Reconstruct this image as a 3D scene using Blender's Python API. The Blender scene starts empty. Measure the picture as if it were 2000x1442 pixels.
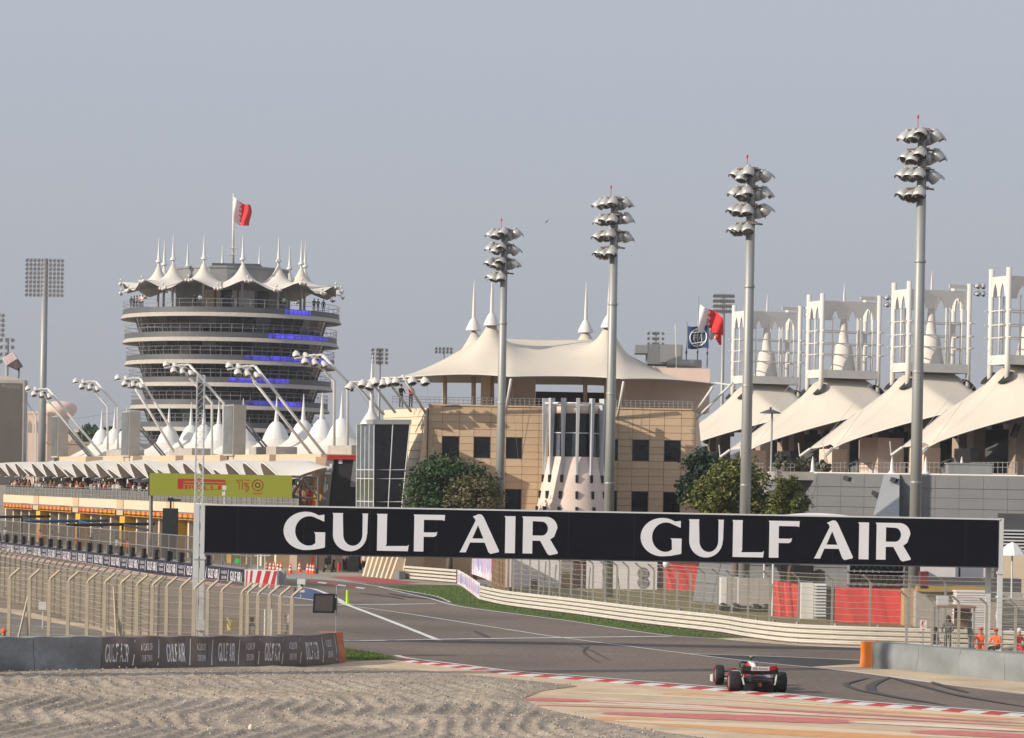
import bpy, bmesh, math, random
from mathutils import Vector, Matrix
from mathutils.geometry import tessellate_polygon
R = math.radians
random.seed(7)
sc = bpy.context.scene
COL = sc.collection
# ------------------------------------------------------------------ camera
FPX, CAMH, AX, AY, ROLL = 6000.0, 7.0, 1000.0, 950.0, 0.0185   # focal length in photo pixels, eye height, optical axis, roll
cd = bpy.data.cameras.new('camera'); cam = bpy.data.objects.new('camera', cd); COL.objects.link(cam)
cd.sensor_width = 36.0; cd.lens = FPX / 2000 * 36; cd.shift_y = (AY - 721) / 2000
cd.clip_start = 1.0; cd.clip_end = 6000
cam.matrix_world = Matrix.Translation((0, 0, CAMH)) @ Matrix.Rotation(R(90), 4, 'X') @ Matrix.Rotation(ROLL, 4, 'Z')
sc.camera = cam
# ------------------------------------------------------------------ sky, sun, exposure
SUN_EL, SUN_AZ = R(25), R(25)          # sun stands to the left, 25 degrees round to the camera's side
sunv = Vector((-math.cos(SUN_AZ) * math.cos(SUN_EL), -math.sin(SUN_AZ) * math.cos(SUN_EL), math.sin(SUN_EL)))
wd = bpy.data.worlds.new('World'); sc.world = wd; wd.use_nodes = True
nt = wd.node_tree; nt.nodes.clear()
sky = nt.nodes.new('ShaderNodeTexSky'); sky.sky_type = 'NISHITA'; sky.sun_disc = False
sky.sun_elevation = SUN_EL; sky.sun_rotation = math.atan2(sunv.x, sunv.y)
sky.air_density = 1.0; sky.dust_density = 4.0; sky.ozone_density = 1.5
mixw = nt.nodes.new('ShaderNodeMix'); mixw.data_type = 'RGBA'; mixw.inputs[0].default_value = 0.86
tcw = nt.nodes.new('ShaderNodeTexCoord'); spw = nt.nodes.new('ShaderNodeSeparateXYZ'); mrw = nt.nodes.new('ShaderNodeMapRange'); hzw = nt.nodes.new('ShaderNodeMix'); hzw.data_type = 'RGBA'
mrw.inputs[1].default_value = 0.0; mrw.inputs[2].default_value = 0.22; nt.links.new(tcw.outputs['Generated'], spw.inputs[0]); nt.links.new(spw.outputs[2], mrw.inputs[0]); nt.links.new(mrw.outputs[0], hzw.inputs[0])
hzw.inputs[6].default_value = (4.55, 4.72, 5.20, 1); hzw.inputs[7].default_value = (5.35, 5.78, 6.75, 1)      # thick desert haze: a pale blue grey, a little bluer upwards
nt.links.new(hzw.outputs[2], mixw.inputs[7])
bgn = nt.nodes.new('ShaderNodeBackground'); bgn.inputs[1].default_value = 0.1
outw = nt.nodes.new('ShaderNodeOutputWorld')
nt.links.new(sky.outputs[0], mixw.inputs[6]); nt.links.new(mixw.outputs[2], bgn.inputs[0]); nt.links.new(bgn.outputs[0], outw.inputs[0])
ld = bpy.data.lights.new('sun', 'SUN'); ld.energy = 4.6; ld.angle = R(0.5); ld.color = (1.0, 0.90, 0.76)
lo = bpy.data.objects.new('sun', ld); COL.objects.link(lo); lo.rotation_euler = sunv.to_track_quat('Z', 'Y').to_euler()
sc.view_settings.view_transform = 'Standard'; sc.view_settings.look = 'None'
sc.view_settings.exposure = 0.0; sc.view_settings.gamma = 1.0; sc.view_settings.use_curve_mapping = False
HAZE = 0.00018
sc.cycles.use_denoising = True
sc.cycles.max_bounces = 5; sc.cycles.diffuse_bounces = 2; sc.cycles.glossy_bounces = 2; sc.cycles.transparent_max_bounces = 24
sc.cycles.transmission_bounces = 2; sc.cycles.volume_bounces = 0
sc.cycles.caustics_reflective = False; sc.cycles.caustics_refractive = False
# ------------------------------------------------------------------ surveying helpers: photo reading -> metres
CR, SR = math.cos(ROLL), math.sin(ROLL)
def unroll(px, py):
    dx, dy = px - AX, py - AY
    return dx * CR + dy * SR, dy * CR - dx * SR
def P(px, py, D):
    u, v = unroll(px, py); return Vector((u * D / FPX, D, CAMH - v * D / FPX))
def G(px, py, z=0.0):
    u, v = unroll(px, py); D = (CAMH - z) * FPX / v; return Vector((u * D / FPX, D, z))
# ------------------------------------------------------------------ mesh builder
class MB:
    def __init__(s): s.v = []; s.f = []; s.m = []
    def add(s, vs, fs, mi=0):
        o = len(s.v); s.v.extend([tuple(p) for p in vs])
        for f in fs: s.f.append(tuple(i + o for i in f)); s.m.append(mi)
        return s
    def quad(s, a, b, c, d, mi=0): return s.add([a, b, c, d], [(0, 1, 2, 3)], mi)
    def poly(s, pts, mi=0): return s.add(pts, [tuple(range(len(pts)))], mi)
    def box(s, c, sz, ax=None, mi=0):
        c = Vector(c); hx, hy, hz = sz[0] / 2, sz[1] / 2, sz[2] / 2
        X, Y, Z = ax if ax else (Vector((1, 0, 0)), Vector((0, 1, 0)), Vector((0, 0, 1)))
        vs = [c + X * (a * hx) + Y * (b * hy) + Z * (d * hz) for d in (-1, 1) for b in (-1, 1) for a in (-1, 1)]
        return s.add(vs, [(0, 2, 3, 1), (4, 5, 7, 6), (0, 1, 5, 4), (2, 6, 7, 3), (0, 4, 6, 2), (1, 3, 7, 5)], mi)
    def hexa(s, b4, t4, mi=0):        # bottom ring, top ring of four points each
        return s.add(list(b4) + list(t4), [(3, 2, 1, 0), (4, 5, 6, 7), (0, 1, 5, 4), (1, 2, 6, 5), (2, 3, 7, 6), (3, 0, 4, 7)], mi)
    def tube(s, pts, r, n=8, mi=0, cap=True):
        pts = [Vector(p) for p in pts]; rs = r if isinstance(r, (list, tuple)) else [r] * len(pts)
        rings = []; up = None
        for i, p in enumerate(pts):
            d = (pts[min(i + 1, len(pts) - 1)] - pts[max(i - 1, 0)]).normalized()
            if up is None: up = Vector((0, 0, 1)) if abs(d.z) < 0.9 else Vector((1, 0, 0))
            a = d.cross(up).normalized(); b = a.cross(d).normalized(); up = b
            rings.append([p + a * (rs[i] * math.cos(2 * math.pi * k / n)) + b * (rs[i] * math.sin(2 * math.pi * k / n)) for k in range(n)])
        vs = [q for rg in rings for q in rg]; fs = []
        for i in range(len(rings) - 1):
            for k in range(n):
                k2 = (k + 1) % n; fs.append((i * n + k, i * n + k2, (i + 1) * n + k2, (i + 1) * n + k))
        if cap: fs.append(tuple(range(n - 1, -1, -1))); fs.append(tuple((len(rings) - 1) * n + k for k in range(n)))
        return s.add(vs, fs, mi)
    def lathe(s, prof, n=16, c=(0, 0, 0), a0=0.0, a1=2 * math.pi, mi=0, M=None):
        c = Vector(c); full = abs(a1 - a0 - 2 * math.pi) < 1e-6; cnt = n if full else n + 1; vs = []; fs = []
        for (r, z) in prof:
            for k in range(cnt):
                a = a0 + (a1 - a0) * k / n; q = Vector((r * math.cos(a), r * math.sin(a), z))
                if M: q = M @ q
                vs.append(c + q)
        for i in range(len(prof) - 1):
            for k in range(n):
                k2 = (k + 1) % cnt; fs.append((i * cnt + k, i * cnt + k2, (i + 1) * cnt + k2, (i + 1) * cnt + k))
        return s.add(vs, fs, mi)
    def grid(s, fn, nu, nv, mi=0):
        vs = [fn(i / nu, j / nv) for i in range(nu + 1) for j in range(nv + 1)]
        fs = [(i * (nv + 1) + j, (i + 1) * (nv + 1) + j, (i + 1) * (nv + 1) + j + 1, i * (nv + 1) + j + 1) for i in range(nu) for j in range(nv)]
        return s.add(vs, fs, mi)
    def prism(s, pts, d, mi=0):       # planar outline pts (3-D) pushed along d
        pts = [Vector(p) for p in pts]; d = Vector(d); n = len(pts)
        fs = [tuple(range(n)), tuple(range(2 * n - 1, n - 1, -1))] + [(i, n + i, n + (i + 1) % n, (i + 1) % n) for i in range(n)]
        return s.add(pts + [p + d for p in pts], fs, mi)
    def sphere(s, c, r, nu=10, nv=6, sc3=(1, 1, 1), mi=0):
        c = Vector(c); prof = [(math.sin(math.pi * j / nv), -math.cos(math.pi * j / nv)) for j in range(nv + 1)]
        return s.lathe([(max(a, 1e-4) * r, b * r) for a, b in prof], nu, c, mi=mi, M=Matrix.Diagonal(sc3).to_3x3())
    def mesh(s, name, mats, off=(0, 0, 0), smooth=False):
        me = bpy.data.meshes.new(name); ox, oy, oz = off
        me.from_pydata([(x - ox, y - oy, z - oz) for x, y, z in s.v], [], s.f)
        for m in (mats if isinstance(mats, (list, tuple)) else [mats]): me.materials.append(m)
        if any(s.m): me.polygons.foreach_set('material_index', s.m)
        if smooth: me.polygons.foreach_set('use_smooth', [True] * len(me.polygons))
        me.update(); return me
OFF = {}
def _tag(o, label, cat, group, kind):
    if label: o['label'] = label
    if cat: o['category'] = cat
    if group: o['group'] = group
    if kind: o['kind'] = kind
def thing(name, label, cat, loc=(0, 0, 0), group=None, rz=0.0):
    o = bpy.data.objects.new(name, None); COL.objects.link(o); o.location = loc; o.rotation_euler = (0, 0, rz)
    o.empty_display_size = 0.2; _tag(o, label, cat, group, None); OFF[o] = Vector(loc); return o
def part(name, mb, mat, parent=None, smooth=False, label=None, kind=None, local=False):
    off = (0, 0, 0) if (parent is None or local) else OFF[parent]
    o = bpy.data.objects.new(name, mb.mesh(name, mat, off, smooth) if isinstance(mb, MB) else mb); COL.objects.link(o)
    if parent is not None: o.parent = parent
    OFF[o] = off; _tag(o, label, None, None, kind); return o
def solo(name, mb, mat, label, cat, group=None, smooth=False, loc=None, kind=None):   # a thing that is one mesh, origin at loc
    off = loc if loc is not None else (0, 0, 0)
    o = bpy.data.objects.new(name, mb.mesh(name, mat, off, smooth)); COL.objects.link(o); o.location = off
    OFF[o] = Vector(off); _tag(o, label, cat, group, kind); return o
def struct(name, mb, mat, smooth=False, kind='structure', label=None):
    o = bpy.data.objects.new(name, mb.mesh(name, mat, (0, 0, 0), smooth)); COL.objects.link(o); o['kind'] = kind
    if label: o['label'] = label
    OFF[o] = Vector((0, 0, 0)); return o
def inst(name, me, M, parent):          # one more object on shared mesh data, M in the parent's space
    o = bpy.data.objects.new(name, me); COL.objects.link(o); o.parent = parent; o.matrix_local = M; OFF[o] = Vector((0, 0, 0)); return o
KIDS = None
def dup(root, loc, label, group=None, rz=None, scale=None):
    global KIDS
    def rec(o, par):
        c = o.copy(); COL.objects.link(c)
        if par is not None: c.parent = par; c.matrix_parent_inverse = o.matrix_parent_inverse.copy()
        for ch in list(o.children): rec(ch, c)
        return c
    c = rec(root, None); c.location = loc; c['label'] = label
    if group: c['group'] = group
    if rz is not None: c.rotation_euler = (0, 0, rz)
    if scale is not None: c.scale = (scale,) * 3 if isinstance(scale, (int, float)) else scale
    OFF[c] = Vector(loc); return c
def axes(u):       # frame of a vertical sheet running along the level direction u
    u = Vector(u).normalized(); z = Vector((0, 0, 1)); return u, z.cross(u), z
# ------------------------------------------------------------------ materials
MATS = {}
def pm(name, col, rough=0.7, metal=0.0, var=0.15, scale=1.5, bump=0.0, bscale=20.0, emit=None, es=0.0, spec=None, streak=0.0):
    if name in MATS: return MATS[name]
    m = bpy.data.materials.new(name); m.use_nodes = True; n = m.node_tree; b = n.nodes['Principled BSDF']; MATS[name] = m
    b.inputs['Roughness'].default_value = rough; b.inputs['Metallic'].default_value = metal
    if spec is not None: b.inputs['Specular IOR Level'].default_value = spec
    tc = n.nodes.new('ShaderNodeTexCoord')
    nz = n.nodes.new('ShaderNodeTexNoise'); nz.inputs['Scale'].default_value = scale; nz.inputs['Detail'].default_value = 5; nz.inputs['Roughness'].default_value = 0.65
    if streak:
        mp = n.nodes.new('ShaderNodeMapping'); mp.inputs['Scale'].default_value = (1, 1, streak); n.links.new(tc.outputs['Object'], mp.inputs[0]); n.links.new(mp.outputs[0], nz.inputs['Vector'])
    else: n.links.new(tc.outputs['Object'], nz.inputs['Vector'])
    mx = n.nodes.new('ShaderNodeMix'); mx.data_type = 'RGBA'
    mr = n.nodes.new('ShaderNodeMapRange'); mr.inputs[1].default_value = 0.3; mr.inputs[2].default_value = 0.7
    n.links.new(nz.outputs['Fac'], mr.inputs[0]); n.links.new(mr.outputs[0], mx.inputs[0])
    c = Vector(col[:3]); lo_ = [max(0, x * (1 - var)) for x in c]; hi = [min(1, x * (1 + var * 0.6)) for x in c]
    mx.inputs[6].default_value = (*lo_, 1); mx.inputs[7].default_value = (*hi, 1)
    n.links.new(mx.outputs[2], b.inputs['Base Color'])
    if bump:
        bz = n.nodes.new('ShaderNodeTexNoise'); bz.inputs['Scale'].default_value = bscale; bz.inputs['Detail'].default_value = 4; n.links.new(tc.outputs['Object'], bz.inputs['Vector'])
        bp = n.nodes.new('ShaderNodeBump'); bp.inputs['Strength'].default_value = bump; bp.inputs['Distance'].default_value = 0.05
        n.links.new(bz.outputs['Fac'], bp.inputs['Height']); n.links.new(bp.outputs[0], b.inputs['Normal'])
    if emit:
        b.inputs['Emission Color'].default_value = (*emit, 1); b.inputs['Emission Strength'].default_value = es
    return m
def srgb(r, g, b):
    f = lambda x: (x / 255 / 12.92) if x <= 10.3 else ((x / 255 + 0.055) / 1.055) ** 2.4
    return (f(r), f(g), f(b))
WHITE = pm('white_paint', (0.70, 0.685, 0.655), 0.5, var=0.06, streak=0.3)
TENT = pm('tent_membrane', (0.615, 0.55, 0.46), 0.75, var=0.07, scale=0.35)
TENTW = pm('tent_membrane_pale', (0.68, 0.64, 0.58), 0.75, var=0.07, scale=0.5)
TAN = pm('tan_cladding', (0.60, 0.43, 0.275), 0.7, var=0.07, scale=0.6)
CREAM = pm('cream_cladding', (0.72, 0.585, 0.42), 0.7, var=0.06, scale=0.6)
PINK = pm('pink_plaster', (0.74, 0.56, 0.46), 0.8, var=0.08, scale=0.7, streak=0.3)
GALV = pm('galvanised_steel', (0.33, 0.335, 0.325), 0.5, 0.3, var=0.15, scale=1.2, streak=0.15)
STEELW = pm('pale_grey_steel', (0.62, 0.64, 0.64), 0.5, 0.1, var=0.08, streak=0.3)
DGREY = pm('dark_grey_metal', (0.09, 0.092, 0.10), 0.55, 0.2, var=0.2)
MGREY = pm('mid_grey_metal', (0.23, 0.235, 0.24), 0.55, 0.2, var=0.12)
BLACK = pm('black_plastic', (0.012, 0.012, 0.014), 0.45, var=0.3)
BLACKM = pm('black_cloth', (0.016, 0.017, 0.022), 0.85, var=0.25)
NAVY = pm('navy_vinyl', (0.0035, 0.0040, 0.0085), 0.75, var=0.12, scale=0.8, spec=0.15)
LETTER = pm('white_lettering', (0.73, 0.73, 0.76), 0.6, var=0.04)
GLASSD = pm('dark_glass', (0.010, 0.010, 0.013), 0.08, var=0.4, scale=0.4, spec=0.35)
GLASSB = pm('blue_glass', (0.10, 0.12, 0.15), 0.08, var=0.3, scale=0.5, spec=0.8)
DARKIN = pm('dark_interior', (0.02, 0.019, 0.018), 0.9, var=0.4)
CONC = pm('concrete', (0.40, 0.37, 0.33), 0.85, var=0.15, scale=1.2, bump=0.1)
CONCT = pm('concrete_tan', (0.36, 0.28, 0.22), 0.85, var=0.12, scale=0.8)
LAMPW = pm('lamp_white', (0.70, 0.66, 0.60), 0.45, 0.1, var=0.1)
LAMPG = pm('lamp_grey', (0.50, 0.50, 0.48), 0.4, 0.3, var=0.15)
LENS = pm('lamp_lens', (0.10, 0.085, 0.07), 0.15, 0.2, var=0.5, scale=3)
CLADG = pm('grey_cladding', (0.18, 0.185, 0.195), 0.5, 0.15, var=0.07, scale=0.8)
RED = pm('red_paint', (0.55, 0.025, 0.03), 0.55, var=0.12)
REDC = pm('red_tarpaulin', (0.72, 0.05, 0.045), 0.7, var=0.12, scale=2, bump=0.4, bscale=3)
ORANGE = pm('orange_vinyl', (0.85, 0.24, 0.02), 0.6, var=0.12)
YELLOW = pm('yellow_paint', (0.78, 0.43, 0.04), 0.6, var=0.1)
LIME = pm('lime_marker', (0.45, 0.75, 0.02), 0.5, var=0.1)
# ------------------------------------------------------------------ lettering: outlines -> triangles
def tri(loops):
    loops = [[Vector((x, y, 0)) for x, y in lp] for lp in loops]
    vs = [p for lp in loops for p in lp]; return [(p.x, p.y) for p in vs], [tuple(t) for t in tessellate_polygon(loops)]
def arc(cx, cy, rx, ry, a0, a1, n=14): return [(cx + rx * math.cos(R(a0 + (a1 - a0) * k / n)), cy + ry * math.sin(R(a0 + (a1 - a0) * k / n))) for k in range(n + 1)]
def gulf_air():
    L = []
    g = arc(0.60, 0.5, 0.60, 0.52, 55, 270, 26)[:-1] + [(0.60, -0.02), (0.85, 0.0), (1.10, 0.05), (1.13, 0.07), (1.13, 0.47), (0.82, 0.47), (0.86, 0.43), (0.87, 0.17)] \
        + [(0.78, 0.115), (0.68, 0.10)] + arc(0.70, 0.5, 0.385, 0.40, 268, 60, 22) + [(1.10, 0.76), (1.10, 0.95)]
    L.append([g])
    u = [(1.32, 1.0), (1.34, 0.95), (1.34, 0.42)] + arc(1.80, 0.42, 0.46, 0.45, 180, 360, 20) + [(2.27, 0.45), (2.28, 0.97), (2.29, 1.0), (2.12, 1.0), (2.14, 0.96), (2.14, 0.42)] \
        + arc(1.88, 0.42, 0.26, 0.30, 360, 180, 16) + [(1.60, 0.95), (1.61, 1.0)]
    L.append([u])
    L.append([[(2.52, 1.0), (2.54, 0.95), (2.54, 0.0), (3.38, 0.0), (3.40, 0.18), (3.36, 0.14), (2.77, 0.13), (2.80, 0.18), (2.80, 0.95), (2.81, 1.0)]])
    L.append([[(3.52, 1.0), (3.54, 0.95), (3.54, 0.0), (3.80, 0.0), (3.80, 0.40), (4.08, 0.40), (4.14, 0.43), (4.17, 0.54), (4.12, 0.52), (3.80, 0.52), (3.80, 0.86), (4.30, 0.86), (4.36, 0.84), (4.37, 1.0)]])
    a = [(4.77, 0.0), (4.80, 0.03), (5.20, 0.86), (5.17, 0.93), (5.12, 0.97), (5.28, 1.04), (5.36, 1.03), (5.42, 0.96), (5.85, 0.06), (5.84, 0.02), (5.62, -0.03), (5.56, 0.02), (5.46, 0.27), (5.06, 0.27), (4.95, 0.0)]
    L.append([a, [(5.12, 0.38), (5.42, 0.38), (5.27, 0.74)]])
    L.append([[(5.98, 1.0), (6.01, 0.95), (6.01, 0.0), (6.28, 0.0), (6.28, 1.0)]])
    r = [(6.46, 1.0), (6.49, 0.95), (6.49, 0.0), (6.75, 0.0), (6.75, 0.35), (6.96, 0.35), (7.16, 0.0), (7.22, -0.04), (7.44, 0.01), (7.44, 0.05), (7.23, 0.39), (7.34, 0.47)] + arc(7.12, 0.70, 0.30, 0.30, 0, 90, 10)[0:] + [(7.0, 1.0)]
    L.append([r, [(6.75, 0.49)] + [(6.98, 0.49)] + arc(7.0, 0.68, 0.165, 0.19, -80, 80, 10) + [(6.75, 0.88), (6.70, 0.92)][0:1]])
    V, T = [], []
    for lp in L:
        v, t = tri(lp); o = len(V); V += v; T += [tuple(i + o for i in q) for q in t]
    return V, T
_FT = {}
def text2d(s, shear=0.0):       # built-in font, cap height 1
    if (s, shear) in _FT: return _FT[(s, shear)]
    cu = bpy.data.curves.new('t', 'FONT'); cu.body = s; cu.resolution_u = 2; cu.shear = shear
    ob = bpy.data.objects.new('t', cu); COL.objects.link(ob)
    dg = bpy.context.evaluated_depsgraph_get(); me = ob.evaluated_get(dg).to_mesh()
    V = [(p.co.x, p.co.y) for p in me.vertices]; T = [tuple(p.vertices) for p in me.polygons]
    ob.evaluated_get(dg).to_mesh_clear(); bpy.data.objects.remove(ob); bpy.data.curves.remove(cu)
    k = 1 / 0.69; x0 = min(v[0] for v in V); V = [((x - x0) * k, y * k) for x, y in V]
    _FT[(s, shear)] = (V, T); return V, T
GA = gulf_air()
def put_text(mb, glyph, fn, w, h, mi=0):      # glyph stretched to w x h; fn(x, y) -> world point on the sheet
    V, T = glyph; x1 = max(v[0] for v in V)
    return mb.add([fn(x / x1 * w, y * h) for x, y in V], T, mi)
# ================================================================== the ground
def speckle(name, cols, scale, big=0.15, bump=0.3, rough=0.9, grain=None):
    m = bpy.data.materials.new(name); m.use_nodes = True; n = m.node_tree; b = n.nodes['Principled BSDF']; b.inputs['Roughness'].default_value = rough
    b.inputs['Specular IOR Level'].default_value = 0.25
    tc = n.nodes.new('ShaderNodeTexCoord'); nz = n.nodes.new('ShaderNodeTexNoise'); nz.inputs['Scale'].default_value = scale; nz.inputs['Detail'].default_value = 6; nz.inputs['Roughness'].default_value = 0.8
    if grain:        # texture drawn out along the driving direction
        mp = n.nodes.new('ShaderNodeMapping'); mp.inputs['Scale'].default_value = (1, grain, 1); n.links.new(tc.outputs['Object'], mp.inputs[0]); n.links.new(mp.outputs[0], nz.inputs['Vector'])
    else: n.links.new(tc.outputs['Object'], nz.inputs['Vector'])
    cr = n.nodes.new('ShaderNodeValToRGB'); e = cr.color_ramp.elements
    for i, (p, c) in enumerate(cols):
        el = e[i] if i < 2 else e.new(p)
        el.position = p; el.color = (*c, 1)
    n.links.new(nz.outputs['Fac'], cr.inputs[0])
    n2 = n.nodes.new('ShaderNodeTexNoise'); n2.inputs['Scale'].default_value = big; n2.inputs['Detail'].default_value = 4; n.links.new(tc.outputs['Object'], n2.inputs['Vector'])
    mr = n.nodes.new('ShaderNodeMapRange'); mr.inputs[1].default_value = 0.3; mr.inputs[2].default_value = 0.7; mr.inputs[3].default_value = 0.78; mr.inputs[4].default_value = 1.15
    n.links.new(n2.outputs['Fac'], mr.inputs[0])
    mx = n.nodes.new('ShaderNodeMix'); mx.data_type = 'RGBA'; mx.blend_type = 'MULTIPLY'; mx.inputs[0].default_value = 1
    n.links.new(cr.outputs[0], mx.inputs[6]); n.links.new(mr.outputs[0], mx.inputs[7]); n.links.new(mx.outputs[2], b.inputs['Base Color'])
    bp = n.nodes.new('ShaderNodeBump'); bp.inputs['Strength'].default_value = bump; bp.inputs['Distance'].default_value = 0.04
    n.links.new(nz.outputs['Fac'], bp.inputs['Height']); n.links.new(bp.outputs[0], b.inputs['Normal']); return m
ASPH = speckle('asphalt', [(0.3, (0.133, 0.104, 0.085)), (0.7, (0.215, 0.174, 0.145))], 5.0, 0.12, 0.15, grain=.22)
ASPHD = speckle('new_asphalt', [(0.3, (0.045, 0.045, 0.046)), (0.7, (0.075, 0.075, 0.076))], 8.0, 0.2, 0.2)
SERV = speckle('service_asphalt', [(0.3, (0.11, 0.108, 0.105)), (0.7, (0.17, 0.165, 0.16))], 8.0, 0.2, 0.2)
SANDM = speckle('sand', [(0.3, (0.47, 0.36, 0.25)), (0.7, (0.62, 0.49, 0.35))], 6.0, 0.3, 0.3)
EARTH = speckle('dusty_earth', [(0.3, (0.34, 0.27, 0.20)), (0.7, (0.48, 0.40, 0.31))], 3.0, 0.1, 0.3)
GRASSM = speckle('turf', [(0.3, (0.035, 0.070, 0.012)), (0.72, (0.13, 0.19, 0.04))], 7.0, 0.35, 0.8)
DRYGR = speckle('dry_turf', [(0.3, (0.09, 0.085, 0.028)), (0.72, (0.24, 0.19, 0.085))], 4.0, 0.3, 0.8)
GRAV = speckle('gravel_stones', [(0.28, (0.16, 0.13, 0.10)), (0.5, (0.35, 0.29, 0.225)), (0.74, (0.60, 0.51, 0.41))], 6.5, 0.25, 0.9, grain=.45)
PAVE = speckle('concrete_apron', [(0.3, (0.30, 0.27, 0.23)), (0.7, (0.40, 0.365, 0.32))], 4.0, 0.2, 0.1)
def ground_poly(name, pts, z, mat, kind='structure', parent=None):
    mb = MB(); q = [G(a, b) for a, b in pts]; q = [Vector((p.x, p.y, z)) for p in q]
    mb.add(q, [tuple(t) for t in tessellate_polygon([q])])
    for i, f in enumerate(mb.f):      # face up
        a, b, c = (Vector(mb.v[k]) for k in f)
        if (b - a).cross(c - a).z < 0: mb.f[i] = f[::-1]
    return struct(name, mb, mat, kind=kind) if parent is None else part(name, mb, mat, parent)
def smooth_line(pts, step=8):
    out = []
    for i in range(len(pts) - 1):
        p0, p1, p2, p3 = pts[max(i - 1, 0)], pts[i], pts[i + 1], pts[min(i + 2, len(pts) - 1)]
        for k in range(step):
            t = k / step; q = []
            for d in range(len(p1)):
                q.append(0.5 * (2 * p1[d] + (p2[d] - p0[d]) * t + (2 * p0[d] - 5 * p1[d] + 4 * p2[d] - p3[d]) * t * t + (3 * p1[d] - p0[d] - 3 * p2[d] + p3[d]) * t ** 3))
            out.append(q)
    out.append(list(pts[-1])); return out
def ribbon(mb, pts, w, z, taper=False, wob=0.0):       # flat painted line, pts read on the ground, w metres wide
    q = [G(a, b) for a, b in smooth_line(pts)]; L = []; Rr = []
    for i, p in enumerate(q):
        d = (q[min(i + 1, len(q) - 1)] - q[max(i - 1, 0)]); d.z = 0; d.normalize(); s = Vector((-d.y, d.x, 0))
        k = w / 2 * (math.sin(math.pi * (i + 0.3) / (len(q) - 0.4)) ** 0.5 if taper else 1) * (1 + random.uniform(-wob, wob))
        L.append(Vector((*(p + s * k).xy, z))); Rr.append(Vector((*(p - s * k).xy, z)))
    n = len(q); mb.add(Rr + L, [(i, i + 1, n + i + 1, n + i) for i in range(n - 1)]); return mb
mb = MB(); mb.quad((-3000, -200, -0.02), (3000, -200, -0.02), (3000, 5500, -0.02), (-3000, 5500, -0.02)); struct('ground', mb, EARTH)
mb = MB(); mb.grid(lambda u, v: (-110 + 190 * u, 60 + 400 * v, 0), 1, 1); track = struct('race_track', mb, ASPH)
ground_poly('pit_apron', [(120, 1075), (480, 1110), (560, 1128), (700, 1138), (960, 1146), (1000, 1120), (1200, 1108), (1000, 1085), (500, 1060), (120, 1052)], 0.004, PAVE)
ground_poly('verge', [(958, 1170), (1000, 1182), (1115, 1197), (1262, 1216), (1400, 1231), (1457, 1240), (1540, 1250), (1700, 1257), (2000, 1268), (2300, 1280), (2300, 1130), (1100, 1130), (1020, 1132), (960, 1150)], 0.008, DRYGR)
ground_poly('grass_verge', [(742, 1146.5), (800, 1144), (890, 1143), (905, 1150), (938, 1174), (1000, 1187), (1115, 1202), (1262, 1222), (1400, 1238), (1452, 1247), (1400, 1246.5), (1330, 1242), (1250, 1233), (1115, 1212.5), (1000, 1197), (920, 1186), (880, 1178), (840, 1164), (790, 1153)], 0.012, GRASSM)
ground_poly('sand_strip', [(1455, 1246.5), (1400, 1247), (1450, 1253), (1550, 1261), (1700, 1268), (2100, 1280), (2100, 1268), (1700, 1259), (1540, 1254)], 0.012, SANDM)
ground_poly('sand_runoff', [(1585, 1303), (1680, 1297), (1690, 1275), (2300, 1290), (2300, 1398), (2000, 1357), (1850, 1339), (1700, 1318)], 0.008, SANDM)
ground_poly('grass_corner', [(640, 1264), (700, 1270), (740, 1277), (776, 1286), (715, 1290.5), (640, 1290)], 0.008, GRASSM)
ground_poly('service_road', [(-60, 1192), (20, 1198), (100, 1216), (160, 1226), (260, 1240), (420, 1262), (640, 1268), (640, 1292), (300, 1296), (-60, 1292)], 0.004, SERV)
ground_poly('sand_path', [(-40, 1184), (40, 1192), (130, 1214), (270, 1233), (330, 1242), (245, 1241), (160, 1226), (100, 1216), (20, 1198), (-40, 1191)], 0.008, SANDM)
# painted run-off beside the near kerb
KERB = [(775, 1288), (800, 1294), (900, 1306), (1000, 1318.5), (1130, 1328.5), (1250, 1338), (1400, 1350), (1520, 1362), (1650, 1375), (1820, 1388), (2000, 1401), (2250, 1421)]
run = ground_poly('painted_runoff', [(674, 1294), (712, 1291.5), (775, 1290)] + KERB[1:] + [(2250, 1640), (600, 1640), (600, 1300)], 0.004, speckle('sand_paint', [(0.3, (0.52, 0.39, 0.26)), (0.7, (0.63, 0.49, 0.345))], 3.0, 0.5, 0.05))
PR = pm('faded_red_paint', (0.56, 0.17, 0.15), 0.8, var=0.3, scale=2.5); PO = pm('orange_paint', (0.66, 0.33, 0.13), 0.8, var=0.2, scale=2)
PWt = pm('faded_white_paint', (0.70, 0.60, 0.50), 0.8, var=0.15, scale=2); PC = pm('cream_paint', (0.68, 0.53, 0.36), 0.8, var=0.1, scale=2)
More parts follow.
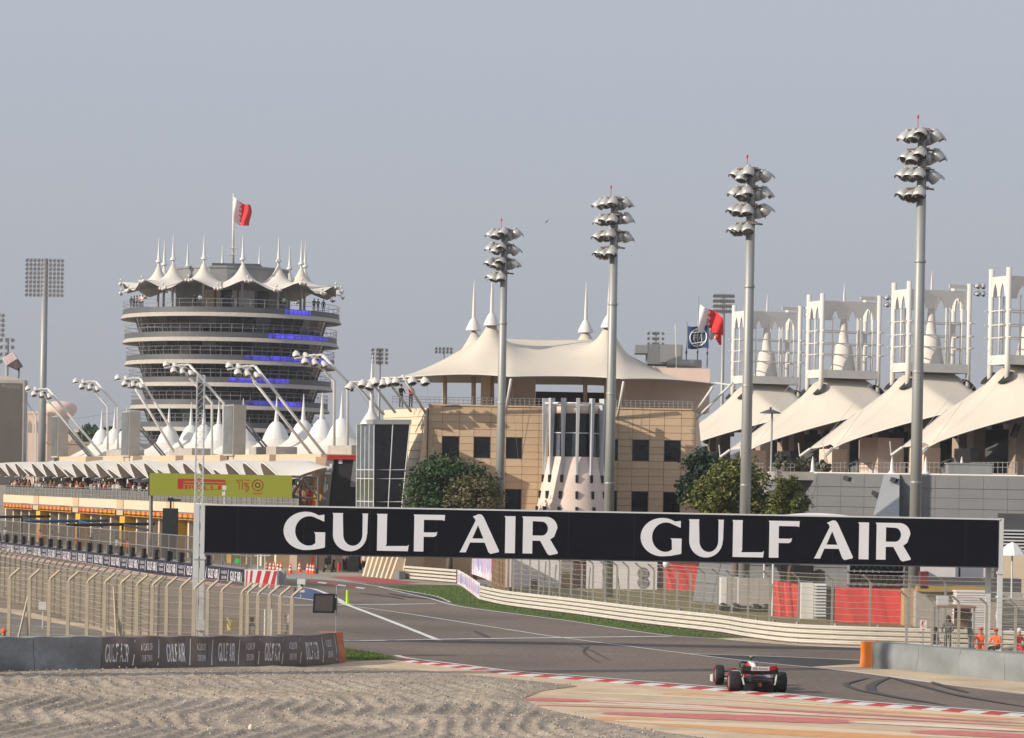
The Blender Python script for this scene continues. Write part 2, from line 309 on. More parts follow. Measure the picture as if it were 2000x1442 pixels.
for cnm, cmat, cz, rows in (('orange_streak', PO, .008, [([(1295, 1356), (1350, 1357), (1415, 1360)], 1.6), ([(1165, 1402), (1300, 1412), (1450, 1425)], 2.0), ([(1390, 1424), (1600, 1434), (1810, 1444)], 2.2), ([(1400, 1365), (1700, 1388), (2000, 1407)], 0.9), ([(1600, 1402), (1800, 1418), (2000, 1424)], 1.2)]),
        ('cream_streak', PC, .010, [([(1100, 1352), (1400, 1364), (1700, 1384), (2000, 1404)], 1.1), ([(1200, 1408), (1500, 1420), (1900, 1442)], 1.4), ([(1080, 1374), (1300, 1380), (1600, 1396)], 1.0)]),
        ('red_streak', PR, .014, [([(1020, 1366), (1150, 1369.5), (1400, 1381), (1700, 1397), (2000, 1414)], 0.85), ([(1037, 1377.5), (1320, 1386), (1500, 1394), (2000, 1419)], 0.6), ([(1178, 1393.5), (1400, 1401), (1560, 1407), (1672, 1412)], 2.3), ([(1778, 1431), (1890, 1434), (2060, 1443)], 1.9), ([(1020, 1366), (1080, 1367.5), (1160, 1370.5)], 1.6), ([(1650, 1411), (1850, 1421), (2050, 1433)], 0.6)]),
        ('white_streak', PWt, .018, [([(1150, 1371), (1290, 1377), (1420, 1383.5)], 0.6), ([(1657, 1411), (1800, 1417), (2020, 1429)], 1.0), ([(1250, 1383), (1450, 1391), (1800, 1408)], 0.35), ([(1300, 1357), (1480, 1367), (1650, 1380)], 0.4)])):
    for si, (pts, w) in enumerate(rows): part(cnm, ribbon(MB(), pts, w, cz + si * .0006, True, 0.12), cmat, run)
# red and white kerb, block by block
kq = [G(a, b) for a, b in smooth_line(KERB, 10)]
acc = [0.0]
for i in range(1, len(kq)): acc.append(acc[-1] + (kq[i] - kq[i - 1]).length)
def along(q, acc, s):
    s = min(max(s, 0), acc[-1]); i = 1
    while i < len(acc) - 1 and acc[i] < s: i += 1
    t = (s - acc[i - 1]) / max(acc[i] - acc[i - 1], 1e-6); return q[i - 1].lerp(q[i], t)
KR = pm('kerb_red', (0.50, 0.035, 0.035), 0.6, var=0.35, scale=3); KW = pm('kerb_white', (0.66, 0.63, 0.60), 0.6, var=0.25, scale=3)
mb = MB(); ribbon(mb, [(a, b - 7.5) for a, b in KERB], 0.28, 0.012); kerbo = struct('kerb', mb, KW)
BL = 0.74; nb = int(acc[-1] / BL)
for i in range(1, nb):
    a, b = along(kq, acc, i * BL), along(kq, acc, (i + 1) * BL - 0.008)
    d = (b - a).normalized(); s = Vector((-d.y, d.x, 0))
    if s.y < 0: s = -s
    w = 0.65 * min(1, 0.3 + i / 8); z = Vector((0, 0, 1))
    mbk = MB(); mbk.hexa([a, b, b + s * w, a + s * w], [a + z * .012, b + z * .012, b + s * w + z * .05, a + s * w + z * .05])
    part('kerb_block', mbk, KR if (i % 2) else KW, kerbo)
# white lines
zi = 0; LW = pm('road_marking', (0.70, 0.69, 0.66), 0.7, var=0.22, scale=2.0)
for pts, w in (([(655, 1176), (672, 1180), (760, 1213), (856, 1251)], 0.30), ([(698, 1186), (800, 1200), (1000, 1231.5), (1097, 1246), (1330, 1276), (1470, 1293), (1600, 1306), (1700, 1317), (1850, 1338), (2000, 1354), (2200, 1382)], 0.16),
               ([(740, 1147), (800, 1161), (845, 1171), (880, 1181.5), (920, 1188.5), (1000, 1199), (1115, 1214), (1262, 1236.5), (1330, 1244), (1400, 1248.5), (1550, 1260.5), (1700, 1267), (2000, 1279)], 0.17),
               ([(540, 1183), (675, 1182), (850, 1180)], 0.55), ([(674, 1253), (860, 1249.5), (1117, 1246), (1312, 1243.5)], 0.45), ([(1345, 1277.5), (1450, 1281), (1560, 1285), (1690, 1291)], 0.16),
               ([(640, 1133), (700, 1140), (745, 1147), (800, 1156), (850, 1165), (880, 1177)], 0.2), ([(470, 1155), (560, 1166), (620, 1174), (655, 1179)], 0.3), ([(575, 1147), (612, 1151), (655, 1168), (672, 1179)], 0.3)):
    part('white_line', ribbon(MB(), pts, w, 0.016 + .0006 * zi, wob=0.1), LW, track); zi += 1
ground_poly('dark_wedge', [(1345, 1277.8), (1450, 1281.3), (1560, 1285.3), (1690, 1291.2), (1690, 1299), (1585, 1302.5), (1470, 1292), (1400, 1283.5)], 0.004, ASPHD, parent=track)
ground_poly('dark_shoulder', [(745, 1146), (800, 1156), (850, 1166), (866, 1174), (835, 1170), (790, 1159), (742, 1149)], 0.016, ASPHD, parent=track)
ground_poly('blue_paint', [(575, 1149), (612, 1152.5), (650, 1169), (620, 1172), (570, 1166)], 0.008, pm('blue_ground_paint', (0.05, 0.09, 0.20), 0.8, var=0.2), parent=track)
ground_poly('grey_paint', [(470, 1147), (560, 1144), (580, 1150), (570, 1165), (500, 1157)], 0.008, pm('grey_ground_paint', (0.13, 0.135, 0.16), 0.8, var=0.15), parent=track)
ground_poly('red_paint_patch', [(640, 1127), (700, 1126.5), (760, 1131), (818, 1139), (790, 1140.5), (745, 1141), (690, 1135)], 0.012, pm('red_ground_paint', (0.42, 0.09, 0.085), 0.8, var=0.25, scale=0.6), parent=track)
for (a, b, w, mtl) in ((556, 1128, 30, pm('cyan_paint', (0.18, 0.42, 0.50), .8)), (580, 1130.5, 22, pm('green_paint', (0.12, 0.40, 0.16), .8)), (606, 1134.5, 18, KR), (624, 1137, 16, KW), (642, 1139.5, 20, KR), (660, 1142, 18, KW), (682, 1144.5, 16, KR), (698, 1147, 16, KW)):
    ground_poly('exit_kerb_block', [(a, b), (a + w, b + 2.1), (a + w - 4, b + 4.2), (a - 6, b + 1.8)], 0.02, mtl, parent=track)
RUB = pm('tyre_rubber_mark', (0.06, 0.054, 0.05), 0.7, var=0.4, scale=4)
for pts, w in (([(1697, 1325), (1665, 1333), (1653, 1339), (1690, 1352), (1800, 1373)], 0.22), ([(1736, 1325), (1708, 1336), (1700, 1345), (1722, 1357), (1850, 1379)], 0.34), ([(1733, 1323), (1800, 1341), (1880, 1361), (2010, 1383)], 0.26),
               ([(1819, 1333), (1850, 1343), (1890, 1354)], 0.3), ([(925, 1233), (940, 1239), (952, 1245)], 0.25), ([(1120, 1258), (1155, 1272), (1190, 1290)], 0.08), ([(1150, 1262), (1140, 1275), (1170, 1296)], 0.08), ([(620, 1220), (700, 1236), (780, 1240), (1000, 1238)], 0.05),
               ([(760, 1160), (800, 1167), (840, 1171)], 0.4), ([(700, 1159), (760, 1166), (790, 1171)], 0.3), ([(620, 1276), (900, 1281), (1100, 1275), (1300, 1272)], 0.05)):
    part('tyre_mark', ribbon(MB(), pts, w, 0.024 + .0006 * zi, True), RUB, track); zi += 1
# gravel trap: raked ridges as real relief
gp = [G(a, b) for a, b in [(-260, 1316), (0, 1313), (200, 1308), (400, 1303), (670, 1296), (712, 1295.5), (800, 1308), (900, 1317), (1000, 1327), (1080, 1335), (1130, 1341), (1060, 1350), (1020, 1366), (1060, 1385), (1150, 1405), (1250, 1425), (1385, 1443), (1600, 1475), (1800, 1640), (-700, 1640)]]
def inside(x, y, pg):
    r = False; j = len(pg) - 1
    for i in range(len(pg)):
        a, b = pg[i], pg[j]
        if (a.y > y) != (b.y > y) and x < (b.x - a.x) * (y - a.y) / (b.y - a.y) + a.x: r = not r
        j = i
    return r
def edged(x, y):        # distance to the trap's edge
    m = 9.0
    for i in range(len(gp)):
        a, b = gp[i - 1], gp[i]; dx, dy = b.x - a.x, b.y - a.y; t = max(0, min(1, ((x - a.x) * dx + (y - a.y) * dy) / (dx * dx + dy * dy))); m = min(m, math.hypot(x - a.x - t * dx, y - a.y - t * dy))
    return m
from mathutils import noise as mnoise
def trk(t): t = t % 1.0; return abs(2 * t - 1) * 2 - 1
def gravel_z(x, y):
    w = mnoise.noise(Vector((x * 0.25, y * 0.12, 3.1)))
    ph = (x + 0.55 * trk(y / 11.5 + 0.3 * w) + 0.016 * max(0, y - 92) ** 2 + 0.9 * w) / 0.72
    k = math.sin(2 * math.pi * ph); fade = min(1, max(0, (113.5 - y) / 12)) * min(1, max(0.1, (6.5 - x) / 6))
    return 0.03 + fade * (0.06 * k * (0.75 + 0.5 * mnoise.noise(Vector((x * 0.6, y * 0.3, 9)))) + 0.02 * k * k) + 0.035 * mnoise.noise(Vector((x * 0.8, y * 0.35, 0))) + 0.02 * mnoise.noise(Vector((x * 3, y * 2, 5)))
nx, ny, x0, x1, y0, y1 = 330, 230, -24.0, 9.0, 78.0, 116.0
mb = MB(); idx = {}
for i in range(nx):
    for j in range(ny):
        x, y = x0 + (x1 - x0) * (i + .5) / nx, y0 + (y1 - y0) * (j + .5) / ny
        if not inside(x, y, gp): continue
        f = []
        for (a, b) in ((i, j), (i + 1, j), (i + 1, j + 1), (i, j + 1)):
            if (a, b) not in idx:
                X, Y = x0 + (x1 - x0) * a / nx, y0 + (y1 - y0) * b / ny; ed_ = min(1.0, edged(X, Y) / 1.2); idx[(a, b)] = len(mb.v); mb.v.append((X, Y, 0.018 + ed_ * max(0.006, gravel_z(X, Y))))
            f.append(idx[(a, b)])
        mb.f.append(tuple(f)); mb.m.append(0)
gv = struct('gravel_trap', mb, GRAV, smooth=True)
# loose stones lying on the gravel
mb = MB(); rs = random.Random(3)
for k in range(6500):
    x, y = rs.uniform(-22, 8), rs.uniform(84, 113)
    if not inside(x, y, gp): continue
    r = rs.uniform(0.014, 0.045); c = Vector((x, y, gravel_z(x, y) + 0.02 + r * 0.4))
    vs = [c + Vector((rs.uniform(.6, 1.1) * r * dx, rs.uniform(.6, 1.1) * r * dy, rs.uniform(.5, .9) * r * dz)) for dx, dy, dz in ((1, 0, 0), (0, 1, 0), (-1, 0, 0), (0, -1, 0), (0, 0, 1), (0, 0, -1))]
    mb.add(vs, [(0, 1, 4), (1, 2, 4), (2, 3, 4), (3, 0, 4), (1, 0, 5), (2, 1, 5), (3, 2, 5), (0, 3, 5)], k % 3)
struct('gravel', mb, [pm('stone_pale', (0.62, 0.55, 0.46), .9), pm('stone_mid', (0.40, 0.34, 0.28), .9), pm('stone_dark', (0.20, 0.18, 0.16), .9)], kind='stuff', label='loose stones scattered over the raked gravel trap')
g0 = G(490, 1431); mb = MB(); mb.sphere(g0 + Vector((0, 0, .13)), 0.10, 9, 6, (0.8, 0.9, 1.1)); solo('stone', mb, pm('stone_cream', (0.70, 0.62, 0.50), .9), 'single pale rounded stone lying on the raked gravel', 'stone', loc=g0, smooth=True)
# thin grass blades along the two verges
mb = MB()
for (pts, n) in (([(745, 1146), (800, 1154), (890, 1180), (1115, 1211), (1330, 1242), (1450, 1247), (1400, 1238), (1262, 1221), (1115, 1201), (938, 1173), (900, 1146)], 9000), ([(676, 1268), (740, 1277), (772, 1286), (715, 1290), (676, 1289)], 2500)):
    pg = [G(a, b) for a, b in pts]; bx = [min(p.x for p in pg), max(p.x for p in pg), min(p.y for p in pg), max(p.y for p in pg)]; c = 0; tries = 0
    while c < n and tries < n * 30:
        tries += 1; x, y = rs.uniform(bx[0], bx[1]), rs.uniform(bx[2], bx[3])
        if not inside(x, y, pg): continue
        c += 1; h = rs.uniform(.03, .08); a = rs.uniform(0, 6.28); w = rs.uniform(.01, .025); l = Vector((rs.uniform(-.05, .05), rs.uniform(-.05, .05), h))
        p = Vector((x, y, .01)); d = Vector((math.cos(a) * w, math.sin(a) * w, 0)); mb.add([p - d, p + d, p + l], [(0, 1, 2)], c % 3)
struct('grass', mb, [pm('blade_dark', (0.045, 0.085, 0.012), .8), pm('blade_mid', (0.085, 0.14, 0.02), .8), pm('blade_light', (0.14, 0.19, 0.04), .8)], kind='stuff', label='short green grass blades on the trackside verges')
# ================================================================== lamps and masts shared by several things
def lamp_mesh(s=1.0, hood=LAMPW):        # round floodlight: bowl opening towards -Y and down, lens inside
    mb = MB(); M = Matrix.Rotation(R(-42), 3, 'X')
    mb.lathe([(0.02, 0.34), (0.17, 0.30), (0.25, 0.20), (0.29, 0.04), (0.30, -0.10)], 12, M=M)
    mb.lathe([(0.001, -0.02), (0.27, -0.02)], 12, M=M, mi=1)
    mb.lathe([(0.31, -0.10), (0.315, -0.30), (0.30, -0.30), (0.29, -0.10)], 8, a0=R(200), a1=R(340), M=M)
    mb.box((0, 0.12, 0.30), (0.14, 0.24, 0.12))
    mb.v = [(x * s, y * s, z * s) for x, y, z in mb.v]
    return mb.mesh('lamp', [hood, LENS], smooth=True)
LAMP_BIG = lamp_mesh(1.25, LAMPG); LAMP_W = lamp_mesh(1.15, LAMPW); LAMP_S = lamp_mesh(0.85, LAMPG)
def rotz(a): return Matrix.Rotation(a, 4, 'Z')
# ================================================================== circular VIP tower
TD = 430.0; TC = P(452, 612, TD); TX, TY = TC.x, TD
tower = thing('viewing_tower', 'round dark glass viewing tower of stacked balconies under a crown of white tent peaks', 'tower', (TX, TY, 0))
ZD = [30.5, 27.15, 24.1, 21.05, 18.0, 14.95, 11.9, 8.85]; RD = [15.1, 14.8, 14.5, 14.1, 13.7, 13.4, 13.1, 12.9]
FASC = pm('tower_fascia', (0.115, 0.118, 0.125), 0.5, 0.2, var=0.1, scale=0.8); SOFF = pm('tower_soffit', (0.46, 0.42, 0.37), 0.7, var=0.2, scale=1.5, streak=6)
RAILM = pm('tower_rail', (0.50, 0.50, 0.50), 0.4, 0.2, var=0.1); MULL = pm('mullion', (0.22, 0.22, 0.23), 0.5, 0.3)
ORG = Vector((TX, TY, 0))
def tl(prof, n=96, mi=0, a0=0, a1=2 * math.pi): return MB().lathe(prof, n, ORG, a0, a1, mi)
panem = {}
for k, (z, r) in enumerate(zip(ZD, RD)):
    deck = part('balcony', tl([(r - 3.0, z + 0.02), (r, z + 0.02), (r, z - 0.68), (r - .04, z - 0.68)]), FASC, tower, False)
    part('soffit', tl([(r - .04, z - .68), (r + .10, z - .85), (r + .32, z - 1.25), (r + .26, z - 1.30), (r - 3.2, z - 1.0)]), SOFF, deck, False)
    mb = MB()
    for zz, rr in ((1.08, r - .02), (0.55, r - .10)): mb.lathe([(rr, z + zz), (rr + .06, z + zz + .03), (rr, z + zz + .06), (rr, z + zz)], 72, ORG)
    for i in range(64 if k else 48):
        a = 2 * math.pi * i / (64 if k else 48); c, s = math.cos(a), math.sin(a)
        mb.tube([ORG + Vector((c * (r - .10), s * (r - .10), z)), ORG + Vector((c * (r + .04), s * (r + .04), z + .7)), ORG + Vector((c * (r - .12), s * (r - .12), z + 1.12))], 0.022, 4)
    part('railing', mb, RAILM, deck)
    if k < 7:
        rt, rb, zt, zb = r - 1.75, RD[k + 1] - 2.1, z - 1.0, ZD[k + 1] + 0.02
        core = part('storey', tl([(rt - .35, zt), (rb - .35, zb)], 48), DARKIN, tower)
        NP = 44
        A = lambda q, rr, zz: ORG + Vector((rr * math.cos(q), rr * math.sin(q), zz))
        q0 = -math.pi / 2
        me = MB().quad(A(q0 - math.pi / NP * .95, rb, zb), A(q0 + math.pi / NP * .95, rb, zb), A(q0 + math.pi / NP * .95, rt, zt), A(q0 - math.pi / NP * .95, rt, zt))
        gl = [GLASSD, GLASSB, pm('glass_smoke', (0.03, 0.032, 0.038), 0.1, var=0.4, spec=.6)]
        mshs = [me.mesh('pane', g, ORG) for g in gl]
        rr_ = random.Random(k + 40)
        for i in range(-13, 14):
            c_ = rr_.random(); inst('pane', mshs[0 if c_ < .72 else (2 if c_ < .92 else 1)], rotz(2 * math.pi * i / NP), core)
        part('rear_glazing', tl([(rt, zt), (rb, zb)], 20, a0=q0 + R(112), a1=q0 + R(248)), GLASSD, core)
        mb = MB()
        for i in range(-14, 14):
            a = q0 + 2 * math.pi * (i + .5) / NP; mb.tube([A(a, rb + .03, zb), A(a, rt + .03, zt)], 0.05, 4)
        mb.lathe([(rt * .35 + rb * .65 + .05, zt * .35 + zb * .65), (rt * .35 + rb * .65 + .05, zt * .35 + zb * .65 + .07)], 60, ORG)
        part('mullions', mb, MULL, core)
# blue lit screens on the balcony fronts
def hexled():
    m = bpy.data.materials.new('blue_led'); m.use_nodes = True; n = m.node_tree; b = n.nodes['Principled BSDF']
    tc = n.nodes.new('ShaderNodeTexCoord'); vo = n.nodes.new('ShaderNodeTexVoronoi'); vo.feature = 'DISTANCE_TO_EDGE'; vo.inputs['Scale'].default_value = 1.1; vo.inputs['Randomness'].default_value = 0.25
    n.links.new(tc.outputs['Object'], vo.inputs['Vector']); mr = n.nodes.new('ShaderNodeMapRange'); mr.inputs[1].default_value = .02; mr.inputs[2].default_value = .1
    mr.inputs[3].default_value = 0.25; mr.inputs[4].default_value = 1.0; n.links.new(vo.outputs['Distance'], mr.inputs[0])
    n2 = n.nodes.new('ShaderNodeTexNoise'); n2.inputs['Scale'].default_value = 0.25; n.links.new(tc.outputs['Object'], n2.inputs['Vector'])
    r2 = n.nodes.new('ShaderNodeMapRange'); r2.inputs[1].default_value = .35; r2.inputs[2].default_value = .65; r2.inputs[3].default_value = .35; r2.inputs[4].default_value = 1.0; n.links.new(n2.outputs['Fac'], r2.inputs[0])
    mu = n.nodes.new('ShaderNodeMath'); mu.operation = 'MULTIPLY'; n.links.new(mr.outputs[0], mu.inputs[0]); n.links.new(r2.outputs[0], mu.inputs[1])
    b.inputs['Base Color'].default_value = (.04, .04, .08, 1); b.inputs['Emission Color'].default_value = (.10, .08, 1.0, 1); n.links.new(mu.outputs[0], b.inputs['Emission Strength']); return m
LEDB = hexled()
for k, a, b in ((1, 0.34, 0.90), (2, 0.13, 0.96), (3, -0.02, 0.56), (4, 0.17, 0.72), (0, .48, .72)):
    z, r = ZD[k], RD[k] + .02; q = -math.pi / 2
    part('blue_screen', tl([(r, z - .02), (r + .02, z - .05), (r + .02, z - .63), (r, z - .65)], 24, a0=q + math.asin(a) + R(5.3), a1=q + math.asin(b) + R(5.3)), LEDB, tower, True, label='glowing blue honeycomb screen on the balcony front')
# pavilion on the top deck
part('pavilion', tl([(0.01, 36.6), (8.0, 36.6), (8.0, 36.3), (7.85, 36.3), (7.85, 30.52)], 20), MGREY, tower)
part('plant_box', MB().box(ORG + Vector((.7, 0, 36.95)), (6.6, 5, 0.7)), DGREY, tower)
for a0, w, mt in ((-14, 1.6, CREAM), (-6, 1.2, GLASSD), (4, 1.6, GLASSD), (17, 2.2, STEELW), (38, 1.2, GLASSD)):
    a = -math.pi / 2 + R(a0); c = ORG + Vector((7.9 * math.cos(a), 7.9 * math.sin(a), 31.9)); t = Vector((-math.sin(a), math.cos(a), 0))
    part('pavilion_opening', MB().box(c, (w * 1.4, .14, 2.7), (t, Vector((math.cos(a), math.sin(a), 0)), Vector((0, 0, 1)))), mt, tower)
# crown of twelve tent peaks
TH = [R(13.2 + 30 * k) for k in range(12)]; RP = 10.3
def crown(u, v):
    th = 2 * math.pi * u; w = math.cos(12 * (th - TH[0])); redge = 15.2 - 0.55 * (1 - w) * 0.5
    r = 7.2 + (redge - 7.2) * v; d = 99
    for t in TH: d = min(d, math.hypot(r * math.sin(th) - RP * math.sin(t), r * math.cos(th) - RP * math.cos(t)))
    z = 33.15 + 2.0 * math.exp(-d / 0.7) + 2.3 * math.exp(-d / 2.9) + max(0, (r - 11.5) / 3.7) * 0.62 * w
    return ORG + Vector((r * math.sin(th), -r * math.cos(th), z))
part('tent_crown', MB().grid(crown, 240, 22), pm('crown_membrane', (0.68, 0.63, 0.56), .7, var=.06, scale=.4), tower, True)
for i, t in enumerate(TH):
    s, c = math.sin(t), -math.cos(t); q = ORG + Vector((RP * s, RP * c, 0)); z = Vector((0, 0, 1))
    sp = part('tent_mast', MB().tube([q + z * 30.5, q + z * 37.2], 0.17, 8), WHITE, tower, True)
    part('spire', MB().lathe([(0.42, 37.25), (0.42, 37.5), (0.24, 37.6), (0.16, 38.6), (0.04, 40.7)], 8, q), WHITE, sp, True)
    for t2 in (t, t + R(15)):
        s2, c2 = math.sin(t2), -math.cos(t2); e = ORG + Vector((15.1 * s2, 15.1 * c2, 34.1 if t2 == t else 33.0))
        mb = MB().tube([ORG + Vector((RP * s2, RP * c2, 34.3)), e + Vector((.5 * s2, .5 * c2, .1))], 0.09, 5)
        for dx in (-.35, .1, .5):
            mb.sphere(e + Vector((.5 * s2 - c2 * dx, .5 * c2 + s2 * dx, -.15 + abs(dx) * .3)), 0.24, 7, 5)
        mb.sphere(e + Vector((.4 * s2, .4 * c2, .55)), .17, 6, 5)
        part('eave_lights', mb, LAMPW, tower, True)
# flag pole and flag on the tower (flag is a cloth of its own pole: one thing)
def flag_mesh(w, h, fn, nu=26, nv=16, zig=5, split=0.36):      # serrated white and red flag; fn(u,v)-> world
    mb = MB()
    cols = [[0 if i / nu < split + 0.075 * (1 - 2 * abs(((j + .5) / nv * zig) % 1 - .5) * 2) else 1 for j in range(nv)] for i in range(nu)]
    vs = [fn(i / nu, j / nv) for i in range(nu + 1) for j in range(nv + 1)]
    mb.v = [tuple(v) for v in vs]
    for i in range(nu):
        for j in range(nv): mb.f.append((i * (nv + 1) + j, (i + 1) * (nv + 1) + j, (i + 1) * (nv + 1) + j + 1, i * (nv + 1) + j + 1)); mb.m.append(cols[i][j])
    return mb
FW = pm('flag_white', (0.80, 0.79, 0.80), .8, var=.05); FR = pm('flag_red', (0.72, 0.025, 0.03), .8, var=.1)
ft = P(456, 378, TD); fb = P(455, 520, TD)
fp = thing('flagpole', 'tall white flagpole with a red and white serrated flag atop the round tower', 'flagpole', (ft.x, TY, 37.3))
part('pole', MB().tube([(fb.x, TY, 37.3), (ft.x, TY, ft.z)], [.2, .09], 8), WHITE, fp, True)
part('service_cage', MB().box((ft.x, TY, 39.6), (1.2, .5, .06)).box((ft.x, TY, 38.7), (1.2, .5, .06)).box((ft.x - .6, TY, 39.2), (.05, .05, 1)).box((ft.x + .6, TY, 39.2), (.05, .05, 1)), WHITE, fp)
def flag1(u, v):
    a = P(456.5, 384 + 48 * v, TD); b = P(489, 400 + 40 * v, TD); q = a.lerp(b, u); q.z -= .35 * math.sin(u * 3.1); q.y -= .35 * math.sin(u * 9 + v * 2); q.x += .2 * math.sin(v * 5) * u; return q
part('flag', flag_mesh(2, 2, flag1), [FW, FR], fp, True)
# ================================================================== pit building
PU = Vector((-0.36, 0.933, 0)).normalized(); PN = Vector((-PU.y, PU.x, 0))      # along the straight (away), and out towards the track
PA = Vector((-16.3, 244, 0))
def pb(t, w, z): return PA + PU * t + PN * w + Vector((0, 0, z))
ax3 = (PU, PN, Vector((0, 0, 1)))
pit = thing('pit_building', 'long cream pit building with crowded balcony, garages and scalloped white awnings', 'building', pb(56, -8, 0))
def pbox(t0, t1, w0, w1, z0, z1, mb=None): return (mb or MB()).box(pb((t0 + t1) / 2, (w0 + w1) / 2, (z0 + z1) / 2), (abs(t1 - t0), abs(w1 - w0), z1 - z0), ax3)
BAY = 18.9; NB = 6
part('floor_slab', pbox(0, 113, -2.6, 0.6, 4.35, 4.95), CREAM, pit)
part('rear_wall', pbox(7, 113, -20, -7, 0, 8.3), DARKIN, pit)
part('upper_glazing', pbox(7.2, 112, -6.6, -3.6, 4.95, 8.2), GLASSD, pit)
part('roof_slab', pbox(7, 113, -20, -1.0, 8.2, 8.45), CONC, pit)
part('end_wall', pbox(6.6, 6.998, -19, -1.5, 0, 8.19), TAN, pit)
part('balcony_parapet', pbox(-.5, 113.5, .61, .75, 4.05, 5.0), CREAM, pit)
mb = MB()
for z in (5.35, 5.75, 6.05): mb.tube([pb(0, .65, z), pb(113, .65, z)], 0.03, 4)
for i in range(76): mb.tube([pb(i * 1.5, .65, 5), pb(i * 1.5, .65, 6.05)], 0.025, 4)
part('balcony_railing', mb, GALV, pit)
part('railing_glass', MB().quad(pb(0, .62, 5.02), pb(113, .62, 5.02), pb(113, .62, 5.9), pb(0, .62, 5.9)), pm('rail_glass', (.16, .16, .15), .15, var=.4, scale=.8), pit)
OR2 = pm('garage_orange', (0.78, 0.36, 0.05), .6, var=.12); GRID = pm('awning_red', (0.55, 0.08, 0.03), .7)
for b in range(NB):
    t = 1.5 + BAY * b
    part('pier', pbox(t - 1.0, t + 1.0, -3.4, .55, 0, 4.04), YELLOW if b else CONCT, pit)
    part('pier_facing', pbox(t - 1.3, t + 1.3, .76, .82, 3.5, 5.0), TAN, pit)
    if b: part('upper_pier', pbox(t - .9, t + .9, -4.2, -2.2, 4.96, 8.19), YELLOW if b > 2 else TAN, pit)
    aw = part('garage_awning', pbox(t + 1.8, t + BAY - 1.9, .76, .84, 3.45, 4.03), OR2, pit)
    for i in range(8):
        c = t + 2.6 + i * 1.85; part('awning_emblem', MB().poly([pb(c, .86, 3.5), pb(c + 1.1, .86, 3.5), pb(c + .75, .86, 3.74), pb(c + 1.1, .86, 3.98), pb(c, .86, 3.98), pb(c + .35, .86, 3.74)]), GRID, aw)
    mb = MB()
    for i in range(22): mb.box(pb(t + 1.8 + i * .72, 1.25, 4.08), (.10, 1.3, .09), ax3)
    mb.box(pb(t + 9.4, 1.9, 4.08), (15.4, .08, .12), ax3)
    part('sunshade_fins', mb, MGREY, pit)
    for i in range(4):        # garage doorways with pale partition walls
        tt = t + 2.2 + i * 4.2
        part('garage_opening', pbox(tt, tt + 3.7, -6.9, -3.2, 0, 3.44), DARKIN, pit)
        part('garage_partition', pbox(tt + 3.7, tt + 4.2, -3.2, .2, 0, 3.44), CREAM, pit)
    for i in (2.6, 7.6, 12.6):
        part('upper_post', MB().tube([pb(t + i, -.6, 4.96), pb(t + i, -.6, 7.6)], .11, 8), STEELW, pit, True)
    # scalloped awnings above the balcony: three large vaults and a small one per bay
    for i, (wd_, hh) in enumerate(((5.2, 1.45), (5.2, 1.45), (5.2, 1.45), (3.3, 0.9))):
        t0 = t - 1.3 + sum((5.2, 5.2, 5.2, 3.3)[:i])
        def vault(u, v, t0=t0, wd_=wd_, hh=hh):
            s = math.sin(math.pi * u ** 1.9) ** 0.8; w = -2.0 + 4.6 * v - 0.9 * v * (1 - s)
            return pb(t0 + wd_ * u, w, 8.5 - 1.25 * v ** 1.3 + hh * s * (0.25 + .75 * v) * (1 if v > 0 else .3) - .2)
        aw = part('awning', MB().grid(vault, 12, 8), TENTW, pit, True)
        mb = MB(); mb.tube([vault(j / 12, 1.0) + Vector((0, 0, .02)) for j in range(13)], .06, 5); part('awning_hem', mb, WHITE, aw, True)
        part('awning_prop', MB().tube([pb(t0, 2.4, 7.0), pb(t0, -.5, 7.6)], .05, 5), STEELW, aw)
def roofsheet(u, v): return pb(8.5 + 104.5 * u, -1.9 - 6.5 * v, 8.3 + 0.9 * v + .35 * abs(math.sin(u * 6 * math.pi)))
part('roof_membrane', MB().grid(roofsheet, 72, 5), TENTW, pit, True)
for t in (11, 26, 42, 58, 75, 96): part('roof_parapet', pbox(t, t + 13, -8.6, -4.6, 8.46, 9.4), TAN, pit)
# tent roofs behind: rows of collared cones with spires
for t in (47, 53.3, 59.4, 68.7, 81, 90.5, 96.6, 102, 111.7, 132, 138, 144.7):
    q = pb(t, -18, 0)
    tn = part('roof_tent', MB().lathe([(11, 8.5), (7.0, 8.95), (4.0, 9.75), (2.2, 10.7), (1.35, 11.4)], 18, q), TENTW, pit, True)
    part('tent_collar', MB().lathe([(1.42, 11.35), (1.15, 12.0), (.78, 12.7), (.45, 13.1), (.25, 13.2)], 16, q), pm('collar_white', (.72, .71, .68), .5, var=.05), tn, True)
    part('spire', MB().lathe([(.26, 13.15), (.2, 13.6), (.14, 14.4), (.03, 15.8)], 8, q), WHITE, tn, True)
part('tent_deck', pbox(30, 150, -24, -13, 7.6, 8.55), CONC, pit)
for t, w in ((12, 3), (34, 4), (63, 4), (90, 4)):
    part('roof_unit', pbox(t, t + w * 2.2, -9.6, -7.6, 9.41, 10.2), CONC, pit)
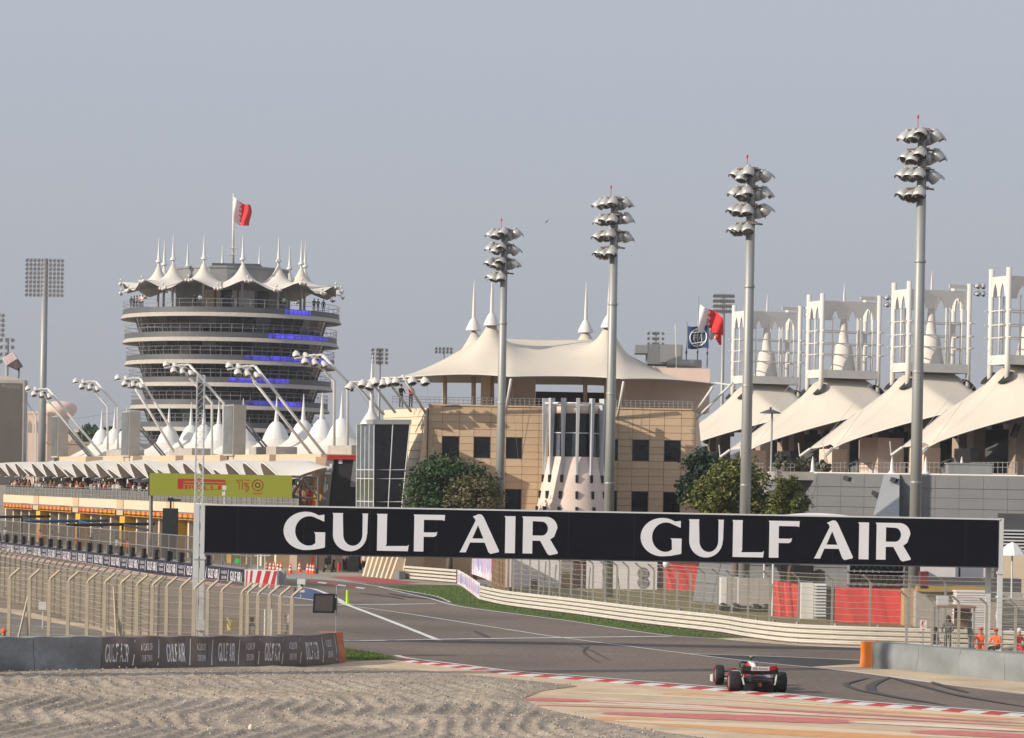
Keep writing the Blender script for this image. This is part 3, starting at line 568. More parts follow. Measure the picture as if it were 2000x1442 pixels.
# end block beside the pit exit: tan pier, leaning grey panels, black wall and red top band
eb = thing('pit_end_tower', 'black end wall of the pit building with a red top band and slanted grey panels', 'building', G(650, 1112))
D0 = 248.0
part('tan_pier', MB().prism([P(602, 1110, D0), P(640, 1112, D0), P(642, 893, D0), P(617, 892, D0)], (0, 4, 0)), TAN, eb)
part('tan_base', MB().prism([P(604, 1075, D0 - .05), P(628, 1076, D0 - .05), P(632, 952, D0 - .05), P(610, 951, D0 - .05)], (0, .04, 0)), YELLOW, eb)
gp1 = part('grey_panel', MB().prism([P(622, 1010, D0 - .5), P(640, 1010, D0 - .5), P(652, 896, D0 - .5), P(638, 895, D0 - .5)], (0, .4, 0)), MGREY, eb)
bw = part('black_wall', MB().prism([P(636, 1113, D0 - .3), P(700, 1115, D0 - .3), P(698, 897, D0 - .3), P(650, 896, D0 - .3)], (0, 4, 0)), BLACKM, eb)
part('grey_panel', MB().prism([P(684, 951, D0 - .5), P(698, 952, D0 - .5), P(698, 897, D0 - .5), P(690.5, 897, D0 - .5)], (0, .18, 0)), MGREY, eb)
mb = MB()
for k in range(3): mb.prism([P(637.5, 897 - 3.2 * k, D0 - .6), P(700, 898 - 3.2 * k, D0 - .6), P(700, 895.6 - 3.2 * k, D0 - .6), P(638, 894.6 - 3.2 * k, D0 - .6)], (0, 4.5, 0))
part('red_band', mb, RED, eb)
mb = MB(); mb.box(P(665, 902, D0 - .35), (.3, .06, .3)); part('emblem', mb, LETTER, bw)
mb = MB()
for (x, y, h, w) in ((643, 915, 9, 5), (637, 920, 8, 5), (634, 927, 5, 12), (634, 946, 14, 2), (632, 962, 20, 4), (637, 958, 12, 3)):
    mb.prism([P(x, y, D0 - .52), P(x + w, y, D0 - .52), P(x + w + 1, y - h, D0 - .52), P(x + 1, y - h, D0 - .52)], (0, .01, 0))
part('panel_print', mb, LETTER, gp1)
# crowd along the balcony, one mass
PCOL = [pm('crowd_%d' % i, c, .85) for i, c in enumerate(((.02, .02, .025), (.62, .60, .58), (.45, .03, .03), (.05, .06, .10), (.30, .16, .10), (.25, .24, .23)))]
SKIN = pm('skin', (0.36, 0.20, 0.13), .6, var=.1); SKIN2 = pm('skin_dark', (0.14, 0.075, 0.05), .6, var=.1); HAIR = pm('hair', (.012, .01, .009), .6)
mb = MB(); rc = random.Random(5)
for k in range(330):
    t = rc.choice([rc.uniform(1, 113), rc.uniform(40, 113), rc.uniform(1, 38)]); w = rc.choice([.25, .25, -.35, -.9]) + rc.uniform(-.1, .1); h = rc.uniform(1.55, 1.85); q = pb(t, w, 4.95); z = Vector((0, 0, 1)); mi = rc.randrange(6)
    mb.lathe([(.10, .0), (.15, .45), (.17, .85), (.22, 1.05), (.24, h - .35), (.07, h - .26)], 6, q, mi=mi)
    mb.sphere(q + z * (h - .12), .125, 6, 5, (1, 1, 1.2), mi=6 if rc.random() < .7 else 7); mb.sphere(q + z * (h - .07) - PN * .03, .125, 6, 4, (1, 1, .9), mi=8)
    if rc.random() < .6: mb.tube([q + z * (h - .42) + PU * .2, q + z * (h - .65) + PU * .26 + PN * .2, q + z * (h - .6) + PN * .4], [.06, .05, .04], 4, mi)
o = solo('crowd', mb, PCOL + [SKIN, SKIN2, HAIR], 'crowd of spectators pressed along the pit building balcony rail', 'crowd', kind='stuff')
# bent light arms on the pit roof
def light_arm(name, label, t, kind, reach, zb, zk, zt, grp='floodlight arms along the pit building roof'):
    q = pb(t, -8, 0); th = thing(name, label, 'floodlight', (q.x, q.y, zb), grp)
    heads = []
    for d in (0, 1.1):
        b0 = pb(t - d * .6, -8 - d * .9, zb)
        top = pb(t - d * .6, -8 - d * .9 + reach, zt)
        pts = [b0, pb(t - d * .6, -8 - d * .9 + .1, zk), top] if kind == 'bent' else [b0, b0.lerp(top, .5), top]
        part('arm', MB().tube(pts, .13, 8), WHITE, th, True); heads.append(top)
    mid = heads[0].lerp(heads[1], .5)
    bar = part('lamp_bar', MB().tube([mid + PN * 1.9 + Vector((0, 0, -.35)), mid - PN * .5 + Vector((0, 0, .1))], .08, 6).tube([heads[0], heads[1]], .07, 6), WHITE, th)
    for i in range(3):
        for j in range(2):
            c = mid + PN * (1.6 - i * .85) + PU * (.5 - j * 1.1) - PN * (.45 * j) + Vector((0, 0, -.05 - j * .6 - .12 * i))
            inst('lamp', LAMP_W, Matrix.Translation(c - OFF[th]) @ rotz(R(18 + 10 * i)), th)
    return th
light_arm('light_arm', 'bent twin-tube floodlight arm nearest the red-topped end wall', 18, 'bent', 2.4, 9.3, 15.7, 17.9)
light_arm('light_arm', 'long straight sloping floodlight arm just right of the lattice mast', 24, 'straight', 6.6, 9.3, 0, 17.0)
light_arm('light_arm', 'bent floodlight arm partly hidden behind the lattice mast', 57, 'bent', 3.6, 9.3, 14.6, 18.2)
light_arm('light_arm', 'long sloping floodlight arm reaching in front of the tower left edge', 70, 'straight', 5.2, 9.3, 0, 17.2)
light_arm('light_arm', 'bent floodlight arm standing between the two leftmost tall screens', 100, 'bent', 2.6, 9.3, 15.0, 17.7)
light_arm('light_arm', 'long sloping floodlight arm crossing the thick grey mast', 106, 'straight', 6.6, 9.3, 0, 16.9)
light_arm('light_arm', 'bent floodlight arm beside the big screen at the left edge', 142, 'bent', 2.2, 8.0, 14.6, 17.6)
# tall screens standing on the roof
SCRN = pm('led_screen_off', (.14, .15, .15), .3, var=.35, scale=.5)
for t, lb in ((37, 'tall upright screen box on the pit roof in front of the tower right half'), (76, 'tall upright screen box on the pit roof below the tower left edge'), (109, 'tall upright screen box beside the thick grey floodlight mast')):
    q = pb(t, -4.5, 0); th = thing('roof_screen', lb, 'screen', (q.x, q.y, 9.0), 'upright screens on the pit roof')
    part('casing', pbox(t, t + 3.2, -5.6, -4.4, 9.3, 14.0), CONC, th)
    part('screen', pbox(t + .15, t + 3.05, -4.39, -4.35, 9.5, 13.9), SCRN, th)
    part('stand', MB().box(pb(t + .4, -5, 8.95), (.25, .9, .7), ax3).box(pb(t + 2.6, -5, 8.95), (.25, .9, .7), ax3), MGREY, th)
    part('back_brace', MB().tube([pb(t + 1, -5.4, 13), pb(t + 1, -9, 9)], .1, 6).tube([pb(t + 2.2, -5.4, 13), pb(t + 2.2, -9, 9)], .1, 6), MGREY, th)
# ------------------------------------------------------------------ green advertising screen over the pit exit
DB = 236.0; bl, br, tr_, tl_ = P(292, 968, DB), P(570, 973, DB), P(570, 929, DB), P(292, 924, DB)
sg = thing('led_billboard', 'wide olive green billboard lettered in red, held over the pit exit on a steel frame', 'billboard', (bl.x, DB, 0))
bd = part('screen', MB().prism([bl, br, tr_, tl_], (0, .5, 0)), pm('olive_screen', (0.245, 0.26, 0.022), .6, var=.05, emit=(.27, .29, .016), es=.15), sg)
part('screen_edge', MB().prism([P(290, 968, DB), P(292, 968, DB), P(292, 923, DB), P(290, 923, DB)], (0, .6, 0)), BLACK, sg)
REDL = pm('red_lettering', (0.45, 0.008, 0.012), .6, var=.05)
def on_board(x, y): return P(x, y, DB) + Vector((0, -.012, 0))     # metres on the sheet come from its own width
def bpoly(mb, pts): 
    v, t = tri([pts]); mb.add([on_board(a, b) for a, b in v], t)
mb = MB()
bpoly(mb, [(347, 935), (436, 937), (441, 939), (441, 942), (358, 940), (358, 955.5), (347, 955)]); bpoly(mb, [(358, 942.2), (364, 942.5), (441, 944), (441, 947), (440, 947), (358, 945.5)])
def bword(mb, s, x0, x1, y0, h):
    V, T = text2d(s); xm = max(v[0] for v in V); mb.add([on_board(x0 + x / xm * (x1 - x0), y0 + .018 * (x / xm * (x1 - x0)) - y * h) for x, y in V], T)
for s, x0, x1 in (('I', 361, 366), ('R', 369, 381), ('E', 384, 395), ('L', 398, 409), ('L', 412, 423), ('I', 426, 431)): bword(mb, s, x0, x1, 955.7 + .018 * (x0 - 361), 8.6)
part('lettering', mb, REDL, bd)
mb = MB()
def stroke(pts, w=1.6):
    for i in range(len(pts) - 1):
        a, b = Vector((*pts[i], 0)), Vector((*pts[i + 1], 0)); d = (b - a).normalized(); n_ = Vector((-d.y, d.x, 0)) * (w / 2); a -= d * .3; b += d * .3
        bpoly(mb, [(a + n_).xy, (a - n_).xy, (b - n_).xy, (b + n_).xy])
stroke([(460, 938), (473, 938), (473, 957)]); stroke([(462, 942), (467, 942), (467, 956)]); stroke([(477, 938), (489, 938.2)]); stroke([(477, 944), (486, 944)]); 
stroke([(477 + 8 * math.sin(a), 953 - 8 * math.cos(a)) for a in [k * .3 for k in range(0, 11)]]); stroke([(477 + 4 * math.sin(a), 952 - 4 * math.cos(a)) for a in [k * .4 for k in range(0, 8)]])
for r_ in (10.5, 4.5): stroke([(503 + r_ * math.cos(a), 948 + r_ * math.sin(a)) for a in [k * math.pi / 14 for k in range(29)]], 1.9)
bword(mb, 'YEARS', 493, 512, 966, 4.2)
part('lettering', mb, REDL, bd)
part('post', MB().tube([P(295, 968, DB + .7), Vector((P(295, 968, DB).x, DB + .7, 0))], .16, 6), MGREY, sg)
mb = MB()
for a, b in (((570, 931), (622, 932)), ((622, 932), (622, 988)), ((570, 971), (622, 974)), ((570, 971), (592, 932)), ((592, 932), (622, 974)), ((600, 951), (622, 953))): mb.tube([P(*a, DB + .5), P(*b, DB + .5)], .09, 5)
mb.tube([P(622, 932, DB + .5), Vector((P(622, 932, DB).x, DB + .5, 0))], .12, 6)
part('steel_frame', mb, DGREY, sg)
# ------------------------------------------------------------------ pit wall with sponsor boards, fence and stands
W0, W1 = Vector((-54.7, 302, 0)), G(484, 1145); WD = (W1 - W0); WLEN = WD.length; WD.normalize(); WN = Vector((-WD.y, WD.x, 0)); WN = WN if WN.x < 0 else -WN
def wp(s, w, z): return W1 - WD * s + WN * w + Vector((0, 0, z))
axw = (WD, WN, Vector((0, 0, 1)))
pw = thing('pit_wall', 'long navy pit wall lettered GULF AIR in white beside the main straight', 'barrier', wp(WLEN / 2, 0, 0))
part('concrete_wall', MB().box(wp(WLEN / 2, -.15, .55), (WLEN, .3, 1.1), axw), CONC, pw)
def sailmark(mb, fn, x, h):      # small slanted feather between the words
    mb.add([fn(x - .05, 0.05 * h), fn(x + .05, .0), fn(x + .10, .5 * h), fn(x + .22, h), fn(x + .16, h), fn(x + .0, .5 * h)], [(0, 1, 2), (0, 2, 5), (5, 2, 3), (5, 3, 4)])
s = 1.0; k = 0
NAVYB = pm('navy_board', (0.010, 0.012, 0.032), .6, var=.12)
while s < WLEN - 3:
    lw = 3.4 if k % 2 == 0 else 2.3
    bd = part('sponsor_board', MB().box(wp(s + lw / 2, .03, .56), (lw - .02, .06, 1.06), axw), NAVYB, pw)
    mb = MB(); fn = lambda x, y, s=s, lw=lw: wp(s + lw - x, .065, y)
    if k % 2 == 0: put_text(mb, GA, lambda x, y: fn(.3 + x, .25 + y), lw - .9, .62)
    else:
        put_text(mb, text2d('A CLASS OF'), lambda x, y: fn(.3 + x, .64 + y), lw - .9, .22); put_text(mb, text2d('OUR OWN'), lambda x, y: fn(.4 + x, .28 + y), lw - 1.1, .22)
    sailmark(mb, lambda x, y: fn(lw - .35 + x, .15 + y), 0, .8)
    part('lettering', mb, LETTER, bd); s += lw; k += 1
mb = MB()
for w_, m_ in ((.5, 0), (.9, 1), (1.3, 0), (1.7, 1)): mb.quad(wp(0, w_, .02), wp(WLEN, w_, .02), wp(WLEN, w_ + .4, .02), wp(0, w_ + .4, .02), m_)
part('painted_edge', mb, [KR, KW], pw)
def mesh_mat(name, col, density, sc_=9.0):
    m = bpy.data.materials.new(name); m.use_nodes = True; n = m.node_tree; n.nodes.clear(); o = n.nodes.new('ShaderNodeOutputMaterial'); MATS[name] = m
    tc = n.nodes.new('ShaderNodeTexCoord'); mp = n.nodes.new('ShaderNodeMapping'); mp.inputs['Rotation'].default_value = (0, R(45), 0); n.links.new(tc.outputs['UV'], mp.inputs[0])
    sp = n.nodes.new('ShaderNodeSeparateXYZ'); tr = n.nodes.new('ShaderNodeBsdfTransparent'); df = n.nodes.new('ShaderNodeBsdfDiffuse'); df.inputs[0].default_value = (*col, 1)
    vals = []
    n.links.new(tc.outputs['UV'], sp.inputs[0])
    for sg_ in (1, -1):
        ad = n.nodes.new('ShaderNodeMath'); ad.operation = 'MULTIPLY_ADD'; ad.inputs[1].default_value = sg_; n.links.new(sp.outputs[0], ad.inputs[0]); n.links.new(sp.outputs[1], ad.inputs[2])
        mu = n.nodes.new('ShaderNodeMath'); mu.operation = 'MULTIPLY'; mu.inputs[1].default_value = sc_; n.links.new(ad.outputs[0], mu.inputs[0])
        fr = n.nodes.new('ShaderNodeMath'); fr.operation = 'FRACT'; n.links.new(mu.outputs[0], fr.inputs[0])
        lt = n.nodes.new('ShaderNodeMath'); lt.operation = 'LESS_THAN'; lt.inputs[1].default_value = density; n.links.new(fr.outputs[0], lt.inputs[0]); vals.append(lt)
    mxx = n.nodes.new('ShaderNodeMath'); mxx.operation = 'MAXIMUM'; n.links.new(vals[0].outputs[0], mxx.inputs[0]); n.links.new(vals[1].outputs[0], mxx.inputs[1])
    ms = n.nodes.new('ShaderNodeMixShader'); n.links.new(mxx.outputs[0], ms.inputs[0]); n.links.new(tr.outputs[0], ms.inputs[1]); n.links.new(df.outputs[0], ms.inputs[2]); n.links.new(ms.outputs[0], o.inputs[0]); return m
def sheet(name, bottoms, tops, mat, parent):       # wire mesh with UVs in metres
    n_ = len(bottoms); off = OFF[parent]; me = bpy.data.meshes.new(name)
    vs = [p - off for p in bottoms] + [p - off for p in tops]; me.from_pydata([tuple(v) for v in vs], [], [(i, i + 1, n_ + i + 1, n_ + i) for i in range(n_ - 1)]); me.materials.append(mat)
    L = [0.0]
    for i in range(1, n_): L.append(L[-1] + (bottoms[i] - bottoms[i - 1]).length)
    uv = me.uv_layers.new(name='UVMap')
    for li, lp in enumerate(me.loops):
        v = lp.vertex_index; i = v % n_; uv.data[li].uv = (L[i], vs[v].z + off.z if hasattr(off, 'z') else vs[v].z)
    o = bpy.data.objects.new(name, me); COL.objects.link(o); o.parent = parent; OFF[o] = off; return o
MESHD = mesh_mat('debris_mesh_grey', (.085, .08, .078), .36, 13.0); MESHT = mesh_mat('debris_mesh_tan', (.42, .34, .24), .11, 13.0); MESHL = mesh_mat('debris_mesh_pale', (.50, .47, .42), .045, 13.0)
df = thing('debris_fence', 'grey mesh debris fence standing on the pit wall', 'fence', wp(WLEN / 2, -.2, 1.1))
n_ = int(WLEN / 2.4)
sheet('wire_mesh', [wp(i * 2.4, -.2, 1.1) for i in range(n_ + 1)], [wp(i * 2.4, -.2, 3.0) for i in range(n_ + 1)], MESHD, df)
for i in range(n_ + 1): part('post', MB().box(wp(i * 2.4, -.2, 2.05), (.07, .07, 1.9), axw), GALV, df)
for z in (1.15, 2.0, 2.98): part('rail', MB().tube([wp(0, -.2, z), wp(WLEN, -.2, z)], .03, 4), GALV, df)
ORD = 'first second third fourth fifth sixth seventh eighth ninth tenth eleventh twelfth thirteenth fourteenth fifteenth sixteenth seventeenth eighteenth nineteenth twentieth twenty-first twenty-second'.split()
for i in range(22):
    s = 10 + i * 3.6; q = wp(s, .05, 1.1)
    mb = MB().box(q + Vector((0, 0, .35)), (.55, .25, .7), axw).box(q + Vector((0, 0, .08)), (.7, .4, .06), axw).tube([q + Vector((0, 0, .1)), q + Vector((0, 0, .72))], .05, 5)
    solo('signal_box', mb, BLACK, 'black lamp box on the pit wall, %s from its near end' % ORD[i], 'lamp box', 'black boxes on the pit wall', loc=q)
# ================================================================== race control building under its big tent
FD = 230.0
rcb = thing('race_control_building', 'tan panelled three storey building with square windows under a large cream tent roof', 'building', (P(1090, 900, FD).x, FD + 6, 0))
fx = lambda px: P(px, 875, FD).x
fz = lambda py: P(1090, py, FD).z
cols = [836, 863, 897, 925, 958, 988, 1020, 1052, 1088, 1124, 1160, 1186, 1207, 1235, 1268, 1297, 1330, 1359]
rows = [798, 813, 828, 842, 856, 870, 884, 898, 913, 928, 943, 957, 971, 985, 999, 1014]
WINC = {(863, 897), (925, 958), (988, 1020), (1186, 1207), (1235, 1268), (1297, 1330)}
WINR = {856, 870, 884, 957, 971, 985}
wall = part('front_wall', MB().box(((fx(836) + fx(1359)) / 2, FD + 4.2, fz(798) / 2), (fx(1359) - fx(836), 8.0, fz(798) - .02)), pm('panel_joint', (.40, .285, .18), .9), rcb)  # darker tan backing colour seen in the joints between panels
part('lower_wall', MB().box(((fx(836) + fx(1359)) / 2, FD + .1, fz(1014) / 2 - .01), (fx(1359) - fx(836) + .6, .2, fz(1014) - .04)), TAN, rcb)
TANS = [TAN, pm('tan_cladding_b', (0.575, 0.41, 0.26), .7, var=.06), pm('tan_cladding_c', (0.62, 0.45, 0.29), .7, var=.06)]
pmesh = {}; rp = random.Random(11)
for i in range(len(cols) - 1):
    for j in range(len(rows) - 1):
        if (cols[i], cols[i + 1]) in WINC and rows[j] in WINR: continue
        if cols[i] >= 1088 and cols[i + 1] <= 1160 and j > 1: continue
        w, h = fx(cols[i + 1]) - fx(cols[i]) - .025, fz(rows[j]) - fz(rows[j + 1]) - .025; key = (round(w, 2), round(h, 2), rp.randrange(3))
        if key not in pmesh: pmesh[key] = MB().box((0, 0, 0), (w, .2, h)).mesh('panel', TANS[key[2]])
        c = Vector(((fx(cols[i]) + fx(cols[i + 1])) / 2, FD + .1, (fz(rows[j]) + fz(rows[j + 1])) / 2)); inst('panel', pmesh[key], Matrix.Translation(c - OFF[rcb]), wall)
# the wall box sits 0.2 behind the panel faces; the panels fill that depth
for a, b in sorted(WINC):
    for r0, r1 in ((856, 898), (957, 999)):
        x0, x1, z1, z0 = fx(a), fx(b), fz(r0), fz(r1); cx, cz = (x0 + x1) / 2, (z0 + z1) / 2
        wn = part('window', MB().box((cx, FD + .175, cz), (x1 - x0, .04, z1 - z0)), GLASSD, rcb)
        part('window_frame', MB().box((x0 + .03, FD + .1, cz), (.05, .1, z1 - z0)).box((x1 - .03, FD + .1, cz), (.05, .1, z1 - z0)).box((cx, FD + .1, z0 + .03), (x1 - x0 - .12, .1, .05)).box((cx, FD + .1, z1 - .03), (x1 - x0 - .12, .1, .05)), DGREY, wn)
part('coping', MB().box(((fx(836) + fx(1359)) / 2, FD + .25, fz(797) + .06), (fx(1359) - fx(836) + .1, .6, .12)), TAN, rcb)
# bright side wall running back along the straight, battered
c0t, c0b = P(834, 797, FD), Vector((P(786, 1131, 226).x, 226.5, 0)); L_ = 10.0
c1t = c0t + PU * L_; c1b = c0b + PU * 7.0
mcorner = [Vector((fx(836), FD + .2, 0)), Vector((fx(836), FD + .2, c0t.z))]
sw = part('side_wall', MB().hexa([c0b, Vector((fx(836), FD + .3, 0)), Vector((fx(836), FD + 12, 0)), c1b], [c0t, Vector((fx(836), FD + .3, c0t.z)), Vector((fx(836), FD + 12, c0t.z)), c1t]), CREAM, rcb)
def sidept(t, h): return c0b.lerp(c1b, t).lerp(c0t.lerp(c1t, t), h) + PN * .02
jm = pm('joint_line', (.33, .23, .14), .9)
for k in range(1, 20):
    h = k / 20; part('joint', MB().tube([sidept(0, h), sidept(1, h)], .018, 4), jm, sw)
for t0 in (.30, .42): part('slot_window', MB().hexa([sidept(t0, .58), sidept(t0 + .05, .58), sidept(t0 + .05, .58) + PN * .05, sidept(t0, .58) + PN * .05], [sidept(t0, .72), sidept(t0 + .05, .72), sidept(t0 + .05, .72) + PN * .05, sidept(t0, .72) + PN * .05]), TAN, sw)
for k in range(7):        # tapering fins along the foot of the side wall
    t = .02 + k * .15; b0 = c0b.lerp(c1b, t); o_ = PN * 1.0
    part('fin', MB().hexa([b0 + PN * .9, b0 + PU * .35 + PN * .9, b0 + PU * .35, b0], [sidept(t, .22) + PN * .25, sidept(t, .22) + PU * .35 + PN * .25, sidept(t, .22) + PU * .35, sidept(t, .22)]), CREAM, rcb)
part('grey_plinth', MB().box(c0b.lerp(c1b, .5) + PN * .3 + Vector((0, 0, .3)), (8.6, .5, .6), ax3), MGREY, rcb)
part('right_wall', MB().hexa([(fx(1359), FD + .3, 0), (fx(1386) + .6, FD + 1.5, 0), (fx(1386) + .6, FD + 12, 0), (fx(1359), FD + 12, 0)], [(fx(1359), FD + .3, fz(800)), (fx(1359) + .15, FD + .6, fz(800)), (fx(1359) + .15, FD + 12, fz(800)), (fx(1359), FD + 12, fz(800))]), PINK, rcb)
# glass box at the near left corner
GD = 226.0
a0, a1 = P(731, 829, GD), P(801, 829, GD); b0, b1 = P(729, 1060, GD), P(778, 1060, GD); a2 = a0 + PU * 3.9; b2 = b0 + PU * 3.9
gb = part('glass_box', MB().hexa([b0, b1, b1 + PU * 4, b2], [a0, a1, a1 + PU * 4, a2]), DARKIN, rcb)
def fpt(u, v): return b0.lerp(b1, u).lerp(a0.lerp(a1, u), v) + Vector((0, -.05, 0))
def lpt(u, v): return b0.lerp(b2, u).lerp(a0.lerp(a2, u), v) + PN * .05
VS = [0, .10, .27, .345, .54, .615, 1.0]
for i in range(6):
    for u0, u1 in ((0, .52), (.52, 1)): part('pane', MB().quad(fpt(u0, VS[i]), fpt(u1, VS[i]), fpt(u1, VS[i + 1]), fpt(u0, VS[i + 1])), GLASSD, gb)
    for k in range(4): part('side_pane', MB().quad(lpt(k / 4, VS[i]), lpt((k + 1) / 4, VS[i]), lpt((k + 1) / 4, VS[i + 1]), lpt(k / 4, VS[i + 1])), pm('mirror_glass', (.16, .18, .20), .05, .55, var=.5, scale=.9), gb)
mb = MB()
for v in VS[1:6]: mb.tube([lpt(1, v), lpt(0, v), fpt(1, v)], .04, 4)
for u in (0, .52, 1): mb.tube([fpt(u, 0), fpt(u, 1)], .04, 4)
for k in range(1, 5): mb.tube([lpt(k / 4, 0), lpt(k / 4, 1)], .035, 4)
part('glazing_bars', mb, STEELW, gb)
part('box_roof', MB().hexa([a0 + PN * .1 + Vector((0, -.1, 0)), a1 + Vector((.1, -.1, 0)), a1 + PU * 4, a2 + PN * .1], [p + Vector((0, 0, .35)) for p in (a0 + PN * .1 + Vector((0, -.1, 0)), a1 + Vector((.1, -.1, 0)), a1 + PU * 4, a2 + PN * .1)]), GALV, rcb)
q = P(725, 829, GD + 2); part('roof_finial', MB().lathe([(.85, 0), (.55, .5), (.25, .95), (.18, 1.3), (.12, 3.6), (.02, 5.2)], 12, q), WHITE, rcb, True)
# round stair tower with fins
cy = Vector((P(1123, 900, 226.5).x, 227.2, 0)); R0 = 2.03
drum = part('round_tower', MB().lathe([(3.7, 0), (3.2, 3.2), (2.80, fz(1000)), (2.42, fz(945)), (2.06, fz(893)), (1.98, fz(893))], 40, cy).lathe([(1.98, fz(810)), (2.04, fz(810)), (2.04, fz(796)), (1.9, fz(793)), (.01, fz(793))], 40, cy), pm('pale_pink_plaster', (.78, .63, .54), .8, var=.06, scale=.8), rcb, True)
for k in range(-6, 7):
    A2 = lambda q_, z: cy + Vector((2.0 * math.sin(q_), -2.0 * math.cos(q_), z))
    t = R(k * 14 - 7); t2 = R(k * 14 + 7); zm = fz(848)
    part('pane', MB().quad(A2(t, fz(893)), A2(t2, fz(893)), A2(t2, zm), A2(t, zm)), GLASSD if k % 3 else GLASSB, drum); part('pane', MB().quad(A2(t, zm + .05), A2(t2, zm + .05), A2(t2, fz(810)), A2(t, fz(810))), GLASSD, drum)
part('tower_core', MB().lathe([(1.9, fz(895)), (1.9, fz(800))], 24, cy), DARKIN, drum)
part('transom', MB().lathe([(2.03, zm - .02), (2.07, zm), (2.03, zm + .06)], 40, cy), STEELW, drum)
for k in range(-4, 5):
    t = R(k * 27 + 3); d = Vector((math.sin(t), -math.cos(t), 0)); s_ = Vector((math.cos(t), math.sin(t), 0))
    b = cy + d * 2.1
    part('fin', MB().hexa([b + d * .16 - s_ * .1 + Vector((0, 0, fz(938))), b + d * .3 - s_ * .05 + Vector((0, 0, fz(938))), b + d * .3 + s_ * .05 + Vector((0, 0, fz(938))), b + d * .16 + s_ * .1 + Vector((0, 0, fz(938)))],
                          [b - s_ * .13 + Vector((0, 0, fz(781))), b + d * .42 - s_ * .13 + Vector((0, 0, fz(781))), b + d * .42 + s_ * .13 + Vector((0, 0, fz(781))), b + s_ * .13 + Vector((0, 0, fz(781)))]), pm('fin_grey', (.50, .51, .52), .5, .1, var=.06), rcb)
    for py, rr in ((935, 2.36), (966, 2.57), (996, 2.78)):
        part('slot', MB().box(cy + d * (rr + .02) + Vector((0, 0, fz(py))), (.2, .2, .55), (s_, d, Vector((0, 0, 1)))), DARKIN, drum)
part('ring_rail', MB().lathe([(2.35, fz(793)), (2.4, fz(791)), (2.35, fz(789))], 32, cy), WHITE, rcb)
# rooftop storey and terrace
def blk(name, x0, x1, y0, y1, d0, d1, m, par=rcb):
    zz0, zz1 = P((x0 + x1) / 2, y1, d0).z, P((x0 + x1) / 2, y0, d0).z; X0, X1 = P(x0, (y0 + y1) / 2, d0).x, P(x1, (y0 + y1) / 2, d0).x
    return part(name, MB().box(((X0 + X1) / 2, (d0 + d1) / 2, (zz0 + zz1) / 2), (X1 - X0, d1 - d0, zz1 - zz0)), m, par)
blk('roof_room', 985, 1046, 722, 797, FD + 6, FD + 9, PINK); blk('roof_pier', 939, 958, 735, 797, FD + 4, FD + 6, TAN); blk('roof_screen_wall', 1046, 1185, 766, 797, FD + 8, FD + 8.4, pm('dark_brown_wall', (.09, .07, .06), .8))
blk('stair_block', 1198, 1386, 719, 804, FD + 5, FD + 12, PINK)
for px in (869, 925, 961, 1143, 1184):
    part('tent_column', MB().tube([P(px, 797, FD + 4.5), P(px, 735, FD + 4.5)], .17, 8), TAN, rcb, True)
mb = MB()
for x0, x1 in ((766, 1062), (1186, 1352)):
    for py in (780, 785, 791): mb.tube([P(x0, py - .018 * (1090 - x0) , FD + .6), P(x1, py + .018 * (x1 - 1090), FD + .6)], .022, 4)
    n_ = int((x1 - x0) / 9)
    for i in range(n_ + 1): px = x0 + (x1 - x0) * i / n_; mb.tube([P(px, 780 + .018 * (px - 1090), FD + .6), P(px, 798 + .018 * (px - 1090), FD + .6)], .02, 4)
part('terrace_railing', mb, GALV, rcb)
part('terrace_floor', MB().box(((fx(836) + fx(1359)) / 2, FD + 6, fz(797) - .05), (fx(1359) - fx(836) - .1, 11, .1)), CONC, rcb)
# the tent
TL, TR = P(742, 740, FD).x, P(1404, 748, FD).x; PK = [(P(960, 640, FD + 4).x, FD + 4), (P(925, 640, FD + 12).x, FD + 12), (P(1189, 640, FD + 4).x, FD + 4), (P(1144, 640, FD + 12).x, FD + 12)]
def tent(u, v):
    x = TL + (TR - TL) * u; y = FD - .6 + 17 * v
    xl, xr = PK[1][0] + .6, PK[2][0] - .2
    ex = 0 if xl <= x <= xr else ((xl - x) / (xl - TL) if x < xl else (x - xr) / (TR - xr))
    sx = max(0, 1 - ex) ** 1.55; sy = max(0, 1 - abs(v - .5) / .5) ** .85
    z = 15.05 + 3.0 * sx * sy
    for (px_, py_) in PK:
        d = math.hypot(x - px_, y - py_); z += 2.3 * math.exp(-d / .85) + .9 * math.exp(-d / 2.4)
    e = math.sin(math.pi * min(1, max(0, (x - P(790, 740, FD).x) / (P(998, 740, FD).x - P(790, 740, FD).x)))) if x < P(998, 740, FD).x else math.sin(math.pi * min(1, (x - P(998, 740, FD).x) / (P(1217, 740, FD).x - P(998, 740, FD).x))) if x < P(1217, 740, FD).x else math.sin(math.pi * min(1, (x - P(1217, 740, FD).x) / (TR - P(1217, 740, FD).x)))
    y += 0.9 * e * (1 - v) ** 3 * 1.2; z += .18 * e * (1 - v) ** 4
    if ex > 0: y = FD + 7.9 + (y - FD - 7.9) * (1 - .45 * ex ** 2)
    return Vector((x, y, z))
tn = part('tent_roof', MB().grid(tent, 90, 40), TENT, rcb, True)
part('tent_hem', MB().tube([tent(i / 60, 0) + Vector((0, 0, -.02)) for i in range(61)], .05, 5), WHITE, tn, True)
for (x, y) in PK:
    q = Vector((x, y, 0)); zc = 19.2
    m_ = part('tent_collar', MB().lathe([(.62, zc), (.60, zc + .15), (.36, zc + .7), (.16, zc + 1.0)], 12, q), WHITE, tn, True); part('spire', MB().lathe([(.15, zc + .95), (.12, zc + 2.2), (.03, zc + 3.9)], 8, q), WHITE, tn, True)
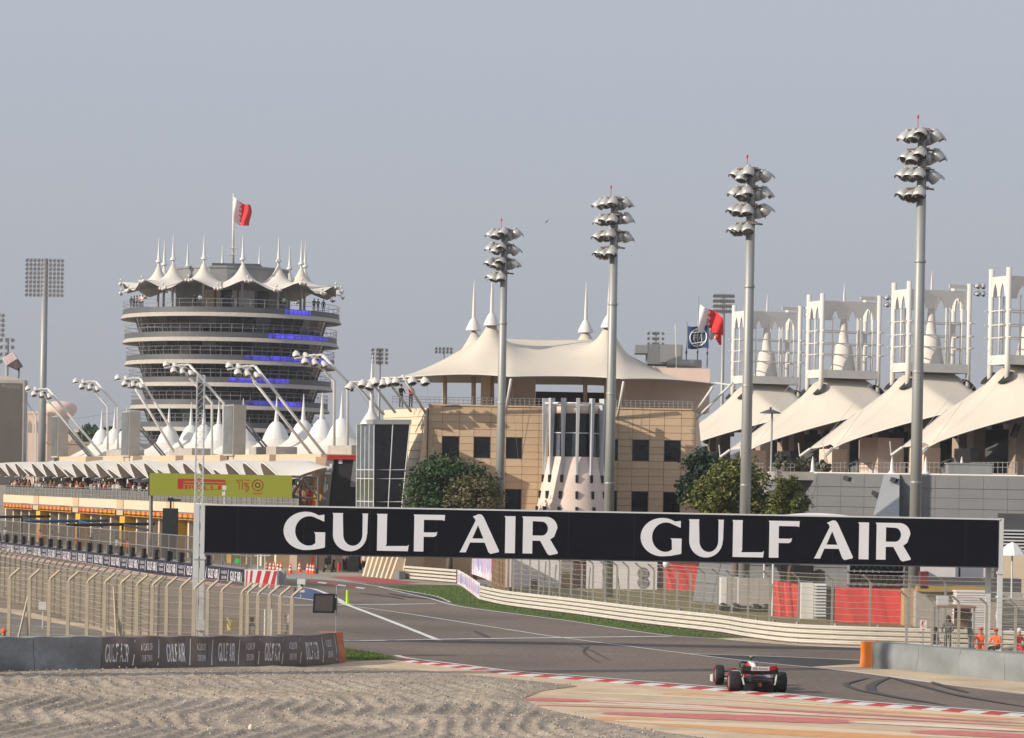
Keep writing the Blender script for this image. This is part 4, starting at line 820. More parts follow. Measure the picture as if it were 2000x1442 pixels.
for a, b in (((987, 809), (998, 741)), ((1205, 821), (1218, 746)), ((750, 810), (690, 746)), ((772, 806), (722, 742)), ((803, 804), (753, 738)), ((832, 808), (786, 733)), ((1359, 819), (1431, 748)), ((1358, 806), (1392, 757))):
    part('strut', MB().tube([P(*a, FD + .1), P(*b, FD - 2.0)], .10, 8), WHITE, rcb, True)
part('tent_tip_bar', MB().tube([P(1386, 747, FD - .5), P(1434, 753, FD - 1.6)], .07, 6), WHITE, rcb)
for ca, cb in ((P(832, 733, FD - .3), P(850, 900, FD - .1)), (P(998, 742, FD - .8), P(1012, 898, FD - .1)), (P(1218, 746, FD - .8), P(1236, 898, FD - .1)), (P(690, 746, FD - 2), P(745, 830, FD)), (P(722, 742, FD - 2), P(748, 840, FD))): part('tent_cable', MB().tube([ca, cb], .012, 3), MGREY, rcb)
bar = part('lamp_bar', MB().tube([P(682, 747, FD - 2.2), P(735, 744, FD - 2.2), P(832, 742, FD - 2.2)], .07, 6), WHITE, rcb)
for px, py, rz_ in ((684, 757, -40), (708, 752, -10), (722, 756, -20), (733, 748, 20), (747, 751, 10), (760, 748, 30), (773, 747, 0), (805, 746, 15), (830, 747, 20)):
    inst('lamp', LAMP_W, Matrix.Translation(P(px, py, FD - 2.4) - OFF[rcb]) @ rotz(R(rz_)), rcb)
# roof plant
blk('plant_room', 1265, 1333, 673, 712, FD + 7, FD + 11, MGREY); blk('plant_unit', 1241, 1266, 674, 690, FD + 7, FD + 10, GALV); blk('plant_screen', 1290, 1333, 674, 708, FD + 6.8, FD + 6.99, GALV)
part('air_duct', MB().tube([P(1302, 710, FD + 7), P(1370, 711, FD + 7)], .33, 10), GALV, rcb, True)
part('antenna', MB().tube([P(1321, 725, FD + 6), P(1319, 634, FD + 6)], .04, 5), WHITE, rcb)
# ------------------------------------------------------------------ flags beside the plant room
FLD = FD + 8
def pole(name, label, px, y0, y1):
    b = P(px + .018 * (y1 - y0) * 0, y1, FLD); t = P(px, y0, FLD); th = thing(name, label, 'flagpole', (b.x, FLD, b.z), 'flagpoles on the race control roof')
    part('pole', MB().tube([Vector((b.x, FLD, b.z)), Vector((b.x, FLD, t.z))], .05, 6), GALV, th, True); part('winch', MB().box((b.x, FLD, b.z + 1.1), (.14, .14, .22)), DGREY, th); return th, b.x
th, x_ = pole('flagpole', 'flagpole with a navy flag bearing a white globe emblem', 1340, 628, 716)
def fl2(u, v):
    q = P(1343 + 41 * u, 637 + 44 * v + 1.5 * math.sin(u * 6), FLD - .05 - .18 * math.sin(u * 7 + v)); return q
fo = part('flag', MB().grid(lambda u, v: fl2(u, v), 16, 8), pm('flag_navy', (.012, .045, .11), .8, var=.15), th, True)
mb = MB(); on = lambda x, y: fl2(x, y) + Vector((0, -.05, 0))
def ring(cx_, cy_, r0, r1, kx=1.0):
    n_ = 28; vs = []
    for k in range(n_): a = 2 * math.pi * k / n_; vs += [on(cx_ + kx * r0 * math.cos(a), cy_ + r0 * math.sin(a)), on(cx_ + kx * r1 * math.cos(a), cy_ + r1 * math.sin(a))]
    mb.add(vs, [(2 * k, 2 * k + 1, (2 * k + 3) % (2 * n_), (2 * k + 2) % (2 * n_)) for k in range(n_)])
ring(.5, .5, .37, .42); ring(.5, .5, .36, .41, .45)
for y in (.25, .72): mb.quad(on(.2, y), on(.8, y), on(.8, y + .04), on(.2, y + .04))
for s_, x0 in (('F', .26), ('I', .44), ('A', .54)):
    V, T = text2d(s_); xm = max(v[0] for v in V); w_ = .06 if s_ == 'I' else .16; mb.add([on(x0 + x / xm * w_, .62 - y * .26) for x, y in V], T)
part('emblem', mb, FW, fo)
th, x_ = pole('flagpole', 'tallest rooftop flagpole with a billowing white and red serrated flag', 1362, 580, 716)
def fl3(u, v): return P(1367 + 46 * u - 4 * v * (1 - u), 595 + 26 * u ** 1.2 + (54 - 20 * u) * v + 2 * math.sin(u * 7), FLD - .1 - .3 * math.sin(u * 8 + v * 2))
part('flag', flag_mesh(1, 1, fl3, 24, 14, 4, .40), [FW, FR], th, True)
th, x_ = pole('flagpole', 'shorter rooftop flagpole with a crumpled white and red flag', 1381, 622, 718)
def fl4(u, v): return P(1383 + 26 * u, 640 + 8 * u + (18 + 6 * u) * v + 4 * math.sin(u * 9) * v, FLD + .1 - .25 * math.sin(u * 9 + v * 3))
part('flag', flag_mesh(1, 1, fl4, 16, 10, 3, .5), [FW, FR], th, True)
# ================================================================== grandstand bays with tent canopies and lantern towers
SD = 320.0
GX0, GY0 = 0.0820 * SD, SD       # centre of the far bay
def bay_c(k): return Vector((GX0 + 5.95 * k, GY0 - 19.2 * k, 0))
def lp(u, n, z): return PU * u + PN * n + Vector((0, 0, z))
STW = pm('stand_white', (0.70, 0.67, 0.62), .55, var=.05, scale=.8)
bay = thing('grandstand_bay', 'x', 'grandstand', bay_c(0), 'grandstand bays with tent canopies')
def ipart(name, mb, m, par=bay, smooth=False): return part(name, mb, m, par, smooth, local=True)
def hwf(n): t = min(1, max(0, (11 - n) / 8.6)); return 2.2 + 7.75 * t ** 1.25
def zef(n): t = min(1, max(0, (11 - n) / 8.6)); return 10.9 + 3.6 * t ** .85 - (0.12 * max(0, 2.4 - n) ** 1.15)
def z0f(n):
    pts = [(-9, 13.2), (-6, 15.2), (-3.4, 17.6), (-2.2, 18.2), (2.2, 18.2), (3.4, 17.4), (5, 15.6), (8, 13.2), (11, 11.35)]
    for i in range(len(pts) - 1):
        if pts[i][0] <= n <= pts[i + 1][0]:
            t = (n - pts[i][0]) / (pts[i + 1][0] - pts[i][0]); t = t; return pts[i][1] * (1 - t) + pts[i + 1][1] * t
    return 13
def canopy(a, b):
    n = 11 - 20 * b; a2 = 2 * a - 1; h = hwf(n); n2 = n - (.9 * (1 - a2 * a2) if b < .02 else .9 * (1 - a2 * a2) * max(0, 1 - b * 8))
    ze, z0 = zef(n), z0f(n); r = math.hypot(a2 * h / 1.05, n) / 3.0
    z = ze + (z0 - ze) * (1 - abs(a2)) ** 1.0 * 1.0 if False else ze + (z0 - ze) * max(0, 1 - abs(a2) ** 0.82)
    return lp(a2 * h, n2, z)
can = ipart('canopy', MB().grid(canopy, 40, 44), TENT, smooth=True)
for a in (0, 1): ipart('canopy_hem', MB().tube([canopy(a, b / 24) for b in range(0, 12)], .07, 5), STW, can, True)
ipart('tip_bracket', MB().tube([canopy(0, 0), canopy(0, 0) + lp(-.3, .9, -.7)], .16, 6).tube([canopy(0, 0) + lp(-.3, .9, -.7), canopy(0, 0) + lp(-.2, 1.1, .5)], .05, 5), STW, can)
ipart('tip_bracket', MB().tube([canopy(1, 0), canopy(1, 0) + lp(.3, .9, -.7)], .16, 6).tube([canopy(1, 0) + lp(.3, .9, -.7), canopy(1, 0) + lp(.2, 1.1, .5)], .05, 5), STW, can)
for a in (.12, .88): ipart('stay_cable', MB().tube([canopy(a, .02), lp(-.8 if a < .5 else .8, 3, 20)], .02, 3), GALV, can)
UX, NX = 1.45, 3.1
for su in (-1, 1):
    for sn in (-1, 1):
        zb = 14.6 if sn > 0 else 16.2
        ipart('column', MB().tube([lp(su * UX, sn * NX, zb - 2), lp(su * UX, sn * NX, 26.3)], .24, 12), STW, smooth=True)
        c = lp(su * UX, sn * NX, 0)
        ipart('column_opening', MB().lathe([(.01, .0), (.8, .0)], 16, lp(su * UX, sn * (NX + .15), 17.05 if sn < 0 else 16.98), M=(Matrix.Rotation(R(-42 * sn), 3, PU) @ Matrix.Diagonal((1.0, 1.0, 1.0)).to_3x3())), DARKIN, can)
plat = ipart('platform', MB().box(lp(0, 0, 18.55), (2 * UX - .3, 2 * NX + .2, .5), ax3), STW)
for su in (-1, 1): ipart('platform_beam', MB().box(lp(su * (UX + .05), 0, 18.5), (.3, 2 * NX, .8), ax3), STW, plat)
for sn in (-1, 1): ipart('platform_beam', MB().box(lp(0, sn * (NX + .05), 18.5), (2 * UX, .3, .8), ax3), STW, plat)
def arch_panel(p0, p1, th, n_, off):       # frieze with pointed arches cut out of its lower edge
    d = (p1 - p0); top, bot = 25.6, 23.9; prof = [(0, top), (0, bot + .0)]
    w = 1.0 / n_
    for i in range(n_):
        for t, h in ((.2, 0), (.22, .35), (.32, .8), (.5, 1.2), (.68, .8), (.78, .35), (.8, 0)): prof.append(((i + t) * w, bot + h * .95))
    prof += [(1, bot), (1, top)]
    v, t = tri([prof]); o = Vector(off) * th
    P3 = [p0 + d * a + Vector((0, 0, z)) for a, z in v]; mb = MB(); mb.add(P3, t); mb.add([q + o for q in P3], [f[::-1] for f in t])
    n = len(prof); mb.add(P3 + [q + o for q in P3], [(i, (i + 1) % n, n + (i + 1) % n, n + i) for i in range(n)]); return mb
for su in (-1, 1): ipart('arched_frieze', arch_panel(lp(su * UX, -NX + .25, 0), lp(su * UX, NX - .25, 0), .12, 3, PU), STW)
for sn in (-1, 1): ipart('arched_frieze', arch_panel(lp(-UX + .25, sn * NX, 0), lp(UX - .25, sn * NX, 0), .12, 2, PN), STW)
for z in (20.4, 21.5, 22.7):
    for su in (-1, 1): ipart('tie_rod', MB().tube([lp(su * UX, -NX - .6, z), lp(su * UX, NX + .6, z)], .06, 5), STW)
    for sn in (-1, 1): ipart('tie_rod', MB().tube([lp(-UX - .5, sn * NX, z), lp(UX + .5, sn * NX, z)], .06, 5), STW)
for su in (-1, 1):
    for n in (-1.1, -.75, 1.9, -2.4): ipart('slim_column', MB().tube([lp(su * UX, n, 18.8), lp(su * UX, n, 24.0)], .09, 6), STW, smooth=True)
for sn in (-1, 1): ipart('slim_column', MB().tube([lp(0, sn * NX, 18.8), lp(0, sn * NX, 24.0)], .10, 6), STW, smooth=True)
pk = ipart('tent_peak', MB().lathe([(1.45, 18.2), (1.25, 18.9), (1.0, 20.2), (.85, 21.4), (.52, 21.6), (.42, 22.6), (.30, 24.2), (.14, 24.6), (.10, 26.4), (.02, 27.5)], 16), TENTW, smooth=True)
ipart('lamp_arm', MB().box(lp(-UX, -NX + 1, 26.0), (.1, 2.2, .35), ax3).tube([lp(-UX, -NX - .9, 26.2), lp(-UX, -NX + 1, 26.2)], .05, 5), STW)
for i in range(2):
    for z in (25.4, 26.1): inst('lamp', LAMP_S, Matrix.Translation(lp(-UX - .1, -NX - .8 - i * .55, z)) @ rotz(R(-60)), bay)
# concourse under the canopy
ipart('concourse_floor', MB().box(lp(0, 0, 4.4), (20.0, 14, 8.8), ax3), pm('stand_base', (.34, .30, .27), .8))
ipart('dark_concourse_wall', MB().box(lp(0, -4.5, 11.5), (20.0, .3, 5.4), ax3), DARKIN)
ipart('upper_seating', MB().hexa([lp(-9.9, -4, 10.2), lp(9.9, -4, 10.2), lp(9.9, 2.5, 8.85), lp(-9.9, 2.5, 8.85)], [lp(-9.9, -4, 12.2), lp(9.9, -4, 12.2), lp(9.9, 2.5, 9.4), lp(-9.9, 2.5, 9.4)]), pm('grey_seating', (.12, .12, .125), .8, var=.3, scale=4))
for u in (-6.2, -3.6, 3.4, 6.0): ipart('pier', MB().box(lp(u, 3.2, 10.9), (1.15, 1.15, 4.2), ax3), CONCT)
ipart('cross_beam', MB().box(lp(0, 3.2, 13.3), (17.5, .8, .55), ax3), CONCT)
ipart('kiosk', MB().box(lp(6.8, 6.3, 9.9), (2.6, 1.6, 2.2), ax3), PINK)
ipart('kiosk_arch', MB().prism([lp(6.2, 7.12, 8.85), lp(7.3, 7.12, 8.85), lp(7.25, 7.12, 9.8), lp(6.75, 7.12, 10.6), lp(6.25, 7.12, 9.8)], PN * .02), CONCT)
ipart('grey_kiosk', MB().box(lp(2.6, 4.6, 9.9), (2.8, .8, 2.1), ax3), CLADG)
mb = MB()
for z in (9.3, 9.7): mb.tube([lp(-10, 7, z), lp(10, 7, z)], .03, 4)
for i in range(27): mb.tube([lp(-10 + i * .77, 7, 8.8), lp(-10 + i * .77, 7, 9.75)], .025, 4)
ipart('concourse_railing', mb, GALV)
for u in (-5, 5): ipart('loudspeaker', MB().box(lp(u, 4.3, 12.4), (.5, .4, 1.1), (PU, (PN + Vector((0, 0, .4))).normalized(), PU.cross((PN + Vector((0, 0, .4))).normalized()))), BLACK)
bay['label'] = 'farthest grandstand canopy and white lantern tower, directly right of the rooftop flags'
dup(bay, bay_c(1), 'second grandstand canopy and lantern tower from the rooftop flags'); b2 = dup(bay, bay_c(2), 'third grandstand canopy, its lantern tower crossed by the tallest floodlight mast'); dup(bay, bay_c(3), 'nearest grandstand canopy and lantern tower, cut by the right picture edge')
part('stair_core', MB().box(lp(-1.0, 5.4, 10.4), (3.6, 2.6, 3.2), ax3), PINK, b2, local=True)
# ================================================================== grey clad service building
gw = thing('service_building', 'long grey clad service building with a flared corner below the grandstand', 'building', G(1600, 1190))
RW = [(924, 1597, 1500, 186), (953, 1593, 1497, 185.8), (972, 1586, 1491, 185.5), (996, 1577, 1482, 185), (1018, 1556, 1464, 184.3), (1040, 1528, 1438, 183.5), (1068, 1488, 1400, 182.4), (1095, 1455, 1368, 181.5), (1140, 1440, 1358, 180.6), (1190, 1430, 1352, 180)]
FA, FB = P(1440, 1000, 187.5), P(2260, 1000, 178)      # front wall line on plan
def rowv(v):
    i = min(int(v * 9), 8); t = v * 9 - i; return [RW[i][k] * (1 - t) + RW[i + 1][k] * t for k in range(4)]
def on_front(px, py):
    D = 186.0
    for _ in range(4): q = P(px, py, D); t = (q.x - FA.x) / (FB.x - FA.x); D = FA.y + (FB.y - FA.y) * t
    return P(px, py, D)
def cornerp(v):
    r = rowv(v); q = on_front(r[1], r[0]); q.z = max(0, q.z); return q
def leftp(u, v):      # lit left face, running back along the straight; u 0 at the corner
    r = rowv(v); c = cornerp(v); d = P(r[2], r[0], c.y + 6); d.z = c.z; return c.lerp(d, u)
def frontp(X, v):
    c = cornerp(v); t = (X - FA.x) / (FB.x - FA.x); return Vector((X, FA.y + (FB.y - FA.y) * t, c.z))
XR = FB.x
part('backing', MB().grid(lambda a, b: frontp(cornerp(b).x + (XR - cornerp(b).x) * a, b) + Vector((0, .06, 0)), 2, 18).grid(lambda a, b: leftp(a, b) + Vector((.04, .05, 0)), 2, 18), pm('cladding_joint', (.11, .112, .118), .6), gw)
part('roof', MB().poly([leftp(1, 0), cornerp(0), frontp(XR, 0), frontp(XR, 0) + Vector((0, 40, 0)), leftp(1, 0) + Vector((0, 40, 0))]), CONC, gw)
NR = 10; XS = [cornerp(0).x + 1.35 * k for k in range(-4, 17)]
for j in range(NR):
    v0, v1 = j / NR + .0018, (j + 1) / NR - .0018
    for i in range(2): part('cladding_panel', MB().grid(lambda a, b: leftp(i / 2 + .006 + .488 * a, v0 + (v1 - v0) * b), 1, 3), CLADG, gw)
    for i in range(len(XS) - 1):
        xa, xb = XS[i] + .008, XS[i + 1] - .008
        if xb < cornerp(v1).x + .02: continue
        if j >= 8 and xa > P(1520, 1120, 183).x and xb < P(1590, 1120, 183).x: continue
        part('cladding_panel', MB().grid(lambda a, b: frontp(max(xa, cornerp(v0 + (v1 - v0) * b).x) * (1 - a) + max(xb, cornerp(v0 + (v1 - v0) * b).x + .01) * a, v0 + (v1 - v0) * b), 1, 3), CLADG, gw)
part('doorway', MB().box(P(1556, 1130, 185.2), (2.0, .3, 1.6)), DARKIN, gw)
part('pier_panel', MB().hexa([P(1705, 1010, 182), P(1756, 1011, 182), P(1756, 1011, 184.6), P(1705, 1010, 184.6)], [P(1727, 926, 183.6), P(1757, 927, 183.6), P(1757, 927, 184.6), P(1727, 926, 184.6)]), pm('pale_cladding', (.40, .41, .42), .5, .1, var=.05), gw)
part('coping', MB().tube([leftp(1, 0), cornerp(0), frontp(XR, 0)], .06, 4), WHITE, gw)
for px, py in ((1655, 935), (1747, 938)):
    q = P(px, py, 183.3); part('floodlight', MB().box(q, (.35, .5, .25), (Vector((.8, -.5, -.3)).normalized(), Vector((.5, .85, 0)).normalized(), Vector((.25, -.15, .95)).normalized())), BLACK, gw)
for i, px in enumerate((1587, 1742, 1808, 1878)):
    q = P(px, 925, 190); solo('rooftop_spire', MB().lathe([(.32, 0), (.22, .15), (.12, .3), (.09, .8), (.02, 1.15)], 10, Vector((q.x, q.y, q.z - .1))), WHITE, ['slim white spire beside the palms on the grey roof', 'slim white spire left of the tallest mast on the grey roof', 'slim white spire between the small pink kiosks', 'slim white spire above the long rooftop cabinet'][i], 'spire', 'white spires on the grey roof', loc=(q.x, q.y, q.z - .1), smooth=True)
q = P(1892, 927, 188); solo('rooftop_cabinet', MB().box((q.x, q.y, q.z + .3), (2.7, 1, .62)).box((q.x, q.y, q.z + .65), (2.85, 1.1, .08)), GALV, 'long grey metal cabinet on the roof of the service building', 'cabinet', loc=(q.x, q.y, q.z - .02))
q = P(1580, 918, 189); solo('roof_slab_edge', MB().box((20.5, 189, 7.95), (9, 6, .5)), CONC, 'low concrete planter edge on the service building roof', 'planter', loc=(20.5, 189, 7.7))
# ================================================================== floodlight masts
def mast(label, px, py_top, Y, grp, width=.30, tiers=4):
    u, v = unroll(px, py_top); X = u * Y / FPX; H = CAMH - v * Y / FPX
    th = thing('floodlight_mast', label, 'floodlight', (X, Y, 0), grp)
    b = lambda x, y, z: Vector((X + x, Y + y, z))
    part('pole', MB().tube([b(0, 0, 0), b(0, 0, H * .5), b(0, 0, H - .4)], [width * 1.12, width, width * .82], 16), GALV, th, True)
    for z in (H * .28, H * .5, H * .72): part('pole_joint', MB().lathe([(width * 1.09, z - .06), (width * 1.1, z), (width * 1.05, z + .06)], 16, b(0, 0, 0)), GALV, th, True)
    rj = random.Random(int(Y)); tw = rj.uniform(-10, 10)
    for t in range(tiers):
        z = H - .9 - t * 1.05
        part('bracket', MB().tube([b(-.85, -.2, z + .35), b(-.2, -.3, z + .4), b(.7, .2, z + .35)], .06, 5).box(b(0, 0, z + .4), (.75, .6, .14)), pm('rusty_bracket', (.30, .22, .17), .8, var=.3, scale=4), th)
        for k, (dx, dy, rz_) in enumerate(((-.92, -.1, -60), (-.60, -.42, -38), (-.18, -.62, -14), (.42, .3, 150), (.80, .05, 120))[: 5 if t < 3 else 3]):
            inst('lamp', LAMP_BIG, Matrix.Translation(Vector((dx + rj.uniform(-.1, .1), dy + rj.uniform(-.08, .08), z + rj.uniform(-.12, .1) - (.1 if k == 1 else 0)))) @ rotz(R(rz_ + rj.uniform(-18, 18))) @ Matrix.Rotation(R(rj.uniform(-14, 10)), 4, 'X'), th)
    part('beacon', MB().tube([b(-.25, 0, H - .4), b(-.25, 0, H + .12)], .02, 5).lathe([(.05, H + .12), (.06, H + .24), (.02, H + .32)], 8, b(-.25, 0, 0)), RED, th)
    return th
G4 = 'row of four tall grey floodlight masts'
mast('tallest grey floodlight mast, standing nearest the right picture edge', 1802, 236, 166.5, G4); mast('tall floodlight mast rising in front of the round bushy tree', 1468, 313, 178, G4)
mast('floodlight mast rising in front of the right half of the tan building', 1201, 372, 197.5, G4); mast('shortest looking mast of the four, beside the dark green tree', 986, 435, 223, G4)
# the pair of masts just outside the picture whose long shadows cross gravel, track and barrier
for i, d in enumerate((0, .85)):
    mo = mast(['nearer of two floodlight masts just outside the left picture edge casting long shadows', 'farther of two floodlight masts just outside the left picture edge casting long shadows'][i], 100, -260, 100, 'masts just outside the left edge', .34); mo.location = (-25.0 - d * .1, 103.7 + d, 0)
def panel_mast(label, px, py, Y, w, h, nx_, ny_, zdown=0, pr=.28, base=0.0, grp='distant floodlight masts'):
    u, v = unroll(px, py); X = u * Y / FPX; H = CAMH - v * Y / FPX
    th = thing('floodlight_mast', label, 'floodlight', (X, Y, base), grp); b = lambda x, y, z: Vector((X + x, Y + y, z))
    part('pole', MB().tube([b(0, .2, base), b(0, .2, H)], [pr, pr * .7], 12), GALV, th, True)
    for j in range(ny_):
        z = H - .3 - h * j / max(1, ny_ - 1)
        part('cross_arm', MB().box(b(0, 0, z + .25), (w, .06, .06)), GALV, th)
        for i in range(nx_):
            x = -w / 2 + w * i / (nx_ - 1); inst('lamp', PLAMP, Matrix.Translation(Vector((x, -.05, z - base))), th)
    return th
mbp = MB(); mbp.lathe([(.02, .30), (.14, .24), (.22, .06), (.23, -.08)], 8, M=Matrix.Rotation(R(-60), 3, 'X')); mbp.lathe([(.001, -.05), (.22, -.05)], 8, M=Matrix.Rotation(R(-60), 3, 'X'), mi=1); PLAMP = mbp.mesh('lamp', [pm('lamp_back', (.16, .165, .17), .5, .3, var=.2), LAMPG])
panel_mast('thick mast with a big square panel of lamps left of the round tower', 88, 505, 400, 4.6, 4.5, 10, 9, pr=.55)
panel_mast('small far mast of twelve lamps left of the tan building', 742, 680, 420, 1.9, 1.7, 4, 4, pr=.24)
panel_mast('distant mast head half hidden behind the big tent edge', 867, 678, 470, 2.3, .5, 5, 2, pr=.2); panel_mast('distant lamp head peeping above the rooftop plant room', 1281, 648, 470, 2.2, 1.6, 4, 3, pr=.25)
panel_mast('lamp panel mast standing behind the rooftop flags', 1414, 574, 380, 2.3, 1.9, 7, 4, pr=.28); panel_mast('lamp mast cut by the left picture edge above the tilted cube', -6, 612, 380, 1.6, 2.4, 4, 5, pr=.3)
panel_mast('short lamp mast standing behind the tilted patterned cube', 14, 660, 370, 1.4, 2.6, 3, 4, pr=.3)
# lattice mast
LD = 205.0; lb, lt_ = P(386, 1100, LD), P(390, 733, LD); th = thing('lattice_mast', 'slender triangulated steel lattice mast beside the left gantry post', 'mast', (lb.x, LD, 0))
hw = .24; cs = [(-hw, -hw), (hw, -hw), (hw, hw), (-hw, hw)]
for (x, y) in cs: part('leg', MB().tube([(lb.x + x * 1.15, LD + y, 0), (lb.x + x, LD + y, lt_.z)], .035, 5), STEELW, th)
mb = MB(); n_ = 30; dz = lt_.z / n_
for i in range(n_):
    for k in range(4):
        a, c = cs[k], cs[(k + 1) % 4]; mb.tube([(lb.x + a[0], LD + a[1], i * dz), (lb.x + c[0], LD + c[1], (i + 1) * dz)], .018, 3); mb.tube([(lb.x + a[0], LD + a[1], (i + 1) * dz), (lb.x + c[0], LD + c[1], (i + 1) * dz)], .014, 3)
part('lattice_bracing', mb, STEELW, th, kind='stuff')
part('cable_box', MB().box((lb.x, LD, lt_.z - 1.4), (.4, .3, 1.8)), DGREY, th)
# camera post in front of the green billboard
q = P(438, 985, 215); solo('camera_post', MB().tube([(q.x, 215, 0), (q.x, 215, q.z + 1.0)], .04, 6).box((q.x, 215, q.z + 1.15), (.26, .3, .3)).box((q.x - .05, 215, q.z + .72), (.22, .25, .25)), WHITE, 'small white camera boxes on a thin post before the green billboard', 'camera post', loc=(q.x, 215, 0))
# street lamp with a mushroom head
q = P(1508, 806, 200); th = thing('street_lamp', 'mushroom headed street lamp before the second grandstand canopy', 'street lamp', (P(1500, 920, 200).x, 200, 0))
X = q.x; part('pole', MB().tube([(X, 200, 0), (X, 200, q.z)], .06, 8), GALV, th, True); part('shade', MB().lathe([(.7, q.z - .06), (.66, q.z), (.3, q.z + .14), (.08, q.z + .22), (.06, q.z + .36)], 16, (X - .1, 200, 0)), DGREY, th, True)
# ================================================================== trees
def leafmat(name, cols):
    m = bpy.data.materials.new(name); m.use_nodes = True; n = m.node_tree; b = n.nodes['Principled BSDF']; b.inputs['Roughness'].default_value = .5; b.inputs['Specular IOR Level'].default_value = .35
    gi = n.nodes.new('ShaderNodeNewGeometry'); cr = n.nodes.new('ShaderNodeValToRGB'); e = cr.color_ramp.elements
    for i, c in enumerate(cols):
        el = e[i] if i < 2 else e.new(i / (len(cols) - 1))
        el.position = i / (len(cols) - 1); el.color = (*c, 1)
    n.links.new(gi.outputs['Random Per Island'], cr.inputs[0]); n.links.new(cr.outputs[0], b.inputs['Base Color']); return m
BARK = pm('bark', (.16, .12, .09), .9, var=.3, scale=4, bump=.5)
def tree(name, label, base, crown, mat, nl, seed, leaf=.26, clumps=70, cat='tree', grp=None):
    rt = random.Random(seed); (cx, cy_, cz), (rx, ry, rz_) = crown; th = thing(name, label, cat, base, grp)
    bx, by, bz = base
    part('trunk', MB().tube([(bx, by, bz), (bx + .1, by, bz + (cz - bz) * .4), (cx, cy_, cz - rz_ * .35)], [.26, .2, .14], 8), BARK, th, True)
    cl = []
    while len(cl) < clumps:
        p = Vector((rt.uniform(-1, 1), rt.uniform(-1, 1), rt.uniform(-1, 1)))
        if p.length > 1 or p.length < .35: continue
        p *= (.80 + rt.uniform(-.05, .16)); cl.append(Vector((cx + p.x * rx, cy_ + p.y * ry, cz + p.z * rz_)))
    for i in range(9):
        c = cl[i]; part('limb', MB().tube([(bx + .1, by, bz + (cz - bz) * .4), Vector((cx, cy_, cz - rz_ * .3)).lerp(c, .4), c], [.1, .06, .02], 5), BARK, th)
    mb = MB()
    for k in range(nl):
        c = rt.choice(cl); s_ = min(rx, rz_) * .15; g = Vector((rt.gauss(0, 1), rt.gauss(0, 1), rt.gauss(0, .85)))
        if g.length > 2.1: continue
        p = c + g * s_; a = Vector((rt.gauss(0, 1), rt.gauss(0, 1), rt.gauss(0, .5))).normalized(); n_ = (g.normalized() * .6 + Vector((rt.gauss(0, .6), rt.gauss(0, .6), rt.gauss(.3, .6)))).normalized()
        b = n_.cross(a).normalized(); a = b.cross(n_); l = leaf * rt.uniform(.6, 1.25); w = l * .55
        mb.add([p - a * l * .5, p + b * w * .5, p + a * l * .5 + n_ * l * .12, p - b * w * .5], [(0, 1, 2, 3)])
    part('crown', mb, mat, th, kind='stuff'); return th
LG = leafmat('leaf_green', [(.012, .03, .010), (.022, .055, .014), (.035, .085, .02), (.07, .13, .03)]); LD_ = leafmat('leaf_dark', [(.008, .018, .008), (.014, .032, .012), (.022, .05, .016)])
LY = leafmat('leaf_olive', [(.03, .05, .008), (.06, .09, .012), (.12, .14, .02), (.19, .17, .03), (.045, .07, .012)]); LB = leafmat('leaf_brown', [(.10, .085, .035), (.06, .08, .03), (.17, .12, .07), (.11, .12, .03), (.14, .085, .055)])
def cr(x0, x1, y0, y1, D, dy=None):
    a, b = P(x0, (y0 + y1) / 2, D), P(x1, (y0 + y1) / 2, D); t, l = P((x0 + x1) / 2, y0, D), P((x0 + x1) / 2, y1, D); r = (b.x - a.x) / 2
    return ((a.x + b.x) / 2, D, (t.z + l.z) / 2), (r, dy or r * .8, (t.z - l.z) / 2)
c = cr(786, 972, 880, 1052, 222, 2.6); tree('tree', 'dark green leafy tree in front of the tan building', (c[0][0], 222, 0), c, LG, 16000, 21, .30, 120)
c = cr(862, 990, 918, 1062, 219.5, 1.8); tree('tree', 'brownish green bush in front of the dark green tree', (c[0][0], 219.5, 0), c, LB, 11000, 22, .25, 110)
c = cr(1322, 1432, 874, 1004, 206, 1.8); tree('tree', 'very dark tree behind the olive green tree', (c[0][0], 206, 0), c, LD_, 10000, 23, .30, 100)  # darker leaf colours than the other trees
c = cr(1352, 1514, 888, 1064, 186, 2.4); tree('tree', 'large olive green tree behind the second floodlight mast', (c[0][0], 176.5 + 8, 0), c, LY, 17000, 24, .25, 130)
c = cr(1500, 1578, 924, 1050, 180, 1.2); tree('tree', 'smaller olive tree right of the large one before the grey wall', (c[0][0], 179, 0), (c[0], c[1]), LY, 7000, 25, .23, 70)
for i, (x0, x1, y0, y1, D, lb_) in enumerate(((1512, 1545, 880, 925, 196, 'feathery palm shrub beside the street lamp on the grey roof'), (1545, 1600, 890, 925, 197, 'wide grey green shrub on the roof left of the white spire'), (1590, 1625, 900, 925, 195, 'small flowering shrub beside the white roof spire'))):
    c = cr(x0, x1, y0, y1, D, .8); tree('shrub', lb_, (c[0][0], D, c[0][2] - c[1][2] - .1), c, leafmat('leaf_grey%d' % i, [(.06, .08, .05), (.10, .11, .07), (.16, .14, .09)]), 900, 40 + i, .22, 24, 'shrub', 'shrubs on the service building roof')
